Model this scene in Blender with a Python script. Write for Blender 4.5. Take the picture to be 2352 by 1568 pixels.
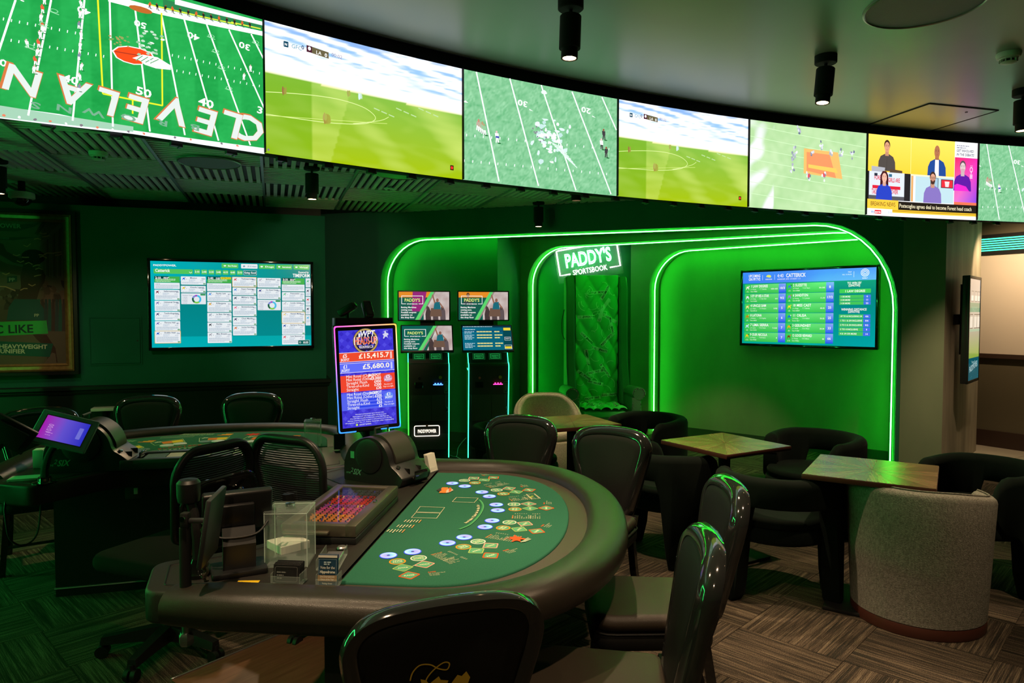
import bpy, bmesh, math, random
from mathutils import Vector, Matrix, noise
R = math.radians
random.seed(7)
scene = bpy.context.scene
for o in list(bpy.data.objects):
    bpy.data.objects.remove(o, do_unlink=True)
COL = scene.collection

# ------------------------------------------------------------------ camera
FPX, CX, CY, CAMH = 1600.0, 1176.0, 784.0, 1.6
PITCH = math.atan(64.0 / 1600.0)
cam_d = bpy.data.cameras.new('camera')
cam_d.sensor_width = 36.0
cam_d.lens = FPX / 2352.0 * 36.0
cam_d.clip_start = 0.05
cam = bpy.data.objects.new('camera', cam_d)
cam.location = (0, 0, CAMH)
cam.rotation_euler = (math.pi / 2 - PITCH, 0, 0)
COL.objects.link(cam)
scene.camera = cam

# ------------------------------------------------------------------ view, world
scene.view_settings.view_transform = 'Standard'
scene.view_settings.look = 'None'
scene.view_settings.gamma = 1.0
scene.view_settings.use_curve_mapping = False
scene.view_settings.exposure = 0.0
world = bpy.data.worlds.new('world')
scene.world = world
world.use_nodes = True
world.node_tree.nodes['Background'].inputs[0].default_value = (0.30, 0.34, 0.30, 1)
world.node_tree.nodes['Background'].inputs[1].default_value = 0.006

WARM = (1.0, 0.70, 0.42)
def spot(loc, aim, watts, size=70, blend=0.5, col=WARM, rad=0.03):
    l = bpy.data.lights.new('downlight_lamp', 'SPOT')
    l.energy = watts; l.color = col; l.spot_size = R(size); l.spot_blend = blend
    l.shadow_soft_size = rad
    o = bpy.data.objects.new('downlight_lamp', l)
    o.location = loc
    d = Vector(aim) - Vector(loc)
    o.rotation_euler = d.to_track_quat('-Z', 'Y').to_euler()
    COL.objects.link(o)
    return o

# ------------------------------------------------------------------ pixel rays
_c, _s = math.cos(PITCH), math.sin(PITCH)
def ray(px, py):
    a = (px - CX) / FPX; b = (CY - py) / FPX
    return Vector((a, _c + b * _s, -_s + b * _c))
def G(px, py, z=0.0):
    r = ray(px, py); t = (z - CAMH) / r.z
    return Vector((r.x * t, r.y * t, z))
def W(px, py, Y):
    r = ray(px, py); t = Y / r.y
    return Vector((r.x * t, Y, CAMH + r.z * t))
def on_plane(px, py, p, n):
    r = ray(px, py); o = Vector((0, 0, CAMH))
    t = (Vector(p) - o).dot(n) / r.dot(n)
    return o + r * t

# ------------------------------------------------------------------ colours and materials
def lin(c):
    return tuple(((v / 255.0) / 12.92 if v <= 10 else (((v / 255.0) + 0.055) / 1.055) ** 2.4) for v in c)
def S(r, g, b):
    return lin((r, g, b))
M = {}
def mat(name, col=(0.5, 0.5, 0.5), rough=0.5, metal=0.0, spec=0.5, coat=0.0, sheen=0.0, emit=None, estr=0.0,
        alpha=1.0, trans=0.0, ior=1.45, bump=None, var=None, attr=False, attr_emit=0.0):
    """bump=(scale,strength,kind) fine relief; var=(scale,col2,detail,stretch) colour grain"""
    m = bpy.data.materials.new(name); m.use_nodes = True
    nt = m.node_tree; b = nt.nodes['Principled BSDF']
    b.inputs['Base Color'].default_value = (*col, 1)
    b.inputs['Roughness'].default_value = rough
    b.inputs['Metallic'].default_value = metal
    b.inputs['Specular IOR Level'].default_value = spec
    b.inputs['Coat Weight'].default_value = coat
    b.inputs['Coat Roughness'].default_value = 0.05
    b.inputs['Sheen Weight'].default_value = sheen
    b.inputs['Transmission Weight'].default_value = trans
    b.inputs['IOR'].default_value = ior
    b.inputs['Alpha'].default_value = alpha
    if emit:
        b.inputs['Emission Color'].default_value = (*emit, 1)
        b.inputs['Emission Strength'].default_value = estr
    tc = None
    if bump or var:
        tc = nt.nodes.new('ShaderNodeTexCoord')
    if var:
        sc, c2, det, stretch = var
        mp = nt.nodes.new('ShaderNodeMapping'); mp.inputs['Scale'].default_value = stretch
        nt.links.new(tc.outputs['Object'], mp.inputs[0])
        n = nt.nodes.new('ShaderNodeTexNoise'); n.inputs['Scale'].default_value = sc; n.inputs['Detail'].default_value = det
        nt.links.new(mp.outputs[0], n.inputs['Vector'])
        rp = nt.nodes.new('ShaderNodeValToRGB')
        rp.color_ramp.elements[0].position = 0.3; rp.color_ramp.elements[1].position = 0.7
        rp.color_ramp.elements[0].color = (*col, 1); rp.color_ramp.elements[1].color = (*c2, 1)
        nt.links.new(n.outputs[0], rp.inputs[0]); nt.links.new(rp.outputs[0], b.inputs['Base Color'])
    if bump:
        sc, st, kind = bump
        if kind == 'v':
            n = nt.nodes.new('ShaderNodeTexVoronoi'); n.inputs['Scale'].default_value = sc
        else:
            n = nt.nodes.new('ShaderNodeTexNoise'); n.inputs['Scale'].default_value = sc; n.inputs['Detail'].default_value = 6
        if kind == 'w':
            mp2 = nt.nodes.new('ShaderNodeMapping'); mp2.inputs['Scale'].default_value = (1, 1, 0.35)
            nt.links.new(tc.outputs['Object'], mp2.inputs[0]); nt.links.new(mp2.outputs[0], n.inputs['Vector'])
            n.inputs['Distortion'].default_value = 1.5
        else:
            nt.links.new(tc.outputs['Object'], n.inputs['Vector'])
        bp = nt.nodes.new('ShaderNodeBump'); bp.inputs['Strength'].default_value = st; bp.inputs['Distance'].default_value = 0.004
        nt.links.new(n.outputs[0], bp.inputs['Height']); nt.links.new(bp.outputs[0], b.inputs['Normal'])
    if attr:
        at = nt.nodes.new('ShaderNodeAttribute'); at.attribute_name = 'Col'
        if attr_emit > 0:
            b.inputs['Base Color'].default_value = (0.004, 0.004, 0.004, 1)
            nt.links.new(at.outputs['Color'], b.inputs['Emission Color'])
            b.inputs['Emission Strength'].default_value = attr_emit
        else:
            nt.links.new(at.outputs['Color'], b.inputs['Base Color'])
    M[name] = m
    return m

mat('led_picture', rough=0.6, spec=0.2, attr=True, attr_emit=1.4)
mat('tv_picture', rough=0.12, spec=0.5, attr=True, attr_emit=1.0)
mat('glow_picture', rough=0.3, spec=0.3, attr=True, attr_emit=2.2)
mat('print', rough=0.6, spec=0.2, attr=True)
mat('felt_print', rough=0.95, spec=0.05, attr=True)
mat('green_paint', (0.009, 0.098, 0.058), 0.75, spec=0.12, bump=(7, 0.35, 'n'), var=(2.2, (0.012, 0.120, 0.070), 6, (1, 1, 1)))
mat('dado_paint', (0.004, 0.012, 0.008), 0.35, bump=(40, 0.1, 'n'))
mat('arch_plaster', (0.17, 0.21, 0.135), 0.6, spec=0.35, bump=(5, 0.45, 'w'), var=(1.6, (0.24, 0.28, 0.18), 8, (1, 1, 0.4)))
mat('teal_plaster', (0.020, 0.15, 0.085), 0.65, spec=0.2, bump=(6, 0.4, 'w'), var=(1.6, (0.036, 0.185, 0.11), 8, (1, 1, 0.5)))
mat('skirting', (0.03, 0.05, 0.03), 0.5)
mat('pillar_plaster', (0.22, 0.20, 0.15), 0.65, spec=0.3, bump=(6, 0.5, 'w'), var=(2.5, (0.46, 0.41, 0.31), 9, (1.5, 1.5, 0.3)))
mat('ceiling_paint', (0.27, 0.32, 0.27), 0.36, spec=1.0, bump=(3, 0.12, 'n'), var=(1.1, (0.31, 0.37, 0.31), 5, (1, 1, 1)))
mat('ceiling_dark', (0.02, 0.022, 0.02), 0.6)
mat('black', (0.006, 0.006, 0.006), 0.45)
mat('black_matte', (0.008, 0.008, 0.008), 0.8, spec=0.3)
mat('black_plastic', (0.012, 0.012, 0.013), 0.38, bump=(300, 0.08, 'n'))
mat('black_gloss', (0.006, 0.006, 0.006), 0.08, spec=0.6, coat=0.6)
mat('dark_grey', (0.035, 0.035, 0.037), 0.4)
mat('leather', (0.007, 0.007, 0.007), 0.48, spec=0.28, bump=(700, 0.2, 'v'))
mat('leather_brown', (0.030, 0.022, 0.016), 0.45, spec=0.4, bump=(700, 0.2, 'v'))
mat('chrome', (0.55, 0.55, 0.55), 0.12, metal=1.0)
mat('black_chrome', (0.09, 0.09, 0.095), 0.09, metal=0.85, coat=0.5)
mat('steel', (0.42, 0.42, 0.42), 0.35, metal=0.9)
mat('bronze_metal', (0.17, 0.145, 0.11), 0.34, metal=0.75)
mat('white_plastic', (0.62, 0.62, 0.58), 0.45)
mat('slat_wood', (0.60, 0.59, 0.54), 0.65, var=(6, (0.70, 0.69, 0.63), 5, (1, 1, 1)))
mat('slat_edge', (0.30, 0.33, 0.34), 0.4, metal=0.6)
mat('gold_frame', (0.34, 0.22, 0.08), 0.38, metal=0.55, var=(30, (0.24, 0.15, 0.05), 4, (1, 1, 1)))
mat('neon_green', (0.02, 0.3, 0.03), 0.5, emit=(0.028, 1.0, 0.040), estr=38)
mat('neon_added', (0.02, 0.3, 0.05), 0.5, emit=(0.03, 1.0, 0.16), estr=55)
mat('neon_mint', (0.02, 0.3, 0.15), 0.5, emit=(0.04, 1.0, 0.42), estr=3.2)
mat('neon_lime', (0.02, 0.3, 0.03), 0.5, emit=(0.05, 1.0, 0.05), estr=3.0)
mat('neon_white', (0.8, 0.8, 0.8), 0.5, emit=(1.0, 0.97, 0.92), estr=3.2)
mat('neon_letter', (0.5, 0.8, 0.8), 0.5, emit=(0.45, 1.0, 0.80), estr=4)
mat('kiosk_white', (0.8, 0.8, 0.8), 0.5, emit=(1.0, 0.86, 0.72), estr=1.7)
mat('lamp_glow', (1, 1, 1), 0.5, emit=(1.0, 0.62, 0.30), estr=28)
mat('velvet', (0.0028, 0.0062, 0.0046), 0.85, spec=0.12, sheen=0.02, var=(9, (0.0045, 0.0095, 0.0070), 4, (1, 1, 1)))
mat('boucle', (0.40, 0.33, 0.27), 0.95, spec=0.1, bump=(130, 0.8, 'n'), var=(90, (0.58, 0.49, 0.41), 3, (1, 1, 1)))
mat('grey_linen', (0.17, 0.165, 0.14), 0.95, spec=0.1, bump=(170, 0.8, 'n'), var=(120, (0.30, 0.29, 0.25), 3, (1, 1, 0.5)))
mat('throne_leather', (0.06, 0.17, 0.09), 0.42, spec=0.45, bump=(200, 0.25, 'v'))
mat('throne_fabric', (0.10, 0.68, 0.20), 0.8, sheen=0.2)
mat('throne_ribbon', (0.55, 0.85, 0.60), 0.8)
mat('plinth_wood', (0.07, 0.022, 0.015), 0.4)
mat('floor_wood', (0.085, 0.038, 0.020), 0.4, var=(5, (0.13, 0.062, 0.034), 7, (1, 14, 1)))
mat('acrylic', (0.75, 0.90, 0.84), 0.04, alpha=0.09, spec=0.9)
mat('glass_lid', (0.02, 0.02, 0.02), 0.03, alpha=0.18, spec=1.0)
mat('acrylic_edge', (0.8, 0.95, 0.9), 0.1, alpha=0.45, spec=0.9)
mat('paper', (0.72, 0.70, 0.62), 0.8)
mat('yellow_card', (0.85, 0.52, 0.01), 0.6)
mat('tile_stone', (0.30, 0.27, 0.21), 0.4, var=(3, (0.37, 0.33, 0.26), 6, (1, 1, 1)))
mat('cream_panel', (0.62, 0.55, 0.46), 0.6)
mat('brown_wall', (0.10, 0.085, 0.05), 0.6, bump=(8, 0.2, 'n'))
mat('brown_base', (0.035, 0.018, 0.012), 0.5)
mat('kiosk_panel', (0.040, 0.042, 0.042), 0.5)
mat('kiosk_body', (0.022, 0.023, 0.023), 0.5)
mat('mesh_net', (0.012, 0.012, 0.012), 0.6)
mat('gold_print', (0.45, 0.30, 0.04), 0.45, metal=0.3)

def carpet_mat(name, k):
    m = bpy.data.materials.new(name); m.use_nodes = True
    nt = m.node_tree; b = nt.nodes['Principled BSDF']
    b.inputs['Roughness'].default_value = 1.0; b.inputs['Specular IOR Level'].default_value = 0.05
    tc = nt.nodes.new('ShaderNodeTexCoord'); oi = nt.nodes.new('ShaderNodeObjectInfo')
    ad = nt.nodes.new('ShaderNodeVectorMath'); ad.operation = 'ADD'
    cb = nt.nodes.new('ShaderNodeCombineXYZ')
    ml = nt.nodes.new('ShaderNodeMath'); ml.operation = 'MULTIPLY'; ml.inputs[1].default_value = 37.0
    nt.links.new(oi.outputs['Random'], ml.inputs[0]); nt.links.new(ml.outputs[0], cb.inputs[0]); nt.links.new(ml.outputs[0], cb.inputs[1])
    nt.links.new(tc.outputs['Object'], ad.inputs[0]); nt.links.new(cb.outputs[0], ad.inputs[1])
    def nz(scale, det, rough):
        mp = nt.nodes.new('ShaderNodeMapping'); mp.inputs['Scale'].default_value = scale
        nt.links.new(ad.outputs[0], mp.inputs[0])
        n = nt.nodes.new('ShaderNodeTexNoise'); n.inputs['Scale'].default_value = 1.0
        n.inputs['Detail'].default_value = det; n.inputs['Roughness'].default_value = rough
        nt.links.new(mp.outputs[0], n.inputs['Vector']); return n
    n1 = nz((5, 330, 1), 3, 0.75)         # thin threads along x
    n2 = nz((1.5, 62, 1), 2, 0.6)        # wider bands
    n3 = nz((260, 260, 1), 1, 0.5)       # pile
    def mix(a, bb, f):
        x = nt.nodes.new('ShaderNodeMix'); x.data_type = 'FLOAT'; x.inputs[0].default_value = f
        nt.links.new(a, x.inputs[2]); nt.links.new(bb, x.inputs[3]); return x.outputs[0]
    v = mix(mix(n1.outputs[0], n2.outputs[0], 0.45), n3.outputs[0], 0.25)
    rp = nt.nodes.new('ShaderNodeValToRGB')
    e = rp.color_ramp.elements
    e[0].position = 0.43; e[0].color = (0.018 * k, 0.020 * k, 0.017 * k, 1)
    e[1].position = 0.63; e[1].color = (0.22 * k, 0.175 * k, 0.12 * k, 1)
    mid = e.new(0.50); mid.color = (0.055 * k, 0.041 * k, 0.031 * k, 1)
    nt.links.new(v, rp.inputs[0]); nt.links.new(rp.outputs[0], b.inputs['Base Color'])
    bp = nt.nodes.new('ShaderNodeBump'); bp.inputs['Strength'].default_value = 0.5; bp.inputs['Distance'].default_value = 0.003
    nt.links.new(v, bp.inputs['Height']); nt.links.new(bp.outputs[0], b.inputs['Normal'])
    M[name] = m
carpet_mat('carpet', 0.95); carpet_mat('carpet_dark', 0.6)

def wood_mat(name, c1, c2, rough=0.35):
    m = bpy.data.materials.new(name); m.use_nodes = True
    nt = m.node_tree; b = nt.nodes['Principled BSDF']; b.inputs['Roughness'].default_value = rough
    at = nt.nodes.new('ShaderNodeUVMap')
    mp = nt.nodes.new('ShaderNodeMapping'); mp.inputs['Scale'].default_value = (4, 90, 1)
    nt.links.new(at.outputs[0], mp.inputs[0])
    n = nt.nodes.new('ShaderNodeTexNoise'); n.inputs['Scale'].default_value = 1; n.inputs['Detail'].default_value = 4
    nt.links.new(mp.outputs[0], n.inputs['Vector'])
    rp = nt.nodes.new('ShaderNodeValToRGB'); rp.color_ramp.elements[0].position = 0.35; rp.color_ramp.elements[1].position = 0.68
    rp.color_ramp.elements[0].color = (*c1, 1); rp.color_ramp.elements[1].color = (*c2, 1)
    nt.links.new(n.outputs[0], rp.inputs[0]); nt.links.new(rp.outputs[0], b.inputs['Base Color'])
    M[name] = m
wood_mat('veneer', (0.11, 0.060, 0.029), (0.20, 0.115, 0.058), 0.27)
wood_mat('veneer_light', (0.15, 0.086, 0.042), (0.25, 0.15, 0.076), 0.27)
wood_mat('veneer_edge', (0.14, 0.075, 0.04), (0.20, 0.11, 0.06))

# ------------------------------------------------------------------ mesh building
def finish(o, label=None, cat=None, group=None, kind=None):
    if label: o['label'] = label
    if cat: o['category'] = cat
    if group: o['group'] = group
    if kind: o['kind'] = kind
    return o
def thing(name, label, cat, loc=(0, 0, 0), rz=0.0, group=None):
    o = bpy.data.objects.new(name, None); o.empty_display_size = 0.1
    o.location = loc; o.rotation_euler = (0, 0, rz); COL.objects.link(o)
    return finish(o, label, cat, group)
def copy_tree(o, parent=None):
    c = o.copy(); COL.objects.link(c)
    if parent is not None: c.parent = parent
    for ch in list(o.children): copy_tree(ch, c)
    return c

_rb = {}
def rbox_geo(sx, sy, sz, r, seg):
    k = (round(sx, 5), round(sy, 5), round(sz, 5), round(r, 5), seg)
    if k not in _rb:
        bm = bmesh.new(); bmesh.ops.create_cube(bm, size=1.0)
        for v in bm.verts: v.co = Vector((v.co.x * sx, v.co.y * sy, v.co.z * sz))
        bmesh.ops.bevel(bm, geom=list(bm.edges), offset=min(r, 0.49 * min(sx, sy, sz)), segments=seg, profile=0.5, affect='EDGES')
        bm.verts.ensure_lookup_table()
        for i, v in enumerate(bm.verts): v.index = i
        _rb[k] = ([v.co.copy() for v in bm.verts], [[v.index for v in f.verts] for f in bm.faces]); bm.free()
    return _rb[k]

class MB:
    def __init__(s): s.v = []; s.f = []; s.uv = None
    def add(s, vs, fs, X=None):
        n = len(s.v)
        s.v += [(X @ Vector(v)) if X is not None else Vector(v) for v in vs]
        s.f += [[i + n for i in f] for f in fs]
        return s
    def box(s, c, d, X=None, rz=0.0):
        x, y, z = d[0] / 2, d[1] / 2, d[2] / 2
        vs = [Vector((a, b, e)) for e in (-z, z) for a, b in ((-x, -y), (x, -y), (x, y), (-x, y))]
        T = Matrix.Translation(c) @ Matrix.Rotation(rz, 4, 'Z')
        if X is not None: T = X @ T
        return s.add(vs, [[3, 2, 1, 0], [4, 5, 6, 7], [0, 1, 5, 4], [1, 2, 6, 5], [2, 3, 7, 6], [3, 0, 4, 7]], T)
    def rbox(s, c, d, r=0.01, seg=2, X=None, rot=None):
        vs, fs = rbox_geo(d[0], d[1], d[2], r, seg)
        T = Matrix.Translation(c)
        if rot is not None: T = T @ rot
        if X is not None: T = X @ T
        return s.add(vs, fs, T)
    def lathe(s, prof, n=20, X=None, sx=1.0, sy=1.0):
        vs = []; fs = []
        for r, z in prof:
            for i in range(n):
                a = 2 * math.pi * i / n; vs.append((r * sx * math.cos(a), r * sy * math.sin(a), z))
        for j in range(len(prof) - 1):
            for i in range(n):
                k = (i + 1) % n
                fs.append([j * n + i, j * n + k, (j + 1) * n + k, (j + 1) * n + i])
        if prof[0][0] > 1e-6: fs.append(list(range(n))[::-1])
        if prof[-1][0] > 1e-6: fs.append([(len(prof) - 1) * n + i for i in range(n)])
        return s.add(vs, fs, X)
    def cyl(s, p0, p1, r, r2=None, n=14, X=None):
        p0, p1 = Vector(p0), Vector(p1); d = p1 - p0
        T = Matrix.Translation(p0) @ d.to_track_quat('Z', 'Y').to_matrix().to_4x4()
        if X is not None: T = X @ T
        return s.lathe([(r, 0), (r if r2 is None else r2, d.length)], n, T)
    def tube(s, path, r, n=8, closed=False, X=None, flat=1.0):
        P = [Vector(p) for p in path]; m = len(P); vs = []; fs = []
        up = None
        for i in range(m):
            if closed: t = P[(i + 1) % m] - P[i - 1]
            else: t = P[min(i + 1, m - 1)] - P[max(i - 1, 0)]
            t.normalize()
            if up is None: up = t.orthogonal().normalized()
            up = (up - t * up.dot(t))
            up = up.normalized() if up.length > 1e-6 else t.orthogonal().normalized()
            b = t.cross(up); rr = r[i] if isinstance(r, (list, tuple)) else r
            for k in range(n):
                a = 2 * math.pi * k / n
                vs.append(P[i] + up * rr * math.cos(a) + b * rr * flat * math.sin(a))
        for i in range(m if closed else m - 1):
            j = (i + 1) % m
            for k in range(n):
                l = (k + 1) % n
                fs.append([i * n + k, i * n + l, j * n + l, j * n + k])
        if not closed:
            fs.append(list(range(n))[::-1]); fs.append([(m - 1) * n + k for k in range(n)])
        return s.add(vs, fs, X)
    def prism(s, poly, z0, z1, X=None):
        n = len(poly)
        vs = [(p[0], p[1], z0) for p in poly] + [(p[0], p[1], z1) for p in poly]
        fs = [list(range(n))[::-1], [n + i for i in range(n)]]
        for i in range(n):
            j = (i + 1) % n; fs.append([i, j, n + j, n + i])
        return s.add(vs, fs, X)
    def slab(s, poly, z0, z1, r=0.01, seg=3, X=None, bottom=True):
        """prism with rounded top (and bottom) edges; poly CCW"""
        prof = []
        if bottom:
            for k in range(seg + 1):
                a = math.pi / 2 * k / seg; prof.append((r * (1 - math.sin(a)), z0 + r * (1 - math.cos(a))))
        else: prof.append((0, z0))
        for k in range(seg + 1):
            a = math.pi / 2 * k / seg; prof.append((r * (1 - math.cos(a)), z1 - r * (1 - math.sin(a))))
        n = len(poly); vs = []; fs = []
        for off, z in prof:
            q = offset_poly(poly, -off); vs += [(p[0], p[1], z) for p in q]
        for j in range(len(prof) - 1):
            for i in range(n):
                k = (i + 1) % n; fs.append([j * n + i, j * n + k, (j + 1) * n + k, (j + 1) * n + i])
        fs.append(list(range(n))[::-1]); fs.append([(len(prof) - 1) * n + i for i in range(n)])
        return s.add(vs, fs, X)
    def loft(s, secs, closed=False, ring=True, caps=True, X=None):
        n = len(secs[0]); m = len(secs); vs = [v for sec in secs for v in sec]; fs = []
        for i in range(m if closed else m - 1):
            j = (i + 1) % m
            for k in range(n if ring else n - 1):
                l = (k + 1) % n; fs.append([i * n + k, i * n + l, j * n + l, j * n + k])
        if caps and not closed and ring:
            fs.append(list(range(n))[::-1]); fs.append([(m - 1) * n + k for k in range(n)])
        return s.add(vs, fs, X)
    def mesh(s, name, sharp=35):
        me = bpy.data.meshes.new(name); me.from_pydata([tuple(v) for v in s.v], [], s.f); me.update()
        bm = bmesh.new(); bm.from_mesh(me); bmesh.ops.recalc_face_normals(bm, faces=bm.faces); bm.to_mesh(me); bm.free()
        if sharp:
            me.shade_smooth(); me.set_sharp_from_angle(angle=R(sharp))
        return me
    def build(s, name, m, parent=None, label=None, cat=None, group=None, kind=None, sharp=35):
        me = s.mesh(name, sharp); me.materials.append(M[m])
        o = bpy.data.objects.new(name, me); COL.objects.link(o)
        if parent is not None: o.parent = parent
        return finish(o, label, cat, group, kind)

def offset_poly(poly, d):
    """move a CCW polygon outwards by d"""
    if abs(d) < 1e-9: return [Vector((p[0], p[1])) for p in poly]
    n = len(poly); out = []
    for i in range(n):
        a = Vector((poly[i - 1][0], poly[i - 1][1])); b = Vector((poly[i][0], poly[i][1])); c = Vector((poly[(i + 1) % n][0], poly[(i + 1) % n][1]))
        e1 = (b - a); e2 = (c - b)
        e1 = e1.normalized() if e1.length > 1e-9 else e2.normalized(); e2 = e2.normalized() if e2.length > 1e-9 else e1
        n1 = Vector((e1.y, -e1.x)); n2 = Vector((e2.y, -e2.x)); h = (n1 + n2)
        h = h.normalized() if h.length > 1e-6 else n1
        out.append(b + h * (d / max(0.35, h.dot(n1))))
    return out
def round_poly(pts, r, seg=5):
    """round the corners of a polygon; r a number or one per corner"""
    n = len(pts); out = []
    for i in range(n):
        p = Vector((pts[i][0], pts[i][1])); a = Vector((pts[i - 1][0], pts[i - 1][1])) - p; b = Vector((pts[(i + 1) % n][0], pts[(i + 1) % n][1])) - p
        rr = r[i] if isinstance(r, (list, tuple)) else r
        rr = min(rr, a.length * 0.49, b.length * 0.49)
        if rr < 1e-5: out.append(p); continue
        A = p + a.normalized() * rr; B = p + b.normalized() * rr
        for k in range(seg + 1):
            t = k / seg; out.append(A * (1 - t) ** 2 + p * 2 * t * (1 - t) + B * t * t)
    return out
def rect(x0, y0, x1, y1): return [(x0, y0), (x1, y0), (x1, y1), (x0, y1)]
def ell(cx, cy, rx, ry, n=24): return [(cx + rx * math.cos(2 * math.pi * i / n), cy + ry * math.sin(2 * math.pi * i / n)) for i in range(n)]
def catmull(P, n=6, closed=False):
    P = [Vector(p) for p in P]; out = []; m = len(P)
    for i in range(m if closed else m - 1):
        a = P[(i - 1) % m] if (closed or i > 0) else P[0]
        b = P[i]; c = P[(i + 1) % m]; d = P[(i + 2) % m] if (closed or i + 2 < m) else P[-1]
        for k in range(n):
            t = k / n
            out.append(0.5 * ((2 * b) + (c - a) * t + (2 * a - 5 * b + 4 * c - d) * t * t + (3 * b - a - 3 * c + d) * t ** 3))
    if not closed: out.append(P[-1])
    return out

# ------------------------------------------------------------------ lettering (built-in font) and flat pictures
_gl = {}
def glyph(ch, bold):
    k = (ch, bold)
    if k in _gl: return _gl[k]
    def mk(body):
        cu = bpy.data.curves.new('lettering', 'FONT'); cu.body = body; cu.size = 1.0; cu.resolution_u = 2
        cu.offset = 0.022 if bold else 0.0; cu.fill_mode = 'BOTH'
        o = bpy.data.objects.new('lettering', cu); me = o.to_mesh()
        vs = [tuple(v.co)[:2] for v in me.vertices]; fs = [list(p.vertices) for p in me.polygons]
        o.to_mesh_clear(); bpy.data.objects.remove(o); bpy.data.curves.remove(cu)
        return vs, fs
    if ch == ' ': _gl[k] = ([], [], 0.30); return _gl[k]
    vs, fs = mk(ch); v2, _ = mk(ch + ch)
    adv = (max(v[0] for v in v2) - max(v[0] for v in vs)) if vs else 0.5
    _gl[k] = (vs, fs, adv)
    return _gl[k]
def text_geo(s, bold=False, track=0.0):
    vs = []; fs = []; x = 0.0
    for ch in s:
        a, b, adv = glyph(ch, bold); n = len(vs)
        vs += [(p[0] + x, p[1]) for p in a]; fs += [[i + n for i in f] for f in b]; x += adv + track
    return vs, fs, x - track

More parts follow.
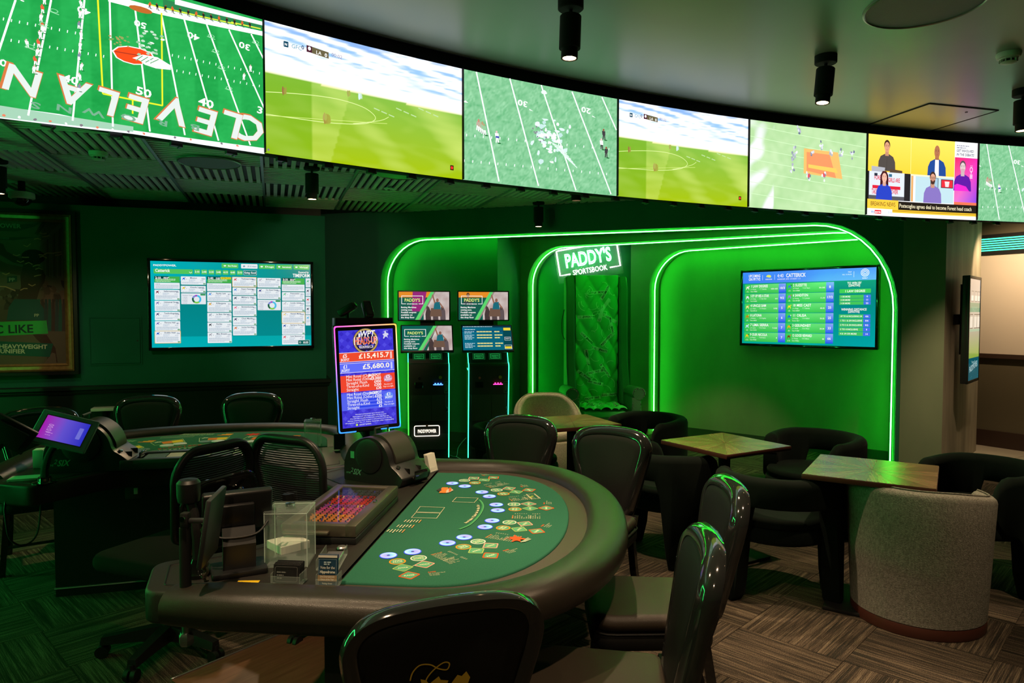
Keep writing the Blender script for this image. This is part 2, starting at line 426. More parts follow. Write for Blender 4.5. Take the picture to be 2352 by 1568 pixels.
class Canvas:
    """flat picture in metres (s right, t up) laid on a surface by mapf(s,t,height)"""
    def __init__(c, mapf, pxf=None, step=4e-5, maxw=None):
        c.map = mapf; c.pxf = pxf; c.v = []; c.f = []; c.c = []; c.h = 0.0; c.step = step; c.maxw = maxw; c.breaks = None
    def px(c, x, y): return c.pxf(x, y)
    def P(c, pts): return [c.pxf(*p) for p in pts]
    def raw(c, vs, fs, cols):
        n = len(c.v); c.h += c.step
        c.v += [(p[0], p[1], c.h) for p in vs]; c.f += [[i + n for i in f] for f in fs]
        c.c += cols if isinstance(cols, list) else [cols] * len(fs)
    def poly(c, pts, col):
        n = len(pts)
        if c.maxw and n == 4:
            a, b, d, e = [Vector(p) for p in pts]
            k = max(1, int(math.ceil(max((b - a).length, (d - e).length) / c.maxw)))
            vs = []; fs = []
            for i in range(k + 1):
                t = i / k; vs += [a.lerp(b, t), e.lerp(d, t)]
            for i in range(k): fs.append([2 * i, 2 * i + 2, 2 * i + 3, 2 * i + 1])
            return c.raw(vs, fs, col)
        c.raw(pts, [list(range(n))], col)
    def rect(c, x0, y0, x1, y1, col): c.poly([(x0, y0), (x1, y0), (x1, y1), (x0, y1)], col)
    def vgrad(c, x0, y0, x1, y1, cb, ct):
        c.quad4(x0, y0, x1, y1, cb, cb, ct, ct)
    def quad4(c, x0, y0, x1, y1, a, b, d, e):
        k = max(1, int(math.ceil((x1 - x0) / c.maxw))) if c.maxw else 1
        vs = []; fs = []; cols = []
        for i in range(k + 1):
            t = i / k; vs += [(x0 + (x1 - x0) * t, y0), (x0 + (x1 - x0) * t, y1)]
        for i in range(k):
            t, w = i / k, (i + 1) / k
            fs.append([2 * i, 2 * i + 2, 2 * i + 3, 2 * i + 1]); cols.append([mixc(a, b, t), mixc(a, b, w), mixc(e, d, w), mixc(e, d, t)])
        c.raw(vs, fs, cols)
    def frame(c, x0, y0, x1, y1, w, col):
        c.rect(x0, y0, x1, y0 + w, col); c.rect(x0, y1 - w, x1, y1, col); c.rect(x0, y0, x0 + w, y1, col); c.rect(x1 - w, y0, x1, y1, col)
    def rrect(c, x0, y0, x1, y1, r, col): c.poly(round_poly([(x0, y0), (x1, y0), (x1, y1), (x0, y1)], r, 3), col)
    def ell(c, cx, cy, rx, ry, col, n=16): c.poly(ell(cx, cy, rx, ry, n), col)
    def ring(c, cx, cy, r0, r1, a0, a1, col, n=20, k=1.0):
        vs = []; fs = []
        for i in range(n + 1):
            a = a0 + (a1 - a0) * i / n
            vs += [(cx + r0 * math.cos(a), cy + r0 * k * math.sin(a)), (cx + r1 * math.cos(a), cy + r1 * k * math.sin(a))]
        for i in range(n): fs.append([2 * i, 2 * i + 1, 2 * i + 3, 2 * i + 2])
        c.raw(vs, fs, col)
    def line(c, a, b, w, col, seg=1):
        a, b = Vector(a), Vector(b); d = (b - a); nn = Vector((-d.y, d.x)).normalized() * w / 2
        vs = []; fs = []
        for i in range(seg + 1):
            p = a.lerp(b, i / seg); vs += [p - nn, p + nn]
        for i in range(seg): fs.append([2 * i, 2 * i + 2, 2 * i + 3, 2 * i + 1])
        c.raw(vs, fs, col)
    def pline(c, pts, w, col, closed=False):
        P = [Vector(p) for p in pts]; m = len(P); vs = []; fs = []
        for i in range(m):
            t = (P[(i + 1) % m] - P[i - 1]) if closed else (P[min(i + 1, m - 1)] - P[max(i - 1, 0)])
            nn = Vector((-t.y, t.x)).normalized() * w / 2; vs += [P[i] - nn, P[i] + nn]
        for i in range(m if closed else m - 1):
            j = (i + 1) % m; fs.append([2 * i, 2 * j, 2 * j + 1, 2 * i + 1])
        c.raw(vs, fs, col)
    def text(c, s, x, y, h, col, al='l', bold=False, rot=0.0, sx=1.0, shear=0.0, track=0.0, fit=None):
        vs, fs, w = text_geo(s, bold, track)
        k = h / 0.70
        if fit: sx = fit / (w * k)
        w *= k * sx
        ox = {'l': 0, 'c': -w / 2, 'r': -w}[al]; ca, sa = math.cos(rot), math.sin(rot); out = []
        for p in vs:
            a, b = p[0] * k * sx + p[1] * k * shear + ox, p[1] * k
            out.append((x + a * ca - b * sa, y + a * sa + b * ca))
        if out: c.raw(out, fs, col)
        return w
    def greek(c, x, y, w, h, col, rows=1, gap=1.8, seed=0, short=0.75):
        """rows of tiny unreadable words"""
        rd = random.Random(seed); vs = []; fs = []
        for r in range(rows):
            xx = x; end = x + w * (1 if r < rows - 1 else short); yy = y - r * h * gap
            while xx < end:
                ww = min(h * rd.uniform(1.2, 4.5), end - xx); n = len(vs)
                vs += [(xx, yy), (xx + ww, yy), (xx + ww, yy + h), (xx, yy + h)]; fs.append([n, n + 1, n + 2, n + 3]); xx += ww + h * 0.6
        if fs: c.raw(vs, fs, col)
    def grid(c, x0, y0, x1, y1, nx, ny, fn):
        vs = []; fs = []; cols = []
        for j in range(ny + 1):
            for i in range(nx + 1): vs.append((x0 + (x1 - x0) * i / nx, y0 + (y1 - y0) * j / ny))
        cc = [fn(i / nx, j / ny) for j in range(ny + 1) for i in range(nx + 1)]
        for j in range(ny):
            for i in range(nx):
                q = [j * (nx + 1) + i, j * (nx + 1) + i + 1, (j + 1) * (nx + 1) + i + 1, (j + 1) * (nx + 1) + i]
                fs.append(q); cols.append([cc[k] for k in q])
        c.raw(vs, fs, cols)
    def build(c, name, m, parent=None, label=None):
        me = bpy.data.meshes.new(name); me.from_pydata([tuple(p) if c.breaks else tuple(c.map(*p)) for p in c.v], [], c.f); me.update()
        ca = me.color_attributes.new('Col', 'FLOAT_COLOR', 'CORNER'); buf = []
        for f, col in zip(c.f, c.c):
            if isinstance(col, list):
                for q in col: buf += [q[0], q[1], q[2], 1.0]
            else: buf += [col[0], col[1], col[2], 1.0] * len(f)
        ca.data.foreach_set('color', buf)
        if c.breaks:                                    # cut the picture where the curved screen bends, then bend it
            s0 = min(p[0] for p in c.v); s1 = max(p[0] for p in c.v)
            bm = bmesh.new(); bm.from_mesh(me)
            for b in c.breaks:
                if s0 + 1e-4 < b < s1 - 1e-4:
                    bmesh.ops.bisect_plane(bm, geom=list(bm.verts) + list(bm.edges) + list(bm.faces), plane_co=(b, 0, 0), plane_no=(1, 0, 0), dist=1e-6)
            for v in bm.verts: v.co = c.map(*v.co)
            bm.to_mesh(me); bm.free()
        me.materials.append(M[m])
        o = bpy.data.objects.new(name, me); COL.objects.link(o)
        if parent is not None: o.parent = parent
        return finish(o, label)
def plane_canvas(O, u, v, n, lift=0.0, world_O=None, wu=None, wv=None, wn=None, **k):
    """canvas on a plane; O,u,v,n in the parent's space, world_* for pixel lookups"""
    O, u, v, n = Vector(O), Vector(u), Vector(v), Vector(n)
    mp = lambda s, t, h: O + u * s + v * t + n * (h + lift)
    pf = None
    if world_O is not None:
        wO, wu, wv, wn = Vector(world_O), Vector(wu), Vector(wv), Vector(wn)
        def pf(x, y):
            q = on_plane(x, y, wO, wn) - wO
            return (q.dot(wu), q.dot(wv))
    return Canvas(mp, pf, **k)
def mixc(a, b, t):
    t = max(0.0, min(1.0, t)); return tuple(p * (1 - t) + q * t for p, q in zip(a, b))
def nz(x, y, z=0.0): return noise.noise(Vector((x, y, z)))
WHITE = S(250, 250, 248)

# =================================================================== THE ROOM
CEIL, SLATZ = 3.20, 2.86
def V2(a): return Vector((a[0], a[1]))
def frame_of(u):
    u = Vector((u[0], u[1], 0)).normalized(); return u, Vector((u.y, -u.x, 0))      # direction, normal towards the camera
def struct(mb, name, m, parent=None, label=None, sharp=35):
    o = mb.build(name, m, parent, sharp=sharp)
    if parent is None: o['kind'] = 'structure'
    if label: o['label'] = label
    return o

# ---- floor: quarter-turned carpet tiles over a base
mb = MB(); mb.box((0.5, 3.5, -0.053), (17, 15, 0.1)); floor = struct(mb, 'floor', 'carpet_dark')
TA = R(45.8); tu = Vector((math.cos(TA), math.sin(TA), 0)); tv = Vector((-tu.y, tu.x, 0)); T0 = G(1937, 1518)
tmesh = []
for mm in ('carpet', 'carpet_dark'):
    t = MB().prism(rect(-0.2485, -0.2485, 0.2485, 0.2485), -0.004, 0.0).mesh('carpet_tile', sharp=None); t.materials.append(M[mm]); tmesh.append(t)
rdc = random.Random(3)
cand = []
for i in range(-24, 25):
    for j in range(-24, 25):
        p = T0 + tu * (i * 0.5 + 0.25) + tv * (j * 0.5 + 0.25)
        if p.y < 1.9 or p.y > 8.4: continue
        xpx = CX + p.x / p.y * FPX
        if xpx < -160 or xpx > 2500: continue
        if p.x > 4.3 and p.y > 6.9: continue
        cand.append((p.y, i, j, p))
cand.sort()
for _, i, j, p in cand[:295]:
    o = bpy.data.objects.new('carpet_tile', tmesh[1 if rdc.random() < 0.22 else 0]); COL.objects.link(o); o.parent = floor
    o.location = p + Vector((0, 0, 0.0)); o.rotation_euler = (0, 0, TA + (math.pi / 2 if (i + j) % 2 else 0))

# ---- left wall: boxed-out lower front with the television, full-height wall behind
WU, WN = frame_of((math.cos(R(19.5)), math.sin(R(19.5))))
TVC = W(530, 698, 7.35)                                     # television centre on the left wall
WO = Vector((TVC.x, TVC.y, 0)) - WN * -0.0                  # a point in the wall front plane (behind the set)
WO = WO - WN * 0.07
def wall_s(px, py=700):
    q = on_plane(px, py, WO, WN) - WO; return q.dot(WU)
sR = wall_s(748)
def on_left(s, z, off=0.0): return WO + WU * s + WN * off + Vector((0, 0, z))
def left_block(mb, s0, s1, z0, z1, o0, o1):
    vs = [on_left(s, z, o) for z in (z0, z1) for s, o in ((s0, o0), (s1, o0), (s1, o1), (s0, o1))]
    return mb.add(vs, [[3, 2, 1, 0], [4, 5, 6, 7], [0, 1, 5, 4], [1, 2, 6, 5], [2, 3, 7, 6], [3, 0, 4, 7]])
BOXZ = 2.675
wl = struct(left_block(MB(), -5.5, sR, 0, BOXZ, 0.0, -0.57), 'wall_left', 'green_paint')
struct(left_block(MB(), -5.5, sR, 0, SLATZ, -0.572, -2.2), 'wall_left_upper', 'ceiling_dark')
mb = MB(); left_block(mb, -5.5, sR + 0.012, 0.0, 0.80, 0.012, 0.001); left_block(mb, sR + 0.001, sR + 0.012, 0.0, 0.80, 0.001, -0.5)
struct(mb, 'trim_1', 'dado_paint')
mb = MB()
prof = [(0.0, 0.0), (0.022, 0.0), (0.03, 0.018), (0.03, 0.03), (0.05, 0.045), (0.05, 0.075), (0.038, 0.085), (0.0, 0.085)]
secs = [[on_left(-5.5, 0.795 + z, o + 0.001) for o, z in prof], [on_left(sR + 0.001, 0.795 + z, o + 0.001) + WU * o for o, z in prof]]
secs.append([on_left(sR + 0.001, 0.795 + z, -0.5) + WU * o for o, z in prof])
mb.loft(secs); struct(mb, 'trim_2', 'dado_paint')

# ---- the three neon arches, each a thin wall turned a little further away
def arch_path(sL, sR_, zt, rl, rr, n=10):
    p = [(sL, 0.0)]
    for k in range(n + 1):
        a = math.pi / 2 * k / n; p.append((sL + rl[0] * (1 - math.cos(a)), zt - rl[1] * (1 - math.sin(a))))
    for k in range(n + 1):
        a = math.pi / 2 * k / n; p.append((sR_ - rr[0] * (1 - math.sin(a)), zt - rr[1] * (1 - math.cos(a))))
    p.append((sR_, 0.0)); return p
def arch_wall(name, O, u, s0, s1, zt_wall, path, thick, m):
    u, n = frame_of(u); O = Vector((O[0], O[1], 0)) + n * (thick / 2)
    poly = [(s0, 0.0)] + path + [(s1, 0.0), (s1, zt_wall), (s0, zt_wall)]
    k = len(poly); F = [O + u * s + Vector((0, 0, z)) for s, z in poly]; B = [p - n * thick for p in F]
    fs = [list(range(k)), [k + i for i in range(k)][::-1]] + [[i, k + i, k + (i + 1) % k, (i + 1) % k] for i in range(k)]
    w = struct(MB().add(F + B, fs), name, m)
    return w, O, u, n
def path_off(path, d):
    """move an open arch path outwards (away from the opening)"""
    out = []; m = len(path)
    for i in range(m):
        a = V2(path[max(i - 1, 0)]); b = V2(path[min(i + 1, m - 1)]); t = (b - a).normalized()
        nn = Vector((-t.y, t.x)); out.append((path[i][0] + nn.x * d, max(0.0, path[i][1] + nn.y * d) if path[i][1] > 0 else 0.0))
    return out
def arch_neon(tag_, O, u, n, path, m, label, tr=0.006, glow='neon_green'):
    """glowing strip in the middle of the reveal, on a slim channel; O lies in the strip's plane"""
    t = thing('neon_arch', label, 'neon light', tuple(O), 0, 'green neon arches')
    X = Matrix.Translation(O).inverted()
    secs = []
    for p, q in zip(path_off(path, -0.001), path_off(path, -0.006)):
        secs.append([O + u * p[0] + n * a + Vector((0, 0, max(p[1], .0))) if k < 2 else O + u * q[0] + n * a + Vector((0, 0, max(q[1], .0))) for k, a in enumerate((0.013, -0.013, -0.013, 0.013))])
    MB().loft(secs, X=X).build('channel', 'white_plastic', t)
    pp = path_off(path, -0.006 - tr)
    MB().tube([O + u * s + Vector((0, 0, max(z, 0.03))) for s, z in pp], tr, 8, X=X).build('neon_tube', glow, t)
O1, U1 = (-1.574, 8.79), (0.9487, -0.3162)
P1 = arch_path(0.0, 5.70, 2.52, (0.55, 0.55), (0.75, 0.88))
w1, o1, u1, n1 = arch_wall('wall_arch_outer', O1, U1, -1.9, 6.10, SLATZ, P1, 0.32, 'teal_plaster')
O2, U2 = (0.271, 9.414), (0.8575, -0.5144)
P2 = arch_path(0.0, 4.55, 2.4755, (0.50, 0.50), (0.85, 0.55))
w2, o2, u2, n2 = arch_wall('wall_arch_middle', O2, U2, -0.13, 4.72, SLATZ, P2, 0.24, 'arch_plaster')
O3, U3 = (1.882, 9.246), (0.7414, -0.6712)
P3 = arch_path(0.0, 3.05, 2.411, (0.52, 0.50), (0.3, 0.3))
w3, o3, u3, n3 = arch_wall('wall_arch_inner', O3, U3, -0.285, 3.11, SLATZ, P3, 0.24, 'arch_plaster')
mb = MB(); F_ = [o1 + u1 * s + n1 * o for s in (5.735, 6.101) for o in (0.0005, 0.006)]
mb.prism([(F_[0].x, F_[0].y), (F_[2].x, F_[2].y), (F_[3].x, F_[3].y), (F_[1].x, F_[1].y)], 0, SLATZ); struct(mb, 'trim_4', 'arch_plaster')
arch_neon('a', o1 - n1 * .16, u1, n1, P1, 'arch_plaster', 'widest green neon arch framing kiosks, throne chair and wall screen')
arch_neon('b', o2 - n2 * .12, u2, n2, P2, 'arch_plaster', 'middle green neon arch around the tall throne chair')
arch_neon('c', o3 - n3 * .12, u3, n3, P3, 'arch_plaster', 'innermost green neon arch around the racing odds screen')
def plan_wall(name, pts, z0, z1, thick, m, skirt=None):
    """wall along plan points, thickness away from the camera"""
    nf = []; P = [Vector((p[0], p[1], 0)) for p in pts]
    off = []
    for i in range(len(P)):
        a = P[max(i - 1, 0)]; b = P[min(i + 1, len(P) - 1)]; _, n = frame_of(b - a); off.append(n)
    poly = [(p.x, p.y) for p in P] + [(p.x - n.x * thick, p.y - n.y * thick) for p, n in reversed(list(zip(P, off)))]
    o = struct(MB().prism(poly, z0, z1), name, m)
    if skirt:
        poly = [(p.x + n.x * 0.018, p.y + n.y * 0.018) for p, n in zip(P, off)] + [(p.x + n.x * 0.001, p.y + n.y * 0.001) for p, n in reversed(list(zip(P, off)))]
        struct(MB().prism(poly, 0.0, skirt), name.replace('wall', 'baseboard'), 'skirting')
    return o
b1a = o1 + u1 * -0.5 - n1 * 0.335; b1b = o1 + u1 * 1.415 - n1 * 0.335
plan_wall('wall_kiosk', [b1a, b1b, o2 + u2 * -0.145 - n2 * 0.14], 0, SLATZ, 0.12, 'teal_plaster', 0.12)
plan_wall('wall_throne', [o2 + u2 * -0.13 - n2 * 0.26, o3 + u3 * -0.285 - n3 * .12 + Vector((-0.03, 0.02, 0))], 0, SLATZ, 0.12, 'teal_plaster', 0.12)
q0 = o3 + u3 * -0.25 - n3 * 0.30; q1 = o3 + u3 * 3.0 - n3 * 0.30
plan_wall('wall_screen', [q0, q1], 0, SLATZ, 0.12, 'arch_plaster', 0.11)
TVW_O, TVW_U, TVW_N = q0, u3, n3
# pillar at the right end of the arches
Cc = o1 + u1 * 6.102
Ee = Vector((W(2250, 720, 8.05).x, 8.05, 0))
pil = [(Cc.x, Cc.y), (Ee.x, Ee.y), (Ee.x - 0.3, Ee.y + 0.5), (Cc.x + 0.1, Cc.y + 1.2)]
struct(MB().prism(pil, 0, SLATZ), 'wall_pillar', 'pillar_plaster')
# corridor beyond the pillar
F0 = G(2250, 1022); F1 = G(2352, 1037); fd = (F1 - F0).normalized()
fw = [F0 - fd * 1.1, F1 + fd * 1.6]
plan_wall('wall_corridor', [(p.x, p.y) for p in fw], 0, 2.86, 0.12, 'brown_wall')
cu_, cn_ = frame_of(fd)
def corr(s0, s1, z0, z1, o0, o1):
    vs = [F0 + cu_ * s + cn_ * o + Vector((0, 0, z)) for z in (z0, z1) for s, o in ((s0, o0), (s1, o0), (s1, o1), (s0, o1))]
    return MB().add(vs, [[3, 2, 1, 0], [4, 5, 6, 7], [0, 1, 5, 4], [1, 2, 6, 5], [2, 3, 7, 6], [3, 0, 4, 7]])
struct(corr(-1.0, 2.0, 0, 0.20, 0.02, 0.001), 'baseboard_corridor', 'brown_base')
struct(corr(-1.0, 2.0, 1.07, 1.12, 0.05, 0.001), 'trim_3', 'brown_base')
struct(corr(-1.0, 2.0, 1.121, 2.30, 0.012, 0.001), 'window_1', 'cream_panel', label='pale cream lit panel above the corridor ledge')
# stone floor tiles of the corridor
mb = MB(); mb.box((6.0, 8.2, -0.002), (2.2, 3.2, 0.004)); sf = struct(mb, 'floor_corridor', 'dark_grey')
tm = MB().slab(rect(-0.297, -0.297, 0.297, 0.297), 0.0005, 0.006, 0.002, 1).mesh('stone_tile'); tm.materials.append(M['tile_stone'])
for i in range(-3, 4):
    for j in range(-3, 3):
        p = F0 + cu_ * (0.3 + i * 0.6) + cn_ * (0.32 + j * 0.6)
        if p.x < 5.05 or p.x > 6.9: continue
        o = bpy.data.objects.new('stone_tile', tm); COL.objects.link(o); o.parent = sf; o.location = p + Vector((0, 0, 0.001)); o.rotation_euler = (0, 0, math.atan2(cu_.y, cu_.x))
# walls out of view that close the room
struct(MB().box((0.5, -3.95, 1.6), (17, 0.1, 3.2)), 'wall_back', 'green_paint')
struct(MB().box((-7.9, 3.5, 1.6), (0.1, 15, 3.2)), 'wall_far_left', 'green_paint')
struct(MB().box((8.9, 3.5, 1.6), (0.1, 15, 3.2)), 'wall_far_right', 'brown_wall')

# ---- curved LED screen ring
PW, PH = 1.215, 0.68
HEAD = {-1: 48.5, 0: 42.5, 1: 36.5, 2: 30.0, 3: 25.0, 4: 20.5, 5: 16.5, 6: 12.5, 7: 9.0}
NC = 4
def led_points():
    P = {0.0: Vector((W(607, 350, 3.654).x, 3.654, 0))}
    for k in range(1, 8):
        for j in range(NC):
            h = R(HEAD[k] - (j - 1.5) * (5.0 / NC)); s = (k - 1) * PW + (j + 1) * PW / NC; s0 = s - PW / NC
            P[round(s, 5)] = P[round(s0, 5)] + Vector((math.cos(h), math.sin(h), 0)) * (PW / NC)
    for k in (0, -1):
        for j in range(NC - 1, -1, -1):
            h = R(HEAD[k] - (j - 1.5) * (6.0 / NC)); s = (k - 1) * PW + j * PW / NC; s1 = s + PW / NC
            P[round(s, 5)] = P[round(s1, 5)] - Vector((math.cos(h), math.sin(h), 0)) * (PW / NC)
    return [(s, P[s]) for s in sorted(P)]
LP = led_points()
LZ = W(607, 351, 3.654).z
def led_at(s):
    for i in range(len(LP) - 1):
        if s <= LP[i + 1][0] or i == len(LP) - 2:
            a, b = LP[i], LP[i + 1]; u, n = frame_of(b[1] - a[1]); return a[1] + u * (s - a[0]), u, n
def led_map(s, t, h):
    p, u, n = led_at(s); return p + n * (h + 0.001) + Vector((0, 0, LZ + t))
def led_px(x, y):
    r = ray(x, y)
    for i in range(len(LP) - 1):
        a, b = LP[i][1], LP[i + 1][1]; u, n = frame_of(b - a)
        q = on_plane(x, y, a, n); w = (q - a).dot(u)
        if (w <= (b - a).length + 1e-6 or i == len(LP) - 2) and (w >= -1e-6 or i == 0): return (LP[i][0] + w, q.z - LZ)
    return (0, 0)
# plaster ceiling on this side of the ring
edge = [p - frame_of(LP[min(i + 1, len(LP) - 1)][1] - LP[max(i - 1, 0)][1])[1] * 0.02 for i, (s, p) in enumerate(LP)]
cp = [(p.x, p.y) for p in edge] + [(8.85, edge[-1].y), (8.85, -3.9), (-7.85, -3.9), (-7.85, edge[0].y - 0.8)]
ceil = struct(MB().prism(cp, CEIL, CEIL + 0.05), 'ceiling', 'ceiling_paint')
# black recess strip between ceiling and ring
secs = []
for i, (s, p) in enumerate(LP):
    n = frame_of(LP[min(i + 1, len(LP) - 1)][1] - LP[max(i - 1, 0)][1])[1]
    secs.append([p - n * 0.03 + Vector((0, 0, LZ + PH + 0.001)), p - n * 0.03 + Vector((0, 0, CEIL)), p - n * 0.10 + Vector((0, 0, CEIL)), p - n * 0.10 + Vector((0, 0, LZ + PH + 0.001))])
struct(MB().loft(secs), 'ceiling_recess', 'black_matte')

# ---- slatted ceiling beyond the ring
cb = [(p.x, p.y) for p in edge]
poly = cb + [(8.85, edge[-1].y), (8.85, 11), (-7.85, 11), (-7.85, edge[0].y - 0.8)]
slat_ceiling = struct(MB().prism(poly[::-1], SLATZ + 0.001, SLATZ + 0.05), 'ceiling_slatted', 'ceiling_dark')
TS = 0.775; SU, SN = frame_of((math.cos(R(18.9)), math.sin(R(18.9)))); SV = -SN
def slat_tile(along):
    m = MB(); n = 11; w = TS - 0.012
    for k in range(n):
        c = -w / 2 + (k + 0.5) * w / n
        if along: m.box((0, c, -0.016), (w, w / n * 0.50, 0.022))
        else: m.box((c, 0, -0.016), (w / n * 0.50, w, 0.022))
    return m
tiles = [slat_tile(0).mesh('slat_panel', sharp=None), slat_tile(1).mesh('slat_panel', sharp=None)]
for t in tiles: t.materials.append(M['slat_wood'])
ref = G(609, 471, SLATZ)
clip = [(o1 + n1 * 0.004, n1), (on_left(0, 0, -0.568), WN)]
railL = MB()
for i in range(-9, 9):
    for j in range(-9, 4):
        c = ref + SU * ((i + 0.5) * TS) + SV * ((j + 0.45) * TS)
        if c.x < -6.6 or c.x > 4.6: continue
        xpx = CX + c.x / max(c.y, 0.5) * FPX
        if c.y < 2.2 or xpx < -250: continue
        # inside the strip between ring and walls?
        best = min(range(len(LP) - 1), key=lambda k: ((LP[k][1] + LP[k + 1][1]) / 2 - Vector((c.x, c.y, 0))).length)
        a, b = LP[best][1], LP[best + 1][1]; lu, ln = frame_of(b - a)
        planes = [(a - ln * 0.09, -ln)]
        dl = (Vector((c.x, c.y, 0)) - planes[0][0]).dot(-ln)
        if dl < -0.56: continue
        planes += clip if True else []
        skip = False; cuts = []
        for (pp, pn) in planes:
            d = (Vector((c.x, c.y, 0)) - Vector((pp.x, pp.y, 0))).dot(pn)
            if pn is WN and c.x > (on_left(sR, 0)).x + 0.55: continue
            if d < -0.55: skip = True; break
            if d < 0.56: cuts.append((pp, pn))
        if skip: continue
        X = Matrix.Translation(c) @ Matrix.Rotation(math.atan2(SU.y, SU.x), 4, 'Z')
        me = tiles[(i + j) % 2]
        if cuts:
            bm = bmesh.new(); bm.from_mesh(me)
            for pp, pn in cuts:
                co = X.inverted() @ Vector((pp.x, pp.y, SLATZ)); no = X.to_3x3().inverted() @ pn
                bmesh.ops.bisect_plane(bm, geom=list(bm.verts) + list(bm.edges) + list(bm.faces), plane_co=co, plane_no=no, clear_inner=True)
            if len(bm.faces) < 4: bm.free(); continue
            me2 = bpy.data.meshes.new('slat_panel'); bm.to_mesh(me2); bm.free(); me2.materials.append(M['slat_wood']); me = me2
        o = bpy.data.objects.new('slat_panel', me); COL.objects.link(o); o.parent = slat_ceiling; o.matrix_world = X @ Matrix.Translation((0, 0, -0.0005))
        o.matrix_parent_inverse = Matrix.Identity(4)
for i in range(-7, 8):                                        # pale metal runners between the panel rows
    a = ref + SU * (i * TS); p0 = None
    for k in range(-60, 60):
        p = a + SV * (k * 0.1)
        best = min(range(len(LP) - 1), key=lambda q: ((LP[q][1] + LP[q + 1][1]) / 2 - Vector((p.x, p.y, 0))).length)
        la, lb = LP[best][1], LP[best + 1][1]; ln = frame_of(lb - la)[1]
        ok = (Vector((p.x, p.y, 0)) - la).dot(-ln) > 0.12 and (p - o1).dot(n1) > 0.05 and (p.x > on_left(sR, 0).x + 0.1 or (p - on_left(0, 0, -0.568)).dot(WN) > 0.02)
        if ok and p0 is None: p0 = p.copy()
        if (not ok) and p0 is not None: break
        last = p
    if p0 is not None and (last - p0).length > 0.2:
        mid = (p0 + last) / 2
        mb = MB(); mb.box((mid.x, mid.y, SLATZ - 0.02), (0.022, (last - p0).length, 0.038), rz=math.atan2(SV.y, SV.x) - math.pi / 2)
        mb.build('ceiling_runner', 'slat_edge', slat_ceiling)

# unseen wall with a neon arch, added for green light from the left
sw, so_, su_, sn_ = arch_wall('wall_side_arch', (-5.2, 0.9), (0.12, 0.993), -1.2, 4.6, SLATZ, arch_path(0.0, 3.2, 2.45, (0.5, 0.5), (0.5, 0.5)), 0.12, 'arch_plaster')
arch_neon('d', so_ - sn_ * .06, su_, sn_, arch_path(0.0, 3.2, 2.45, (0.5, 0.5), (0.5, 0.5)), 'arch_plaster', 'added green neon arch, unseen on the side wall left of the frame', 0.026, 'neon_added')

# =================================================================== CURVED LED SCREEN
led = thing('led_screen_ring', 'curved ceiling-hung LED screen band showing seven sports pictures side by side', 'screen', tuple(LP[8][1]))
LX = Matrix.Translation(LP[8][1]).inverted()
secs = []
for i, (s, p) in enumerate(LP):
    n = frame_of(LP[min(i + 1, len(LP) - 1)][1] - LP[max(i - 1, 0)][1])[1]
    secs.append([p + Vector((0, 0, LZ - 0.004)), p + Vector((0, 0, LZ + PH)), p - n * 0.07 + Vector((0, 0, LZ + PH)), p - n * 0.07 + Vector((0, 0, LZ - 0.004))])
MB().loft(secs, X=LX).build('cabinet', 'black_matte', led)
clipm = MB().box((0, 0.03, -0.012), (0.05, 0.03, 0.02)).box((0.02, 0.035, -0.02), (0.012, 0.05, 0.012)).mesh('mounting_clip', sharp=None); clipm.materials.append(M['dark_grey'])
for k in range(30):
    s = -1.2 + k * 0.26
    p, u, n = led_at(s); o = bpy.data.objects.new('mounting_clip', clipm); COL.objects.link(o); o.parent = led
    o.location = LX @ (p + Vector((0, 0, LZ - 0.004))); o.rotation_euler = (0, 0, math.atan2(u.y, u.x))
def led_canvas():
    c = Canvas(lambda s, t, h: LX @ led_map(s, t, h), led_px); c.breaks = [s for s, p in LP]; return c
GRN = S(28, 150, 62)
def blob(c, x, y, w, h, col, n=9, seed=1):
    rd = random.Random(seed); pts = []
    for i in range(n):
        a = 2 * math.pi * i / n; k = rd.uniform(0.6, 1.15); pts.append((x + w * k * math.cos(a) / 2, y + h * k * math.sin(a) / 2))
    c.poly(pts, col)
def player(c, x, y, h, shirt, seed=0, trousers=(0.85, 0.85, 0.85)):
    rd = random.Random(seed); lean = rd.uniform(-0.12, 0.12) * h
    c.poly([(x - h * .16, y), (x - h * .05, y), (x + h * .02, y + h * .45), (x - h * .12, y + h * .45)], trousers)
    c.poly([(x + h * .06, y), (x + h * .17, y), (x + h * .12, y + h * .45), (x, y + h * .45)], trousers)
    c.poly([(x - h * .17, y + h * .42), (x + h * .16, y + h * .42), (x + h * .2 + lean, y + h * .8), (x - h * .18 + lean, y + h * .8)], shirt)
    c.ell(x + lean, y + h * .9, h * .1, h * .11, mixc(shirt, (0.5, 0.1, 0.03), 0.5), 8)
    c.ell(x + h * .2, y - h * .02, h * .2, h * .05, S(15, 90, 40), 8)

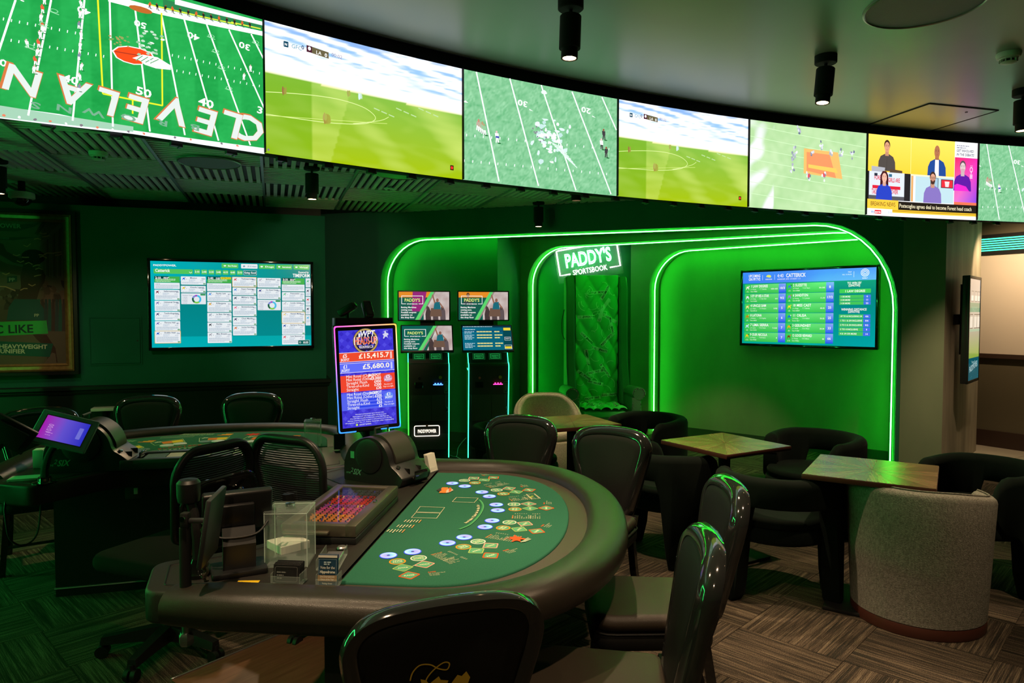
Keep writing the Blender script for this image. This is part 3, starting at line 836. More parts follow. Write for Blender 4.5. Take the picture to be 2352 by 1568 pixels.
# --- panel with the stadium seen from above (partly outside the frame on the left)
def pic_cleveland(c, sh):
    Q = lambda x, y: (lambda p: (p[0] + sh, p[1]))(led_px(x / 2.94, y / 2.94))
    x0, x1 = -PW + sh, 0.0 + sh
    def g(u, v):
        n = nz(u * 14, v * 9) * 0.5 + nz(u * 60, v * 50) * 0.35
        return mixc(S(14, 128, 52), S(44, 172, 84), 0.5 + n * 0.5 + (0.12 if int(u * 11) % 2 else -0.08))
    c.grid(x0, 0, x1, PH, 110, 60, g)
    c.poly([Q(-200, 690), Q(400, 770), Q(900, 880), Q(1785, 1000), Q(1785, 1040), Q(900, 905), Q(-200, 775)], S(225, 232, 235))
    c.poly([Q(-200, 680), Q(900, 855), Q(900, 890), Q(-200, 770)], S(150, 190, 165))
    for a, b in [((105, 0), (-20, 380)), ((345, 0), (190, 780)), ((570, 0), (490, 815)), ((740, 0), (762, 855)), ((912, 60), (1012, 888)), ((1088, 90), (1248, 912)),
                 ((1243, 130), (1475, 950)), ((1395, 165), (1690, 980)), ((1545, 200), (1785, 735)), ((1695, 230), (1785, 410))]:
        c.line(Q(*a), Q(*b), 0.0075, S(235, 245, 238))
    c.poly([Q(730, -20), Q(800, -20), Q(1100, 60), Q(1785, 215), Q(1785, 245), Q(1088, 100), Q(730, 10)], S(240, 244, 244))
    c.poly([Q(1100, -5), Q(1785, 155), Q(1785, 205), Q(1100, 55)], S(40, 120, 70))
    c.poly([Q(1180, -8), Q(1785, 150), Q(1785, 175), Q(1180, 30)], S(226, 230, 232))
    c.line(Q(1000, 30), Q(1600, 165), 0.006, S(205, 215, 60)); c.line(Q(1560, 150), Q(1760, 195), 0.006, S(205, 215, 60))
    c.ell(*Q(950, 65), 0.05, 0.014, S(176, 96, 40), 12)
    for k in range(14):
        x, y = Q(1010 + k * 52, 45 + k * 10.5); player(c, x, y - 0.008, 0.03, S(40, 30, 28) if k % 3 else S(205, 90, 40), k, S(70, 60, 55))
    for r, (ax, ay, bx, by, n) in enumerate([(20, 265, 800, 400, 15), (20, 130, 560, 235, 10), (1160, 375, 1790, 505, 15), (1190, 480, 1790, 590, 14)]):
        for k in range(n):
            x, y = Q(ax + (bx - ax) * k / n, ay + (by - ay) * k / n); c.line((x, y - .006), (x + .002, y + .006), 0.0035, S(220, 240, 228))
    yel = S(214, 220, 40)
    for a, b in [((658, 0), (692, 635)), ((692, 635), (1095, 715)), ((1088, 90), (1094, 715)), ((893, 675), (893, 770))]:
        c.line(Q(*a), Q(*b), 0.007, yel)
    sl = -0.13
    for t, x, y, h, ro in [('50', 990, 205, 40, 1), ('40', 1345, 285, 40, 1), ('30', 1690, 350, 40, 1), ('50', 910, 632, 52, 0), ('40', 1335, 705, 52, 0), ('3', 1728, 760, 45, 0),
                           ('40', 420, 545, 48, 0), ('40', 610, 115, 40, 1), ('0', 50, 460, 45, 1), ('3', 170, 20, 36, 1)]:
        xx, yy = Q(x, y); hh = abs(Q(x, y)[1] - Q(x, y + h)[1])
        if ro: c.text(t, xx, yy + hh, hh, S(240, 244, 240), rot=math.pi + sl, bold=True, sx=1.35)
        else: c.text(t, xx, yy, hh, S(240, 244, 240), rot=sl, bold=True, sx=1.35)
    for ch, x, y, h in [('C', 1800, 825, 165), ('L', 1650, 790, 165), ('E', 1480, 770, 165), ('V', 1280, 700, 170), ('E', 1020, 685, 170), ('L', 820, 640, 165), ('A', 610, 580, 165), ('N', 300, 510, 170), ('D', -60, 470, 170)]:
        xx, yy = Q(x, y); hh = abs(Q(x, y)[1] - Q(x, y + h)[1])
        c.text(ch, xx + .004, yy + .005, hh * 1.08, S(196, 110, 60), rot=math.pi + sl, bold=True, sx=1.16, shear=0.12)
        c.text(ch, xx, yy, hh, S(206, 214, 210), rot=math.pi + sl, bold=True, sx=1.14, shear=0.12)
    for i, ch in enumerate('BROWNS'):
        xx, yy = Q(1350 - i * 215, 855 - i * 30); c.text(ch, xx, yy, .026, S(110, 160, 130), rot=math.pi + sl, bold=True, sx=2.2)
    # field emblem: orange head-guard with a pale face cage
    hp = [Q(*p) for p in [(752, 345), (790, 318), (860, 312), (950, 330), (1020, 360), (1040, 392), (1000, 398), (965, 420), (960, 440), (900, 440), (830, 420), (780, 392)]]
    c.poly([(p[0], p[1]) for p in hp], S(236, 240, 236))
    cxm = sum(p[0] for p in hp) / len(hp); cym = sum(p[1] for p in hp) / len(hp)
    c.poly([(cxm + (p[0] - cxm) * .93, cym + (p[1] - cym) * .9) for p in hp], S(226, 70, 26))
    c.line(Q(770, 350), Q(1010, 390), .004, S(150, 50, 30))
    c.poly([Q(*p) for p in [(890, 395), (960, 372), (1060, 390), (1150, 445), (1150, 475), (1050, 465), (975, 440), (940, 412)]], S(228, 234, 232))
    for k in range(4): c.line(Q(915 + k * 32, 412 + k * 6), Q(960 + k * 36, 380 + k * 8), .0035, S(90, 150, 100))
    for k in range(26):
        rd = random.Random(k); x, y = Q(1000 + rd.gauss(0, 40), 300 + rd.gauss(0, 45)); blob(c, x, y, .02, .012, mixc(S(236, 238, 236), S(60, 160, 90), rd.uniform(.2, .8)), 7, k)
        x, y = Q(790 + rd.gauss(0, 45), 265 + rd.gauss(0, 22)); blob(c, x, y, .012, .008, mixc(S(220, 120, 70), S(60, 160, 90), rd.uniform(.4, .9)), 7, k + 50)
    for k in range(9):
        x, y = Q(225 + k * 11 if k < 6 else 260 + (k - 5) * 12, 500 - k * 58); player(c, x, y, .036, S(214, 90, 62) if k % 2 else S(232, 226, 224), k)
    for k in range(9):
        x, y = Q(528 + (k % 3) * 8, 620 - k * 70); player(c, x, y, .034, S(230, 232, 236) if k % 3 else S(120, 130, 150), k + 20)
    for x, y in [(1640, 545), (1685, 490), (180, 330), (285, 230)]:
        a, b = Q(x, y); player(c, a, b, .036, S(230, 226, 226), x)
    for x, y in [(290, 170), (360, 80), (200, 320), (1420, 250), (1490, 460), (1540, 600), (1450, 350), (1720, 290)]:
        a, b = Q(x, y); c.ring(a, b, .012, .016, 0, 6.28, S(130, 200, 150), 12, .5); c.line((a - .02, b - .006), (a + .018, b - .012), .003, S(150, 210, 165))
    for k in range(18):
        x, y = Q(20 + k * 105, 790 + k * 13.5); blob(c, x, y + .004, .014, .012, [S(214, 120, 90), S(235, 235, 235), S(120, 110, 120)][k % 3], 7, k)

def pic_soccer(c, sh):
    x0, x1 = 0.0 + sh, PW + sh
    Q = lambda x, y: (lambda p: (p[0] + sh, p[1]))(led_px(600 + x / 2.94, y / 2.94))
    def g(u, v):
        hor = 0.615 - 0.035 * u
        if v > hor:
            w = nz(u * 3.2, v * 26 + u * 4, 3) + 0.6 * nz(u * 9, v * 60 + u * 10, 8)
            c0 = mixc(S(244, 244, 244), S(140, 182, 226), (w + .02) * 2.6 * min(1, (v - hor) * 4))
            if v < hor + .10: c0 = mixc(c0, S(255, 250, 236), .8)
            if v < hor + .02: c0 = mixc(S(236, 224, 168), c0, (v - hor) / .02)
            if v > .90: c0 = mixc(c0, S(120, 150, 210), (v - .90) * 6 * (0.5 + w))
            return c0
        d = v / hor
        base = mixc(S(150, 176, 8), S(122, 172, 62), d)
        beam = max(0, nz(u * 2.6 + d * 0.9, 0.3, 5)) * 1.5 + 0.25 * nz(u * 7 + d * 2, d * 9, 2)
        if 0.21 < u < 0.30 + .1 * d: beam += .25
        base = mixc(base, S(206, 222, 120), beam * (0.35 + .65 * (1 - abs(d - .45))))
        if u < .21: base = mixc(base, S(104, 158, 20), .55)
        return base
    c.grid(x0, 0, x1, PH, 110, 66, g)
    el = [Q(*p) for p in [(30, 620), (200, 630), (400, 650), (560, 680), (700, 730), (770, 790), (740, 825), (640, 838), (450, 828), (200, 795), (30, 770)]]
    c.pline(catmull(el, 5), .0035, S(210, 226, 150)); c.line(Q(30, 778), Q(850, 835), .003, S(196, 216, 120), 6)
    c.pline(catmull([Q(620, 835), Q(800, 815), Q(860, 790)], 4), .003, S(210, 226, 150))
    for x, y, w, h, col in [(155, 615, 20, 60, S(140, 100, 60)), (590, 630, 16, 50, S(150, 150, 80)), (668, 650, 18, 50, S(200, 226, 240)), (445, 805, 34, 80, S(150, 130, 60)), (430, 790, 20, 60, S(160, 150, 80))]:
        for k in range(4):
            a, b = Q(x + (k - 1.5) * w * .28, y); hh = abs(Q(x, y)[1] - Q(x, y + h)[1]); blob(c, a, b, w / 2.94 * .0026 * .7, hh, mixc(col, S(150, 176, 60), .15 * k), 9, k + x)
    for k in range(9):
        a, b = Q(760 + k * 50, 730 + (k % 3) * 22); c.line((a, b), (a + .035, b - .008), .006, S(176, 204, 150))
    a, b = Q(150, 315); c.rrect(a, b, a + .026, b + .030, .004, S(18, 66, 88)); c.text('N', a + .005, b + .008, .013, WHITE, bold=True)
    a, b = Q(202, 322); c.text('GFC', a, b, .021, S(40, 130, 160), rot=-.06); a, b = Q(270, 332); c.text('0', a, b, .021, S(20, 70, 110), bold=True)
    a, b = Q(305, 347); c.poly([(a, b), (a + .125, b - .012), (a + .125, b + .022), (a, b + .034)], S(96, 88, 62)); c.rect(a, b - .002, a + .030, b + .032, S(70, 30, 46)); c.ell(a + .016, b + .018, .008, .010, WHITE)
    c.text('LA', a + .052, b - .001, .019, WHITE, rot=-.06); c.text('0', a + .102, b - .006, .019, WHITE, bold=True)
    a, b = Q(472, 380); c.text('00:02', a, b, .020, S(130, 120, 150), rot=-.06)
    a, b = Q(1275, 1148); c.rect(a, b, a + .024, b + .030, S(40, 20, 10)); c.ell(a + .012, b + .015, .008, .010, S(236, 50, 40))

def pic_scrum(c, sh):
    off = -PW + sh
    Q = lambda x, y: (lambda p: (p[0] + off, p[1]))(led_px(600 + x / 2.94, y / 2.94))
    Q3 = lambda x, y: (lambda p: (p[0] + off, p[1]))(led_px(1200 + x / 2.0417, y / 2.0417))
    x0, x1 = 0.0 + sh, PW + sh
    def g(u, v):
        n = nz(u * 30, v * 18) * .4 + nz(u * 90, v * 60, 2) * .5
        return mixc(S(84, 160, 106), S(146, 200, 158), 0.5 + n)
    c.grid(x0, 0, x1, PH, 100, 56, g)
    for a, b in [((1452, 485), (1605, 1225)), ((1678, 530), (1872, 1255)), ((1890, 575), (2125, 1285))]: c.line(Q(*a), Q(*b), .010, S(232, 244, 238))
    for a, b in [((232, 430), (415, 910)), ((372, 455), (440, 610))]: c.line(Q3(*a), Q3(*b), .010, S(232, 244, 238))
    for t, x, y in [('30', 1800, 715), ('20', 2225, 760)]:
        a, b = Q(x, y); c.text(t, a, b + .024, .036, S(238, 246, 240), rot=math.pi - .09, bold=True, sx=1.5)
        a2, b2 = Q(x + 10, y + 28); c.poly([(a2, b2), (a2 + .03, b2 - .004), (a2, b2 + .008)], S(238, 246, 240))
    for k in range(18):
        u = k / 17
        a, b = Q(1385 + u * 960, 912 + u * 95); c.line((a, b - .008), (a + .002, b + .008), .006, S(230, 242, 236))
        a, b = Q(1370 + u * 960, 1085 + u * 90); c.line((a, b - .008), (a + .002, b + .008), .006, S(230, 242, 236))
    for k in range(60):
        rd = random.Random(k); a, b = Q(1935 + rd.gauss(0, 55) + 30 * rd.random(), 930 + rd.gauss(0, 65)); blob(c, a, b, rd.uniform(.018, .05), rd.uniform(.014, .04), mixc(S(244, 246, 248), S(150, 196, 190), rd.random() * .8), 7, k)
    for k in range(10):
        rd = random.Random(k + 9); a, b = Q(1885 + rd.gauss(0, 30), 880 + rd.gauss(0, 50)); blob(c, a, b, .016, .012, S(120, 110, 130), 7, k)
    for k in range(8):
        a, b = Q(1950 + k * 14, 960 + k * 14); c.line((a, b), (a + .10, b - .03 - k * .005), .006, S(206, 228, 216))
    a, b = Q(1460, 880)
    for k in range(5): player(c, a + k * .012, b - k * .006, .07, mixc(S(180, 150, 140), S(120, 190, 140), k * .2), k)
    a, b = Q(1590, 965); player(c, a, b, .075, S(226, 226, 236), 3); c.rect(a - .012, b + .03, a + .014, b + .042, S(60, 70, 160))
    for x, y in [(2310, 945), (2325, 1065), (2295, 1010)]:
        a, b = Q(x, y); player(c, a, b, .075, S(60, 56, 60) if x != 2295 else S(240, 240, 240), x, S(60, 56, 60))
    a, b = Q(1905, 622); blob(c, a, b, .06, .03, S(214, 232, 222), 9, 4)
    a, b = Q(1375, 687); c.poly([(a - .02, b - .005), (a + .02, b - .006), (a, b + .006)], S(240, 246, 240))

def pic_blur(c, sh):
    off = -3 * PW + sh
    Q = lambda x, y: (lambda p: (p[0] + off, p[1]))(led_px(1200 + x / 2.0417, y / 2.0417))
    x0, x1 = 0.0 + sh, PW + sh
    def g(u, v):
        n = nz(u * 20, v * 12) * .3 + nz(u * 3, v * 2, 4) * .4
        b = mixc(S(150, 194, 132), S(188, 216, 168), .5 + n)
        if u < .22:
            w = max(0, nz(u * 9 - v * 3, v * 4, 9)) * 2.2; b = mixc(b, S(226, 226, 232), min(1, w))
        return b
    c.grid(x0, 0, x1, PH, 90, 50, g)
    for k in range(7): c.line((x0 + .01, PH * (.12 + k * .13) + .03), (x1 - .01, PH * (.12 + k * .13) - .05), .004, S(196, 232, 180), 6)
    c.poly([Q(1320, 695), Q(1480, 715), Q(1500, 840), Q(1318, 812)], S(226, 176, 100)); c.poly([Q(1332, 712), Q(1440, 726), Q(1470, 835), Q(1332, 800)], S(226, 140, 92))
    c.poly([Q(1340, 770), Q(1470, 790), Q(1478, 812), Q(1340, 786)], S(240, 190, 90))
    for k, (x, y) in enumerate([(1272, 705), (1270, 745), (1262, 785), (1360, 715), (1405, 690), (1445, 720), (1490, 725), (1545, 720), (1340, 830), (1415, 825), (1296, 612)]):
        a, b = Q(x, y)
        for j in range(7):
            rd = random.Random(k * 9 + j); blob(c, a + rd.gauss(0, .012), b + rd.gauss(0, .018), .022, .028, mixc(S(226, 230, 236), S(96, 106, 130), rd.random()), 7, j + k)
    for x in (1340, 1412):
        a, b = Q(x, 822); blob(c, a, b, .03, .04, S(206, 80, 90), 8, x)

def person_bust(c, x, y, k, skin, hair, top, beard=None, longhair=False, glasses=False, collar=None, bald=False):
    """picture of a person from the waist up on a screen; (x,y) bottom centre, k height"""
    if longhair: c.poly([(x - .20 * k, y + .1 * k), (x + .20 * k, y + .1 * k), (x + .17 * k, y + .85 * k), (x + .08 * k, y + .99 * k), (x - .08 * k, y + .99 * k), (x - .17 * k, y + .85 * k)], hair)
    c.poly([(x - .36 * k, y), (x + .36 * k, y), (x + .34 * k, y + .30 * k), (x + .26 * k, y + .46 * k), (x + .09 * k, y + .54 * k), (x - .09 * k, y + .54 * k), (x - .26 * k, y + .46 * k), (x - .34 * k, y + .30 * k)], top)
    c.poly([(x - .075 * k, y + .48 * k), (x + .075 * k, y + .48 * k), (x + .07 * k, y + .64 * k), (x - .07 * k, y + .64 * k)], mixc(skin, (0, 0, 0), .2))
    if collar: c.poly([(x - .08 * k, y), (x + .08 * k, y), (x + .07 * k, y + .52 * k), (x - .07 * k, y + .52 * k)], collar)
    if not bald: c.ell(x, y + .82 * k, .125 * k, .17 * k, hair, 16)
    c.ell(x, y + .76 * k, .108 * k, .165 * k if not bald else .2 * k, skin, 16)
    if beard: c.poly([(x - .10 * k, y + .72 * k), (x + .10 * k, y + .72 * k), (x + .07 * k, y + .61 * k), (x, y + .58 * k), (x - .07 * k, y + .61 * k)], beard)
    if beard: c.ell(x, y + .70 * k, .04 * k, .018 * k, mixc(skin, S(170, 60, 60), .4), 8)
    else: c.ell(x, y + .675 * k, .035 * k, .012 * k, mixc(skin, S(150, 50, 50), .5), 8)
    for s in (-1, 1):
        c.ell(x + s * .045 * k, y + .79 * k, .016 * k, .010 * k, S(50, 36, 30), 8); c.line((x + s * .02 * k, y + .82 * k), (x + s * .07 * k, y + .825 * k), .01 * k, mixc(hair, S(60, 40, 30), .5))
        if glasses: c.ring(x + s * .047 * k, y + .785 * k, .032 * k, .042 * k, 0, 6.29, S(30, 26, 26), 12)
    c.poly([(x - .012 * k, y + .725 * k), (x + .018 * k, y + .725 * k), (x + .008 * k, y + .78 * k)], mixc(skin, (0, 0, 0), .15))

def pic_news(c, sh):
    off = -4 * PW + sh
    Q = lambda x, y: (lambda p: (p[0] + off, p[1]))(led_px(1970 + x / 6.157, 290 + y / 6.157))
    x0, x1 = 0.0 + sh, PW + sh
    H = lambda f: PH * f
    X = lambda f: x0 + PW * f
    c.rect(x0, 0, x1, PH, S(240, 240, 240))
    c.vgrad(X(0), H(.54), X(.795), PH, S(252, 196, 56), S(250, 214, 90)); c.line((X(.4), H(.54)), (X(.4), PH), .003, S(255, 236, 170))
    person_bust(c, X(.185), H(.56), .265, S(206, 150, 116), S(56, 36, 24), S(76, 70, 66)); c.line((X(.185), H(.56)), (X(.185), H(.72)), .002, S(50, 44, 40))
    person_bust(c, X(.635), H(.53), .285, S(168, 108, 74), S(150, 96, 64), S(34, 70, 140), collar=S(244, 244, 244), bald=True)
    c.rect(X(.40), H(.525), X(.795), H(.545), S(240, 220, 190))
    c.poly([(X(.05), H(.545)), (X(.165), H(.54)), (X(.17), H(.60)), (X(.05), H(.61))], S(166, 168, 176)); c.poly([(X(.21), H(.545)), (X(.325), H(.535)), (X(.325), H(.575)), (X(.22), H(.59))], S(84, 66, 50))
    c.rect(X(0), H(.20), X(.40), H(.545), S(36, 34, 36)); c.rect(X(.03), H(.20), X(.345), H(.545), S(206, 214, 226))
    c.text('FOREST', X(.075), H(.445), .036, S(206, 34, 54), bold=True, fit=PW * .085); c.text('GIRLS ARE', X(.20), H(.425), .036, S(206, 34, 54), bold=True, fit=PW * .105)
    c.rect(X(.06), H(.335), X(.31), H(.375), S(206, 34, 54)); c.text('TAKING', X(.055), H(.265), .044, S(206, 34, 54), bold=True, fit=PW * .07); c.text('OVER', X(.225), H(.28), .036, S(206, 34, 54), bold=True, fit=PW * .065)
    for k, cc in enumerate([S(40, 46, 60), S(176, 176, 160), S(50, 100, 130)]): c.rect(X(.075 + k * .065), H(.49), X(.103 + k * .065), H(.525), cc)
    c.rect(X(.03), H(.20), X(.345), H(.25), S(80, 80, 86))
    person_bust(c, X(.165), H(.20), .245, S(222, 170, 150), S(66, 26, 30), S(40, 62, 180), longhair=True)
    c.rect(X(.40), H(.20), X(.79), H(.525), S(178, 206, 214)); c.rect(X(.405), H(.20), X(.425), H(.525), S(214, 160, 100)); c.rect(X(.425), H(.20), X(.445), H(.525), S(222, 230, 232))
    c.rect(X(.58), H(.36), X(.65), H(.515), S(52, 60, 70)); c.rect(X(.585), H(.37), X(.645), H(.51), S(150, 186, 206)); c.rect(X(.675), H(.395), X(.785), H(.505), S(40, 36, 40)); c.rect(X(.68), H(.403), X(.78), H(.497), S(214, 44, 58)); c.poly([(X(.715), H(.41)), (X(.745), H(.41)), (X(.752), H(.48)), (X(.708), H(.48))], S(240, 206, 206))
    person_bust(c, X(.60), H(.195), .275, S(206, 150, 124), S(56, 40, 34), S(126, 108, 178), beard=S(70, 46, 38), glasses=True)
    c.rect(X(.795), H(.80), x1, PH, S(246, 246, 248)); c.greek(X(.81), H(.945), PW * .11, .008, S(120, 120, 140), 2, 2.2, 4)
    c.text('GET INVOLVED', X(.808), H(.872), .022, S(40, 46, 80), bold=True, fit=PW * .155, shear=.15); c.text('IN THE DEBATE!', X(.808), H(.822), .022, S(40, 46, 80), bold=True, fit=PW * .160, shear=.15)
    c.quad4(X(.795), H(.185), x1, H(.80), S(214, 110, 190), S(110, 70, 214), S(236, 40, 160), S(226, 40, 90))
    person_bust(c, X(.868), H(.37), .27, S(206, 186, 186), S(90, 70, 80), S(88, 26, 150), beard=S(190, 160, 170))
    c.poly([(X(.795), H(.37)), (X(.93), H(.37)), (X(.90), H(.43)), (X(.82), H(.46)), (X(.795), H(.44))], S(226, 40, 190))
    # small white crest: a tree crown over waves
    a, b = X(.945), H(.60); c.ring(a, b + .035, .011, .016, .0, 6.29, S(246, 216, 236), 14, 1.5); c.rect(a - .003, b - .002, a + .003, b + .02, S(246, 216, 236))
    for k in range(3): c.rect(a - .014, b - .016 - k * .013, a + .014, b - .008 - k * .013, S(246, 216, 236))
    for s in (-1, 1): c.ell(a + s * .007, b + .068, .003, .004, S(246, 216, 236), 8)
    c.rect(X(.795), H(.185), x1, H(.225), S(236, 110, 80))
    c.rect(X(0), H(.085), X(.293), H(.20), S(240, 190, 60)); c.text('BREAKING NEWS', X(.045), H(.120), .036, S(60, 40, 20), fit=PW * .222)
    c.rect(X(.293), H(.085), x1, H(.19), S(34, 28, 22)); c.text('Postecoglou agrees deal to become Forest head coach', X(.302), H(.115), .034, S(252, 240, 200), fit=PW * .655)
    c.rect(X(.24), H(.045), x1, H(.085), S(236, 186, 50)); c.rect(X(.24), H(.065), x1, H(.072), S(150, 104, 20)); c.rect(X(0), 0, x1, H(.04), S(240, 238, 236))
    c.rect(X(0), H(.0), X(.24), H(.085), S(250, 250, 250)); c.text('sky', X(.05), H(.032), .020, S(60, 120, 190), bold=True); c.rect(X(.082), H(.022), X(.14), H(.068), S(222, 40, 50)); c.text('sports', X(.085), H(.034), .017, WHITE, fit=PW * .05, bold=True); c.text('news', X(.147), H(.034), .012, S(190, 200, 215)); c.text('10:33', X(.19), H(.032), .018, S(60, 120, 190))

for k, (fn, lab) in {-1: (pic_scrum, 'green pitch picture, leftmost'), 0: (pic_cleveland, 'stadium pitch with white letters and an orange emblem'), 1: (pic_soccer, 'yellow green football match, larger copy'),
                     2: (pic_scrum, 'pale green pitch with a pile of white players'), 3: (pic_soccer, 'yellow green football match, smaller copy'), 4: (pic_blur, 'blurred pitch with an orange square'),
                     5: (pic_news, 'yellow news studio picture with headline bar'), 6: (pic_scrum, 'pale green pitch at the right edge')}.items():
    c = led_canvas(); fn(c, (k - 1) * PW if k != 0 else 0.0); c.build('video_panel', 'led_picture', led, lab)
    p, u, n = led_at((k - 1) * PW)
    MB().box(tuple(LX @ (p + n * 0.012 + Vector((0, 0, LZ + PH / 2)))), (0.004, 0.02, PH), rz=math.atan2(u.y, u.x)).build('panel_seam', 'black_matte', led)

# =================================================================== THINGS ON THE WALLS
def wallthing(name, label, cat, P, u, group=None):
    return thing(name, label, cat, tuple(P), math.atan2(u.y, u.x), group)
def front_canvas(P, u, n, front=0.0, lift=0.0005, **k):
    """canvas on the plane local y=-front of a wallthing at P"""
    return plane_canvas((0, -front, 0), (1, 0, 0), (0, 0, 1), (0, -1, 0), lift, Vector(P) + n * front, u, Vector((0, 0, 1)), n, **k)
Z = Vector((0, 0, 1))
def jersey(c, x, y, h, col, cap):
    c.poly([(x - h * .5, y), (x - h * .28, y), (x - h * .25, y + h * .35), (x + h * .25, y + h * .35), (x + h * .28, y), (x + h * .5, y), (x + h * .3, y + h * .9), (x - h * .3, y + h * .9)], col)
    c.ell(x + h * .48, y + h * .95, h * .16, h * .16, cap, 8)

# ---- left television: race card
P = TVC.copy(); P.z = W(530, 699, 7.35).z
def tv_frame(t, w, h, depth, mname='black_gloss'):
    MB().rbox((0, depth / 2 + 0.012, 0), (w, depth, h), 0.008).build('casing', 'black_plastic', t)
    m = MB(); b = 0.030
    for sx in (-1, 1): m.rbox((sx * (w / 2 - b / 2), 0.006, 0), (b, 0.02, h), 0.003)
    for sz in (-1, 1): m.rbox((0, 0.006, sz * (h / 2 - b / 2)), (w, 0.02, b), 0.003)
    m.build('bezel', mname, t)
def px_rect(corners, P, n):
    q = [on_plane(x, y, P, n) for x, y in corners]; return q
q = px_rect([(338, 591), (720, 602), (721, 799), (341, 805)], P, WN)
cen = sum(q, Vector()) / 4; w = ((q[1] - q[0]).length + (q[2] - q[3]).length) / 2; h = ((q[0] - q[3]).length + (q[1] - q[2]).length) / 2
tv = wallthing('television', 'wide wall television showing a teal race card with white cards', 'television', cen, WU)
tv_frame(tv, w, h, 0.055)
MB().box((0, 0.0685, 0), (0.5, 0.003, 0.4)).build('wall_mount', 'black_matte', tv)
c = front_canvas(cen, WU, WN, 0.0, 0.0)
Q = lambda x, y: c.px(330 + x / 5.88, 580 + y / 5.88)
iw, ih = w / 2 - 0.030, h / 2 - 0.030
c.quad4(-iw, -ih, iw, ih, S(0, 172, 182), S(0, 168, 170), S(6, 138, 128), S(0, 176, 186))
c.quad4(-iw + .25, -ih * .75, iw, ih * .55, S(0, 140, 146), S(0, 134, 136), S(4, 124, 118), S(4, 128, 126))
def R4(x0, y0, x1, y1): a = Q(x0, y0); b = Q(x1, y1); return a[0], b[1], b[0], a[1]
def crow(x, y): return Q(x, y)
m_ = (w - .036) / 2150
c.text('PADDYPOWER.', *Q(128, 180), 24 * m_ * 1.05, WHITE, bold=True, fit=290 * m_)
LG = S(84, 196, 92)
for t, x0, x1, y0, y1, col, tc in [('Bet Finder', 1052, 1278, 145, 212, LG, WHITE), ('UK & Ireland', 1315, 1538, 152, 217, S(236, 240, 242), S(110, 150, 180)), ('Dogs', 1556, 1774, 158, 222, LG, WHITE), ('Internationals', 1790, 2005, 162, 227, LG, WHITE), ('Virtual', 2024, 2234, 167, 230, LG, WHITE)]:
    b = R4(x0, y0, x1, y1); c.rrect(*b, .008, col); c.text(t, b[2] - .012, (b[1] + b[3]) / 2 - .008, .016, tc, 'r', fit=min(.11, (b[2] - b[0]) * .55), bold=True); blob(c, b[0] + .03, (b[1] + b[3]) / 2, .028, .018, tc, 8, x0)
b = R4(133, 217, 665, 290); c.rrect(*b, .008, LG); c.text('Catterick', b[0] + .014, b[1] + .017, .032, WHITE, bold=True, fit=.135); c.pline([(b[2] - .035, b[3] - .025), (b[2] - .022, b[3] - .038), (b[2] - .009, b[3] - .025)], .005, WHITE)
for k, t in enumerate(['2:10', '2:40', '3:10', '3:40', '4:10', '4:40', '5:10']):
    x0 = 682 + k * 96; b = R4(x0, 226 + k * 2.2, x0 + 80, 292 + k * 1.8); c.rrect(*b, .006, LG); c.text(t, (b[0] + b[2]) / 2, b[1] + .016, .020, WHITE, 'c', bold=True, fit=.043)
b = R4(1353, 242, 1523, 303); c.rrect(b[0] - .002, b[1] - .002, b[2] + .002, b[3] + .002, .006, WHITE); c.rrect(*b, .005, S(4, 116, 112)); c.text('Going: Good', (b[0] + b[2]) / 2, b[1] + .014, .020, WHITE, 'c', bold=True, fit=.115)
c.text('Powered by', *Q(2090, 277), .020, WHITE, fit=.107, bold=True); c.text('TIMEFORM', *Q(2014, 330), .036, WHITE, bold=True, fit=.176)
names = iter(['Stellarmasterpiece', 'Universal Story', 'Twoforthegutter', 'Throne Hall', 'Dublin Neil', 'Mission', 'Victoria Legend', 'Equity Law', 'Killarguna', 'Le Beau Garcon', 'Kardee', 'Miss Brazen', 'Thankuappreciate', 'Desert Champion', 'Military Girl', 'Betweenthesticks', 'Chuti Manika', 'Lucius Aurelius', 'Birkenhead', 'Our Absent Friends', 'Francesian', 'Looks Likely', 'Hawaii Molly', 'Spartacus Force', 'Love Harwood'])
jc = [S(120, 20, 50), S(120, 110, 180), S(70, 50, 110), S(120, 110, 190), S(20, 90, 200), S(30, 100, 220), S(226, 200, 30), S(60, 140, 230), S(226, 160, 20), S(150, 160, 180), S(50, 50, 60), S(160, 160, 170), S(220, 60, 70), S(70, 140, 220), S(50, 60, 90), S(236, 110, 140), S(60, 50, 100), S(220, 110, 50), S(180, 180, 200), S(40, 50, 140), S(100, 200, 150), S(200, 200, 205), S(230, 210, 140), S(20, 70, 160), S(220, 70, 90)]
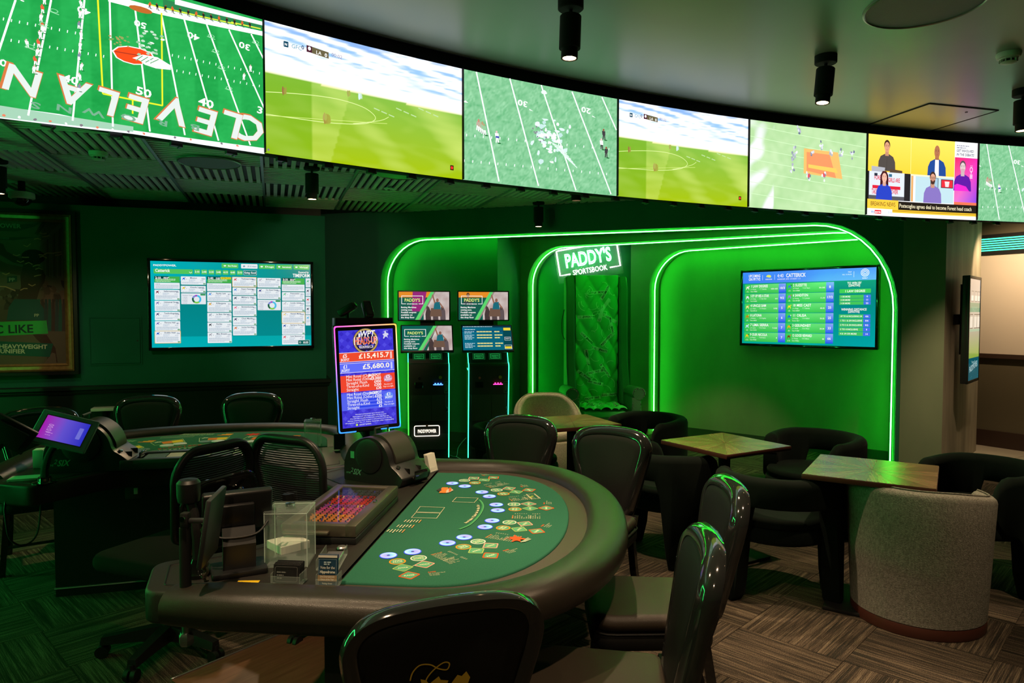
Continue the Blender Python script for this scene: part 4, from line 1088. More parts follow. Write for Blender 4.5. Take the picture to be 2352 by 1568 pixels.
def card(x0, y0, x1, y1, i, gold=False, odds='5/1'):
    b = R4(x0, y0, x1, y1)
    if gold: c.rrect(b[0] - .004, b[1] - .004, b[2] + .004, b[3] + .004, .006, S(236, 180, 40))
    c.rrect(*b, .006, S(232, 238, 242)); nm = next(names)
    jersey(c, b[0] + .026, b[3] - .038, .026, jc[i % 25], S(60, 60, 90)); c.text(str(i % 6 + 1), b[0] + .05, b[3] - .032, .011, S(90, 100, 120))
    c.text(nm, b[0] + .085, b[3] - .022, .0145, S(60, 80, 110), fit=min(.0095 * len(nm), (x1 - x0) * m_ * .52), bold=True); c.text(odds, b[2] - .008, b[3] - .030, .014, S(60, 90, 130), 'r', bold=True)
    c.greek(b[0] + .075, b[3] - .035, .06, .004, S(170, 190, 210), 3, 2.2, i); c.greek(b[2] - .05, b[3] - .045, .04, .004, S(120, 140, 170), 1, 2, i + 3)
    n = max(1, int((b[3] - b[1] - .062) / .0088)); c.greek(b[0] + .012, b[3] - .062, b[2] - b[0] - .03, .0042, S(160, 180, 200), n, 2.1, i + 9)
    c.rrect(b[2] - .024, b[1] + .003, b[2] - .004, b[1] + .017, .003, S(50, 150, 80)); c.rect(b[2] - .016, b[1] + .007, b[2] - .011, b[1] + .013, WHITE)
def head(x0, y0, x1, y1, y2, t):
    b = R4(x0, y0, x1, y1); c.rect(*b, S(66, 176, 74)); c.rect(b[0], b[3] - .030, b[0] + (b[2] - b[0]) * .55, b[3] + .002, S(4, 74, 62)); c.text(t, b[0] + .008, b[3] - .024, .020, WHITE, bold=True, fit=.052)
    c.greek(b[0] + .085, b[3] - .014, .055, .006, WHITE, 2, 1.9, x0); c.greek(b[0] + .010, b[1] + .032, b[2] - b[0] - .05, .005, S(226, 246, 226), 3, 2.4, x0 + 2)
    d = R4(x0, y1, x1, y2); c.rect(*d, S(232, 238, 242)); c.greek(d[0] + .010, d[3] - .014, .06, .004, S(130, 150, 170), 1, 2, 1); c.greek(d[0] + .010, d[3] - .024, d[2] - d[0] - .02, .004, S(160, 180, 200), 5, 2.1, x0 + 5)
head(143, 318, 488, 405, 492, '2:10')
for i, (y0, y1, gl) in enumerate([(500, 640, 0), (648, 790, 0), (800, 915, 0), (925, 1052, 0), (1062, 1217, 1)]): card(146 + i * 2, y0, 490 + i * 2, y1, i, gl, ['3/1', '9/2', '11/2', '8/1', '7/4'][i])
for i, (y0, y1) in enumerate([(320, 435), (446, 540)]): card(503, y0 + i, 840, y1, 5 + i, 0, ['10/3', '12/1'][i])
def donut(x0, y0, x1, y1):
    b = R4(x0, y0, x1, y1); c.rrect(*b, .006, S(226, 232, 238)); c.text('Newspaper Tipsters', b[0] + .012, b[3] - .026, .011, S(90, 110, 140), fit=.10); c.rrect(b[2] - .052, b[3] - .022, b[2] - .003, b[3] - .003, .004, S(50, 150, 90))
    for k, (r0, r1, col) in enumerate([(1.45, -.9, S(70, 190, 230)), (-.9, -2.2, S(130, 206, 80)), (-2.2, -3.5, S(30, 100, 70)), (-3.5, -4.4, S(130, 140, 210)), (-4.4, -4.83, S(170, 50, 190))]): c.ring(b[2] - .088, (b[1] + b[3]) / 2 - .004, .027, .045, r0, r1, col, 10)
    for k, col in enumerate([S(70, 190, 230), S(130, 206, 80), S(30, 60, 60), S(130, 140, 210), S(170, 50, 190)]):
        c.ell(b[0] + .016, b[3] - .042 - k * .015, .003, .003, col, 6); c.greek(b[0] + .024, b[3] - .044 - k * .015, .045, .004, S(130, 150, 170), 1, 2, k)
donut(506, 548, 842, 697)
head(856, 325, 1184, 412, 523, '2:40'); b = R4(1042, 330, 1180, 360); c.rect(*b, S(240, 220, 40)); c.text('EXTRA PLACE', b[0] + .006, b[1] + .006, .012, S(40, 90, 50), fit=.10, bold=True)
for i, (y0, y1) in enumerate([(530, 658), (664, 802), (812, 935), (944, 1070), (1078, 1216)]): card(858 + i * 1.5, y0, 1186 + i * 1.5, y1, 7 + i, 0, ['6/1', '7/1', '15/2', '11/1', '15/1'][i])
for i, (y0, y1, gl) in enumerate([(332, 462, 1), (470, 575, 0), (583, 703, 0), (712, 858, 0), (870, 980, 0), (988, 1114, 0)]): card(1200 + i * 1.2, y0, 1520 + i * 1.2, y1, 12 + i, gl, ['10/3', '66/1', '20/1', '9/2', '8/1', '12/1'][i])
for i, (y0, y1) in enumerate([(341, 475), (484, 628)]): card(1536, y0, 1850, y1, 18 + i, 0, ['5/1', '14/1'][i])
donut(1538, 636, 1852, 778)
head(1866, 345, 2172, 430, 524, '3:10')
for i, (y0, y1, gl) in enumerate([(532, 652, 0), (660, 795, 0), (805, 950, 1), (958, 1102, 0), (1110, 1236, 0)]): card(1868, y0, 2174 + i, y1, 20 + i, gl, ['25/1', '10/3', '16/5', '7/1', '6/1'][i])
for i, (y0, y1) in enumerate([(348, 468), (478, 588), (596, 715), (722, 835), (842, 982)]):
    b = R4(2186, y0, 2252, y1); b = (b[0], b[1], min(b[2], iw), b[3]); c.rect(*b, S(222, 230, 236)); jersey(c, b[0] + .022, b[3] - .045, .024, [S(80, 190, 130), S(70, 60, 90), S(220, 50, 70), S(60, 50, 80), S(70, 190, 230)][i], S(60, 60, 80)); c.greek(b[0] + .008, b[3] - .06, .035, .004, S(160, 180, 200), 3, 2.2, i)
b = R4(2086, 1182, 2238, 1237); c.rrect(b[0] - .002, b[1] - .002, b[2] + .002, b[3] + .002, .006, WHITE); c.rrect(*b, .005, S(6, 96, 90)); c.text('10:33', b[2] - .012, b[1] + .011, .022, WHITE, 'r', bold=True, fit=.058); c.ring(b[0] + .02, (b[1] + b[3]) / 2, .007, .010, 0, 6.29, WHITE, 12)
c.build('display', 'tv_picture', tv)

# ---- right television: odds board
def tvw(px, py, off=0.07): return on_plane(px, py, TVW_O + TVW_N * off, TVW_N)
TU, TN = frame_of((math.cos(R(-43.5)), math.sin(R(-43.5))))
pc = tvw(1860, 707, 0.12)
q = px_rect([(1703, 621), (2020.6, 606.3), (2015.7, 804.5), (1697.3, 792)], pc, TN)
cen = sum(q, Vector()) / 4; w = ((q[1] - q[0]).length + (q[2] - q[3]).length) / 2; h = ((q[0] - q[3]).length + (q[1] - q[2]).length) / 2
tv2 = wallthing('television', 'wall television with green horse-racing odds under a blue bar', 'television', cen, TU)
tv_frame(tv2, w, h, 0.05)
MB().box((0, 0.085, 0), (0.4, 0.045, 0.3)).build('wall_mount', 'black_matte', tv2)
c = front_canvas(cen, TU, TN, 0.0, 0.0)
Q = lambda x, y: c.px(1690 + x / 6.918, 600 + y / 6.918)
iw, ih = w / 2 - 0.030, h / 2 - 0.030
bx = lambda f: -iw + 2 * iw * f
bz = lambda f: -ih + 2 * ih * f
c.quad4(-iw, -ih, iw, ih, S(0, 166, 150), S(0, 160, 160), S(6, 128, 116), S(0, 146, 120))
c.quad4(-iw, bz(.845), iw, ih, S(60, 130, 246), S(104, 156, 246), S(84, 148, 250), S(60, 140, 250))
for t, f, z in [('UPCOMING', .098, .93), ('ON PP.TV2', .098, .883)]: c.text(t, bx(f), bz(z), .032, WHITE, 'c', bold=True, fit=.145)
c.line((bx(.165), bz(.885)), (bx(.165), bz(.955)), .003, WHITE); c.line((bx(.262), bz(.885)), (bx(.262), bz(.955)), .003, WHITE)
blob(c, bx(.215), bz(.935), .06, .035, S(226, 236, 110), 9, 5); c.text('HORSE RACING', bx(.215), bz(.888), .012, WHITE, 'c', fit=.08, bold=True)
c.text('4:40', bx(.283), bz(.915), .042, WHITE, fit=.075); c.text('CATTERICK', bx(.352), bz(.915), .042, WHITE, bold=True, fit=.225); c.text('HANDICAP | E/W: 1/4 ODDS 1 2 3', bx(.283), bz(.882), .016, WHITE, fit=.27)
c.text('7F6Y', bx(.835), bz(.945), .014, WHITE, 'r'); c.text('ALL 12 RUN', bx(.835), bz(.915), .013, WHITE, 'r'); c.line((bx(.85), bz(.885)), (bx(.85), bz(.96)), .003, WHITE)
for r in (.016, .030, .043): c.ring(bx(.925), bz(.938), r - .006, r, 0, 6.29, WHITE, 20)
c.text('EARLY', bx(.925), bz(.862), .013, WHITE, 'c', bold=True)
rowsL = [('1 LAW DEGREE', '10/3', 'J: S. Kirrane', 'T: T. Easterby', 'Form: 778502', S(240, 240, 220), '10/3-16/5'), ('5 EY UP HES A STAR', '9/2', 'J: D. Nolan', 'T: T.C.& E. Ward', 'Form: 55-6525', S(230, 226, 240), '6-5'), ('4 UNCLE SAM', '5', 'J: J. Hart', 'T: O. Thompson', 'Form: 8741-23', S(240, 230, 140), '5-9/2'), ('8 LATONA', '6', 'J: A. Rawlinson', 'T: M. Appleby', 'Form: 645555', S(196, 130, 20), '7'), ('7 LIMA SIERRA', '7', 'J: A. Jary', 'T: N. Tinkler', 'Form: 215515', S(190, 226, 240), '7-13/2'), ('9 OUR NICOLA', '7', 'J: J. Mason', 'T: D.& N. Barron', 'Form: 997053', S(240, 200, 30), '8')]
rowsR = [('2 SUZETTE', '8', 'J: M. Russell', 'T: D. Pears', 'Form: 605866', S(60, 110, 220), '10-13/2'), ('6 SANDITON', '17/2', 'J: J. Fanning', 'T: C. Johnston', 'Form: 84-588', S(150, 120, 220), '11-10'), ('10 MISS CAST', '25', 'J: A. Waugh', 'T: T. Easterby', 'Form: 064539', S(240, 226, 60), '40-33'), ('11 OILISA', '25', 'J: B. McHugh', 'T: M. Walford', 'Form: 76-7', S(30, 110, 210), '33-22'), ('3 GESUNDHEIT', '33', 'J: C. Hardie', 'T: N. Wilson', 'Form: 91-0069', S(240, 170, 30), '25-30'), ('12 GOOD REWARD', '66', 'J: S. Farmer', 'T: R. Ellison', 'Form: 97706-6', S(120, 60, 20), '40')]
for rows, f0, f1 in ((rowsL, .018, .352), (rowsR, .358, .712)):
    for i, (nm, od, j, t, fm, col, mv) in enumerate(rows):
        z1 = .832 - i * .1355; z0 = z1 - .128; od0 = f1 - .056
        c.quad4(bx(f0), bz(z0), bx(od0), bz(z1), S(40, 190, 70), S(60, 196, 80), S(110, 226, 124), S(60, 206, 90)); c.quad4(bx(od0), bz(z0), bx(f1), bz(z1), S(20, 80, 236), S(20, 80, 236), S(140, 170, 250), S(120, 156, 250))
        c.text(nm, bx(f0 + .05), bz(z0 + .082), .030, WHITE, bold=True, fit=min(.0175 * len(nm), .225)); c.text(od, bx(f1 - .028), bz(z0 + .052), .026, WHITE, 'c', bold=True)
        c.text(j, bx(f0 + .05), bz(z0 + .05), .014, WHITE, fit=.068); c.text(t, bx(f0 + .125), bz(z0 + .05), .014, WHITE, fit=.082); c.text(mv, bx(od0 - .008), bz(z0 + .05), .015, WHITE, 'r', bold=True); c.text(fm, bx(f0 + .05), bz(z0 + .018), .014, WHITE, fit=.08)
        jersey(c, bx(f0 + .024), bz(z0 + .055), .040, col, [S(240, 240, 240), S(240, 220, 60), S(230, 60, 40), S(20, 40, 30)][(i * 3 + int(f0 * 10)) % 4]); c.text('(%d)' % (i * 2 + 1), bx(f0 + .024), bz(z0 + .018), .014, WHITE, 'c')
c.quad4(bx(.718), bz(.0), iw, bz(.84), S(0, 160, 158), S(0, 164, 166), S(4, 120, 116), S(4, 122, 118))
c.text('TO WIN BY', bx(.855), bz(.795), .026, WHITE, 'c', bold=True, fit=.145); c.text('(LENGTHS)', bx(.855), bz(.767), .022, WHITE, 'c', bold=True, fit=.12)
b = (bx(.752), bz(.682), bx(.968), bz(.735)); c.rrect(*b, .006, S(66, 200, 84)); c.text('1 LAW DEGREE', bx(.86), bz(.694), .024, WHITE, 'c', bold=True, fit=.21)
for i, (t, o_) in enumerate([('1 OR MORE', '6'), ('2 OR MORE', '11'), ('3 OR MORE', '22')]):
    z = .62 - i * .043; c.rect(bx(.752), bz(z), bx(.92), bz(z + .038), S(70, 196, 90)); c.rect(bx(.92), bz(z), bx(.968), bz(z + .038), S(70, 110, 240)); c.text(t, bx(.762), bz(z + .008), .017, WHITE, bold=True, fit=.10); c.text(o_, bx(.944), bz(z + .008), .018, WHITE, 'c', bold=True)
c.text('WINNING DISTANCE', bx(.855), bz(.46), .024, WHITE, 'c', bold=True, fit=.26); c.text('(LENGTHS)', bx(.855), bz(.432), .022, WHITE, 'c', bold=True, fit=.12)
for i, (t, o_) in enumerate([('UP TO & INCLUDING 3/4', '4/6'), ('1 TO 1 & 3/4 INCLUSIVE', '9/4'), ('2 TO 2 & 3/4 INCLUSIVE', '9/2'), ('3 TO 4 INCLUSIVE', '9'), ('4 & 1/4 OR MORE', '14')]):
    z = .362 - i * .056; c.rect(bx(.752), bz(z), bx(.92), bz(z + .047), S(70, 196, 96)); c.rect(bx(.92), bz(z), bx(.968), bz(z + .047), S(70, 110, 240)); c.text(t, bx(.762), bz(z + .014), .017, WHITE, bold=True, fit=min(.0115 * len(t), .225)); c.text(o_, bx(.944), bz(z + .013), .018, WHITE, 'c', bold=True)
c.build('display', 'tv_picture', tv2)

# ---- framed poster on the left wall
pp = on_left(0, 0, 0.05)
tr = on_plane(173, 486, pp, WN); br = on_plane(181, 859, pp, WN)
h = tr.z - br.z; w = 1.22
cen = (tr + br) / 2 - WU * (w / 2); cen.z = (tr.z + br.z) / 2
fr = wallthing('framed_poster', 'large gilt-framed boxing poster with green lettering on the dark wall', 'picture', cen, WU)
def molding(w, h, prof, m, name, parent):
    cs = [(-w / 2, -h / 2), (w / 2, -h / 2), (w / 2, h / 2), (-w / 2, h / 2)]; secs = []
    for x, z in cs:
        sx, sz = (1 if x > 0 else -1), (1 if z > 0 else -1)
        secs.append([Vector((x - sx * a, -d, z - sz * a)) for a, d in prof])
    return MB().loft(secs, closed=True).build(name, m, parent)
molding(w, h, [(0, -0.045), (0, 0.01), (0.03, 0.015), (0.035, -0.01), (0.035, -0.045)], 'black', 'outer_frame', fr)
molding(w - .07, h - .07, [(0, -0.04), (0, 0.02), (0.015, 0.028), (0.022, 0.012), (0.05, 0.0), (0.058, 0.008), (0.066, 0.0), (0.075, -0.008), (0.075, -0.04)], 'gold_frame', 'gilt_frame', fr)
MB().box((0, 0.035, 0), (w - .06, .012, h - .06)).build('backing', 'black_matte', fr)
c = front_canvas(cen, WU, WN, -0.028, 0.0)
Q = lambda x, y: c.px(x / 3.921, 470 + y / 3.921)
iw, ih = w / 2 - .11, h / 2 - .11
def g(u, v):
    n = nz(u * 5, v * 6) * .5
    a = mixc((.085, .075, .05), (.12, .13, .085), .5 + n) if v > .45 else mixc((.05, .045, .03), (.10, .085, .055), .5 + n)
    return a
c.grid(-iw, -ih, iw, ih, 26, 34, g)
for k, x in enumerate([420, 480, 530, 575]):
    c.poly([Q(x - 18, 250 - k * 28), Q(x + 18, 240 - k * 28), Q(x + 26, 640), Q(x - 14, 660)], (.13, .12, .085)); c.line(Q(x + 8, 250 - k * 28), Q(x + 14, 645), .012, (.06, .055, .04)); c.line(Q(x - 6, 250 - k * 28), Q(x, 645), .006, (.07, .065, .045))
c.poly([Q(310, 260), Q(400, 125), Q(440, 128), Q(340, 275)], (.05, .05, .035)); c.poly([Q(345, 350), Q(560, 150), Q(590, 150), Q(590, 170), Q(350, 380)], (.13, .12, .09))
for k in range(26):
    rd = random.Random(k); x = 330 + rd.random() * 260; y = 690 + rd.random() * 180; a = Q(x, y); blob(c, a[0], a[1], .07, .10, mixc((.03, .03, .02), (.15, .11, .07), rd.random()), 8, k)
for k in range(30):
    rd = random.Random(k + 70); x = rd.random() * 300; y = 760 + rd.random() * 200; a = Q(x, y); blob(c, a[0], a[1], .06, .07, mixc((.02, .02, .015), (.09, .07, .045), rd.random()), 8, k)
for k in range(8):
    x = 340 + k * 32; c.poly([Q(x, 850), Q(x + 22, 850), Q(x + 34, 1150), Q(x - 6, 1150)], [(.02, .09, .06), (.05, .04, .03), (.03, .06, .05)][k % 3])
c.poly([Q(-200, 1130), Q(610, 1140), Q(625, 1460), Q(-200, 1470)], (.085, .08, .05))
skin = (.045, .028, .02); sk2 = (.075, .045, .03)
c.poly([Q(*p) for p in [(-40, 330), (30, 355), (60, 420), (160, 470), (230, 500), (215, 540), (120, 520), (20, 460), (-40, 430)]], skin)
c.poly([Q(*p) for p in [(-40, 480), (60, 530), (180, 555), (300, 580), (280, 640), (140, 630), (-40, 590)]], sk2)
c.poly([Q(*p) for p in [(210, 540), (300, 545), (380, 570), (412, 640), (400, 700), (360, 760), (330, 860), (150, 860), (190, 740), (185, 640)]], skin)
c.ell(*Q(290, 495), .075, .085, skin, 14); c.ell(*Q(300, 470), .10, .075, (.012, .01, .008), 14)
c.poly([Q(*p) for p in [(130, 850), (335, 850), (400, 940), (400, 1040), (60, 1040), (80, 920)]], (.02, .075, .06)); c.text('PP', *Q(308, 1008), .028, (.3, .38, .24), bold=True)
c.poly([Q(*p) for p in [(290, 1160), (420, 1170), (500, 1290), (520, 1420), (400, 1450), (450, 1320), (330, 1210)]], skin)
c.poly([Q(*p) for p in [(380, 1455), (470, 1330), (500, 1340), (510, 1430), (430, 1465)]], (.10, .085, .06))
c.poly([Q(*p) for p in [(-120, 185), (150, 180), (355, 165), (320, 195), (150, 240), (-120, 235)]], (.015, .06, .04)); c.text('PADDYPOWER', *Q(188, 212), .040, (.22, .34, .22), 'r', bold=True, rot=-.0)
c.poly([Q(-100, 295), Q(345, 290), Q(130, 320), Q(-100, 315)], (.015, .06, .04)); c.text('PADDYPOWER', *Q(85, 312), .018, (.15, .24, .16), 'r')
c.poly([Q(*p) for p in [(65, 645), (155, 640), (155, 690), (65, 705)]], (.02, .07, .05)); c.text('PP', *Q(80, 690), .034, (.25, .32, .22), bold=True)
c.poly([Q(*p) for p in [(-200, 1060), (420, 1042), (435, 1160), (-200, 1190)]], (.03, .36, .06)); c.text('EPIC LIKE', *Q(303, 1150), .078, (.012, .04, .03), 'r', bold=True, rot=.02)
c.poly([Q(*p) for p in [(-200, 1220), (480, 1250), (450, 1370), (-200, 1345)]], (.012, .09, .055)); c.text('WORLD HEAVYWEIGHT', *Q(426, 1297), .040, (.42, .50, .34), 'r', bold=True, rot=-.03); c.text('BELT-UNIFIER', *Q(226, 1338), .040, (.42, .50, .34), 'r', bold=True, rot=-.03)
for k in range(16):
    rd = random.Random(k + 33); x, y = rd.uniform(0, 560), rd.uniform(240, 780); a = Q(x, y); c.pline([(a[0], a[1]), (a[0] + .03, a[1] + rd.uniform(-.02, .02)), (a[0] + .06, a[1] + rd.uniform(-.01, .02))], .009, (.42, .24, .13))
c.pline([Q(350, 450), Q(390, 455), Q(425, 435), Q(480, 437), Q(555, 425)], .010, (.4, .25, .14)); c.pline([Q(-20, 735), Q(50, 738), Q(105, 760), Q(140, 775)], .010, (.4, .25, .14))
c.build('poster', 'print', fr)

# ---- flush access panel
pp = on_left(0, 0, 0.0)
q = px_rect([(204, 728), (326, 727), (327, 836), (205, 840)], pp, WN); cen = sum(q, Vector()) / 4
w = (q[1] - q[0]).length; h = q[0].z - q[3].z
ap = wallthing('access_panel', 'small square flush access panel in the dark green wall below the poster corner', 'panel', cen + WN * 0.001, WU)
molding(w, h, [(0, 0), (0, 0.006), (0.012, 0.006), (0.012, 0)], 'green_paint', 'frame', ap)
MB().rbox((0, -0.004, 0), (w - .034, .006, h - .034), .001, 1).build('door', 'green_paint', ap)
MB().cyl((w / 2 - .04, -0.008, 0), (w / 2 - .04, -0.012, 0), .008).build('lock', 'black', ap)

# ---- portrait display on the pillar
pu = Vector((Ee.x - Cc.x, Ee.y - Cc.y, 0)).normalized(); pn = Vector((pu.y, -pu.x, 0))
pp = Vector((Cc.x, Cc.y, 0)) + pn * 0.16
q = px_rect([(2222, 646), (2258, 649), (2252, 862), (2220, 866)], pp, pn)
cen = sum(q, Vector()) / 4; w = 0.60; h = 1.06
cen = cen - pu * 0.02
pd = wallthing('portrait_display', 'upright portrait display screen on a bracket at the pillar side', 'screen', cen, pu)
tv_frame(pd, w, h, 0.05, 'black_plastic')
m = MB(); m.box((-.1, .085, .1), (.05, .04, .7)); m.box((.1, .085, .1), (.05, .04, .7)); m.box((0, .13, .1), (.3, .05, .1)); m.build('bracket', 'black_matte', pd)
c = front_canvas(cen, pu, pn, 0, 0); iw, ih = w / 2 - .018, h / 2 - .018
c.quad4(-iw, -ih * .55, iw, ih, S(186, 180, 160), S(186, 180, 160), S(196, 182, 168), S(170, 160, 150))
c.rect(-iw, ih * .42, iw, ih * .52, S(120, 150, 120)); c.rect(-iw, ih * .34, iw, ih * .42, S(70, 140, 110)); c.text('PADDY\'S', 0, ih * .35, .05, S(130, 180, 150), 'c')
for x in (-.2, -.02, .13): c.rect(x, ih * .54, x + .13, ih * .66, S(226, 220, 206)); c.frame(x, ih * .54, x + .13, ih * .75, .008, S(120, 110, 100))
for x in (-.24, -.03, .12): c.rect(x, ih * .02, x + .15, ih * .25, S(220, 212, 196)); c.frame(x, ih * .02, x + .15, ih * .30, .008, S(70, 64, 56)); 
c.rect(-iw, -ih * .04, iw, ih * .01, S(150, 180, 150)); c.vgrad(-iw, -ih * .55, iw, -ih * .04, S(140, 170, 60), S(160, 156, 136))
c.rect(-iw, -ih, iw, -ih * .55, S(6, 84, 96)); c.text('PADDYPOWER', 0, -ih * .78, .06, S(190, 220, 220), 'c', fit=.42, rot=.12); c.text('Powered by', 0, -ih * .66, .03, S(150, 190, 190), 'c')
for k in range(24):
    rd = random.Random(k); c.ell(rd.uniform(-iw, iw) * .9, rd.uniform(-ih * .97, -ih * .6), .005, .005, S(60, 140, 150), 6)
c.build('display', 'tv_picture', pd)

# ---- glowing slatted light strip above the corridor panel
lb = wallthing('light_grille', 'long green glowing slatted strip light above the corridor panel', 'light', F0 + cu_ * 0.55 + cn_ * 0.03 + Z * 2.42, cu_)
MB().box((0, 0, 0), (2.6, .03, .24)).build('housing', 'black_matte', lb)
for k in range(6): MB().box((0, -.017, -.068 + k * .027), (2.56, .004, .013)).build('glow_slat', 'neon_mint', lb)

# ---- tilted neon wall sign
su, sn = frame_of(Vector((o3 + u3 * -0.285 - n3 * .12 + Vector((-0.03, 0.02, 0)) - (o2 + u2 * -0.13 - n2 * 0.26))))
sp = (o2 + u2 * -0.13 - n2 * 0.26)
cen = on_plane(1352, 600, sp + sn * 0.055, sn)
sg = wallthing('neon_sign', "tilted neon sign reading PADDY'S SPORTSBOOK above the throne chair", 'sign', cen, su)
ta = R(9.3); sc = (on_plane(1452, 600, sp, sn) - on_plane(1352, 600, sp, sn)).length / 100
RT = Matrix.Rotation(-ta, 4, 'Y')
def sx_(dx, dy): return Vector((dx * sc, 0, -dy * sc))
MB().rbox((0, .034, 0), (152 * sc, .006, 80 * sc), .002, X=RT).build('clear_board', 'acrylic', sg)
for nm, pts in [('border', [(-70, -36), (-70, 22), (-46, 22)]), ('border', [(70, -36), (70, 22), (46, 22)]), ('border', [(-70, -36), (70, -36)])]:
    MB().tube([sx_(*p) for p in pts], 1.6 * sc, 8, X=RT).build('border_tube', 'neon_white', sg)
def tube_text(s, h, fitw, m, name, parent, X, bev):
    cu = bpy.data.curves.new('lettering', 'FONT'); cu.body = s; cu.size = 1; cu.resolution_u = 3; cu.fill_mode = 'NONE'; cu.bevel_depth = bev; cu.bevel_resolution = 1
    o = bpy.data.objects.new('lettering', cu); me = o.to_mesh(); vs = [v.co.copy() for v in me.vertices]; fs = [list(p.vertices) for p in me.polygons]
    o.to_mesh_clear(); bpy.data.objects.remove(o); bpy.data.curves.remove(cu)
    x0 = min(v.x for v in vs); x1 = max(v.x for v in vs); k = fitw / (x1 - x0); kz = h / .70
    MB().add([Vector(((v.x - (x0 + x1) / 2) * k, -v.z * k, v.y * kz)) for v in vs], fs, X).build(name, m, parent)
tube_text("PADDY'S", 31 * sc, 106 * sc, 'neon_letter', 'letters', sg, RT @ Matrix.Translation((0, 0, -6 * sc)), .028)
MB().add([Vector((p[0], 0, p[1])) for p in [(0, 0)]], [])
vs, fs, wd = text_geo('SPORTSBOOK', False)
MB().add([Vector(((p[0] - wd / 2) * 80 * sc / wd, -.004, p[1] * 12 * sc / .7 - 26 * sc)) for p in vs], fs, RT).build('small_letters', 'neon_white', sg)
vs, fs, wd = text_geo("PADDY'S", True)
MB().add([Vector(((p[0] - wd / 2) * 106 * sc / wd, .018, p[1] * 31 * sc / .7 - 6 * sc)) for p in vs], fs, RT).build('letter_glow', 'neon_lime', sg)

# =================================================================== CEILING FITTINGS
def downlight(px_c, py_c, zc, lean=(0.0, 0.0), label='', group='adjustable downlights', watts=40, size=65, aim=None, s=1.0, on=True, blend=0.5):
    p = G(px_c, py_c, zc)
    t = thing('downlight', label, 'light', tuple(p), 0, group)
    MB().lathe([(.066 * s, 0), (.066 * s, -.045 * s), (.060 * s, -.05 * s), (.0, -.05 * s)], 24).build('canopy', 'black_matte', t)
    MB().cyl((0, 0, -.05 * s), (0, 0, -.085 * s), .010).build('stem', 'black_matte', t)
    X = Matrix.Translation((0, 0, -.08 * s)) @ Matrix.Rotation(lean[0], 4, 'Y') @ Matrix.Rotation(lean[1], 4, 'X')
    MB().lathe([(0, 0), (.052 * s, 0), (.055 * s, -.004), (.055 * s, -.165 * s), (.043 * s, -.165 * s), (.043 * s, -.215 * s), (.036 * s, -.215 * s), (.030 * s, -.185 * s)], 24, X).build('cylinder', 'black_matte', t)
    MB().lathe([(0, -.213 * s), (.034 * s, -.212 * s), (.035 * s, -.209 * s)], 20, X).build('lens', 'lamp_glow', t)
    if watts:
        lp = X @ Vector((0, 0, -.225 * s)); wp = p + lp
        a = Vector(aim) if aim is not None else wp + (X.to_3x3() @ Vector((0, 0, -1)))
        spot(wp, a, watts, size, blend)
    return t
downlight(1311, 0, CEIL, (.03, 0), 'black ceiling downlight over the card table, nearest the top edge', watts=200, size=80)
downlight(1897, 128, CEIL, (.10, -.05), 'black ceiling downlight right of centre on the plaster ceiling', watts=170, size=80)
downlight(2350, 205, CEIL, (0, 0), 'black ceiling downlight cut off at the right edge', watts=230, size=46, aim=(4.55, 6.6, .45), blend=0.9)
downlight(716, 377, SLATZ, (.0, 0), 'black downlight in the slatted ceiling near the bright screen', watts=120, size=62, aim=(-2.0, 4.75, .76))
downlight(516, 462, SLATZ, (-.10, 0), 'black downlight near the left television', watts=10, size=60)
downlight(1237, 459, SLATZ, (0, 0), 'small black downlight in front of the neon arches', watts=130, size=46, aim=(.40, 6.9, .5))
downlight(-4, 360, SLATZ, (0, 0), 'black downlight at the left picture edge', watts=28, size=58, aim=(-4.75, 6.5, 1.35), blend=1.0)
def ceil_speaker(px, py, zc, r, label, m='slat_edge'):
    p = G(px, py, zc); t = thing('ceiling_speaker', label, 'speaker', tuple(p), 0, 'round ceiling speakers')
    MB().lathe([(r, 0), (r, -.006), (r * .97, -.010), (r * .955, -.006), (r * .955, 0)], 48).build('rim', 'steel' if m != 'ceiling_paint' else m, t)
    MB().lathe([(0, -.0055), (r * .955, -.005), (r * .955, 0)], 48).build('grille', m, t)
    return t
mat('speaker_grille', (.16, .17, .18), .55, metal=.3, bump=(420, .5, 'v')); mat('speaker_dark', (.10, .10, .10), .5, bump=(420, .5, 'v')); mat('dull_green', (.10, .20, .14), .5)
ceil_speaker(2124, 12, CEIL, .29, 'large round speaker grille in the plaster ceiling', 'speaker_dark')
ceil_speaker(481, 373, SLATZ - .04, .24, 'round pale speaker in the slatted ceiling above the left television', 'speaker_grille')
ceil_speaker(925, 399, SLATZ - .04, .24, 'round speaker half hidden behind the bright screen edge', 'dull_green')  # green light falling on this speaker is put into its grille colour
def smoke(px, py, zc, label):
    p = G(px, py, zc); t = thing('smoke_detector', label, 'detector', tuple(p), 0, 'smoke detectors')
    MB().lathe([(.066, 0), (.068, -.012), (.062, -.03), (.050, -.034), (.050, -.04)], 28).build('base', 'white_plastic', t)
    m = MB()
    for k in range(10):
        a = 2 * math.pi * k / 10; m.box((.043 * math.cos(a), .043 * math.sin(a), -.048), (.012, .004, .018), rz=a)
    m.build('vent_fins', 'white_plastic', t); MB().lathe([(.0, -.064), (.03, -.063), (.044, -.057), (.04, -.053), (0, -.053)], 24).build('cap', 'white_plastic', t)
    MB().lathe([(.034, -.04), (.034, -.053)], 20).build('chamber', 'dark_grey', t)
smoke(2317, 122, CEIL, 'white smoke detector on the plaster ceiling at the right edge'); smoke(226, 349, SLATZ - .036, 'white smoke detector in the slatted ceiling above the poster')
p = G(50, 432, SLATZ); p = W(50, 441, 6.55)
t = thing('dome_camera', 'white dome security camera above the framed poster', 'camera', tuple(p))
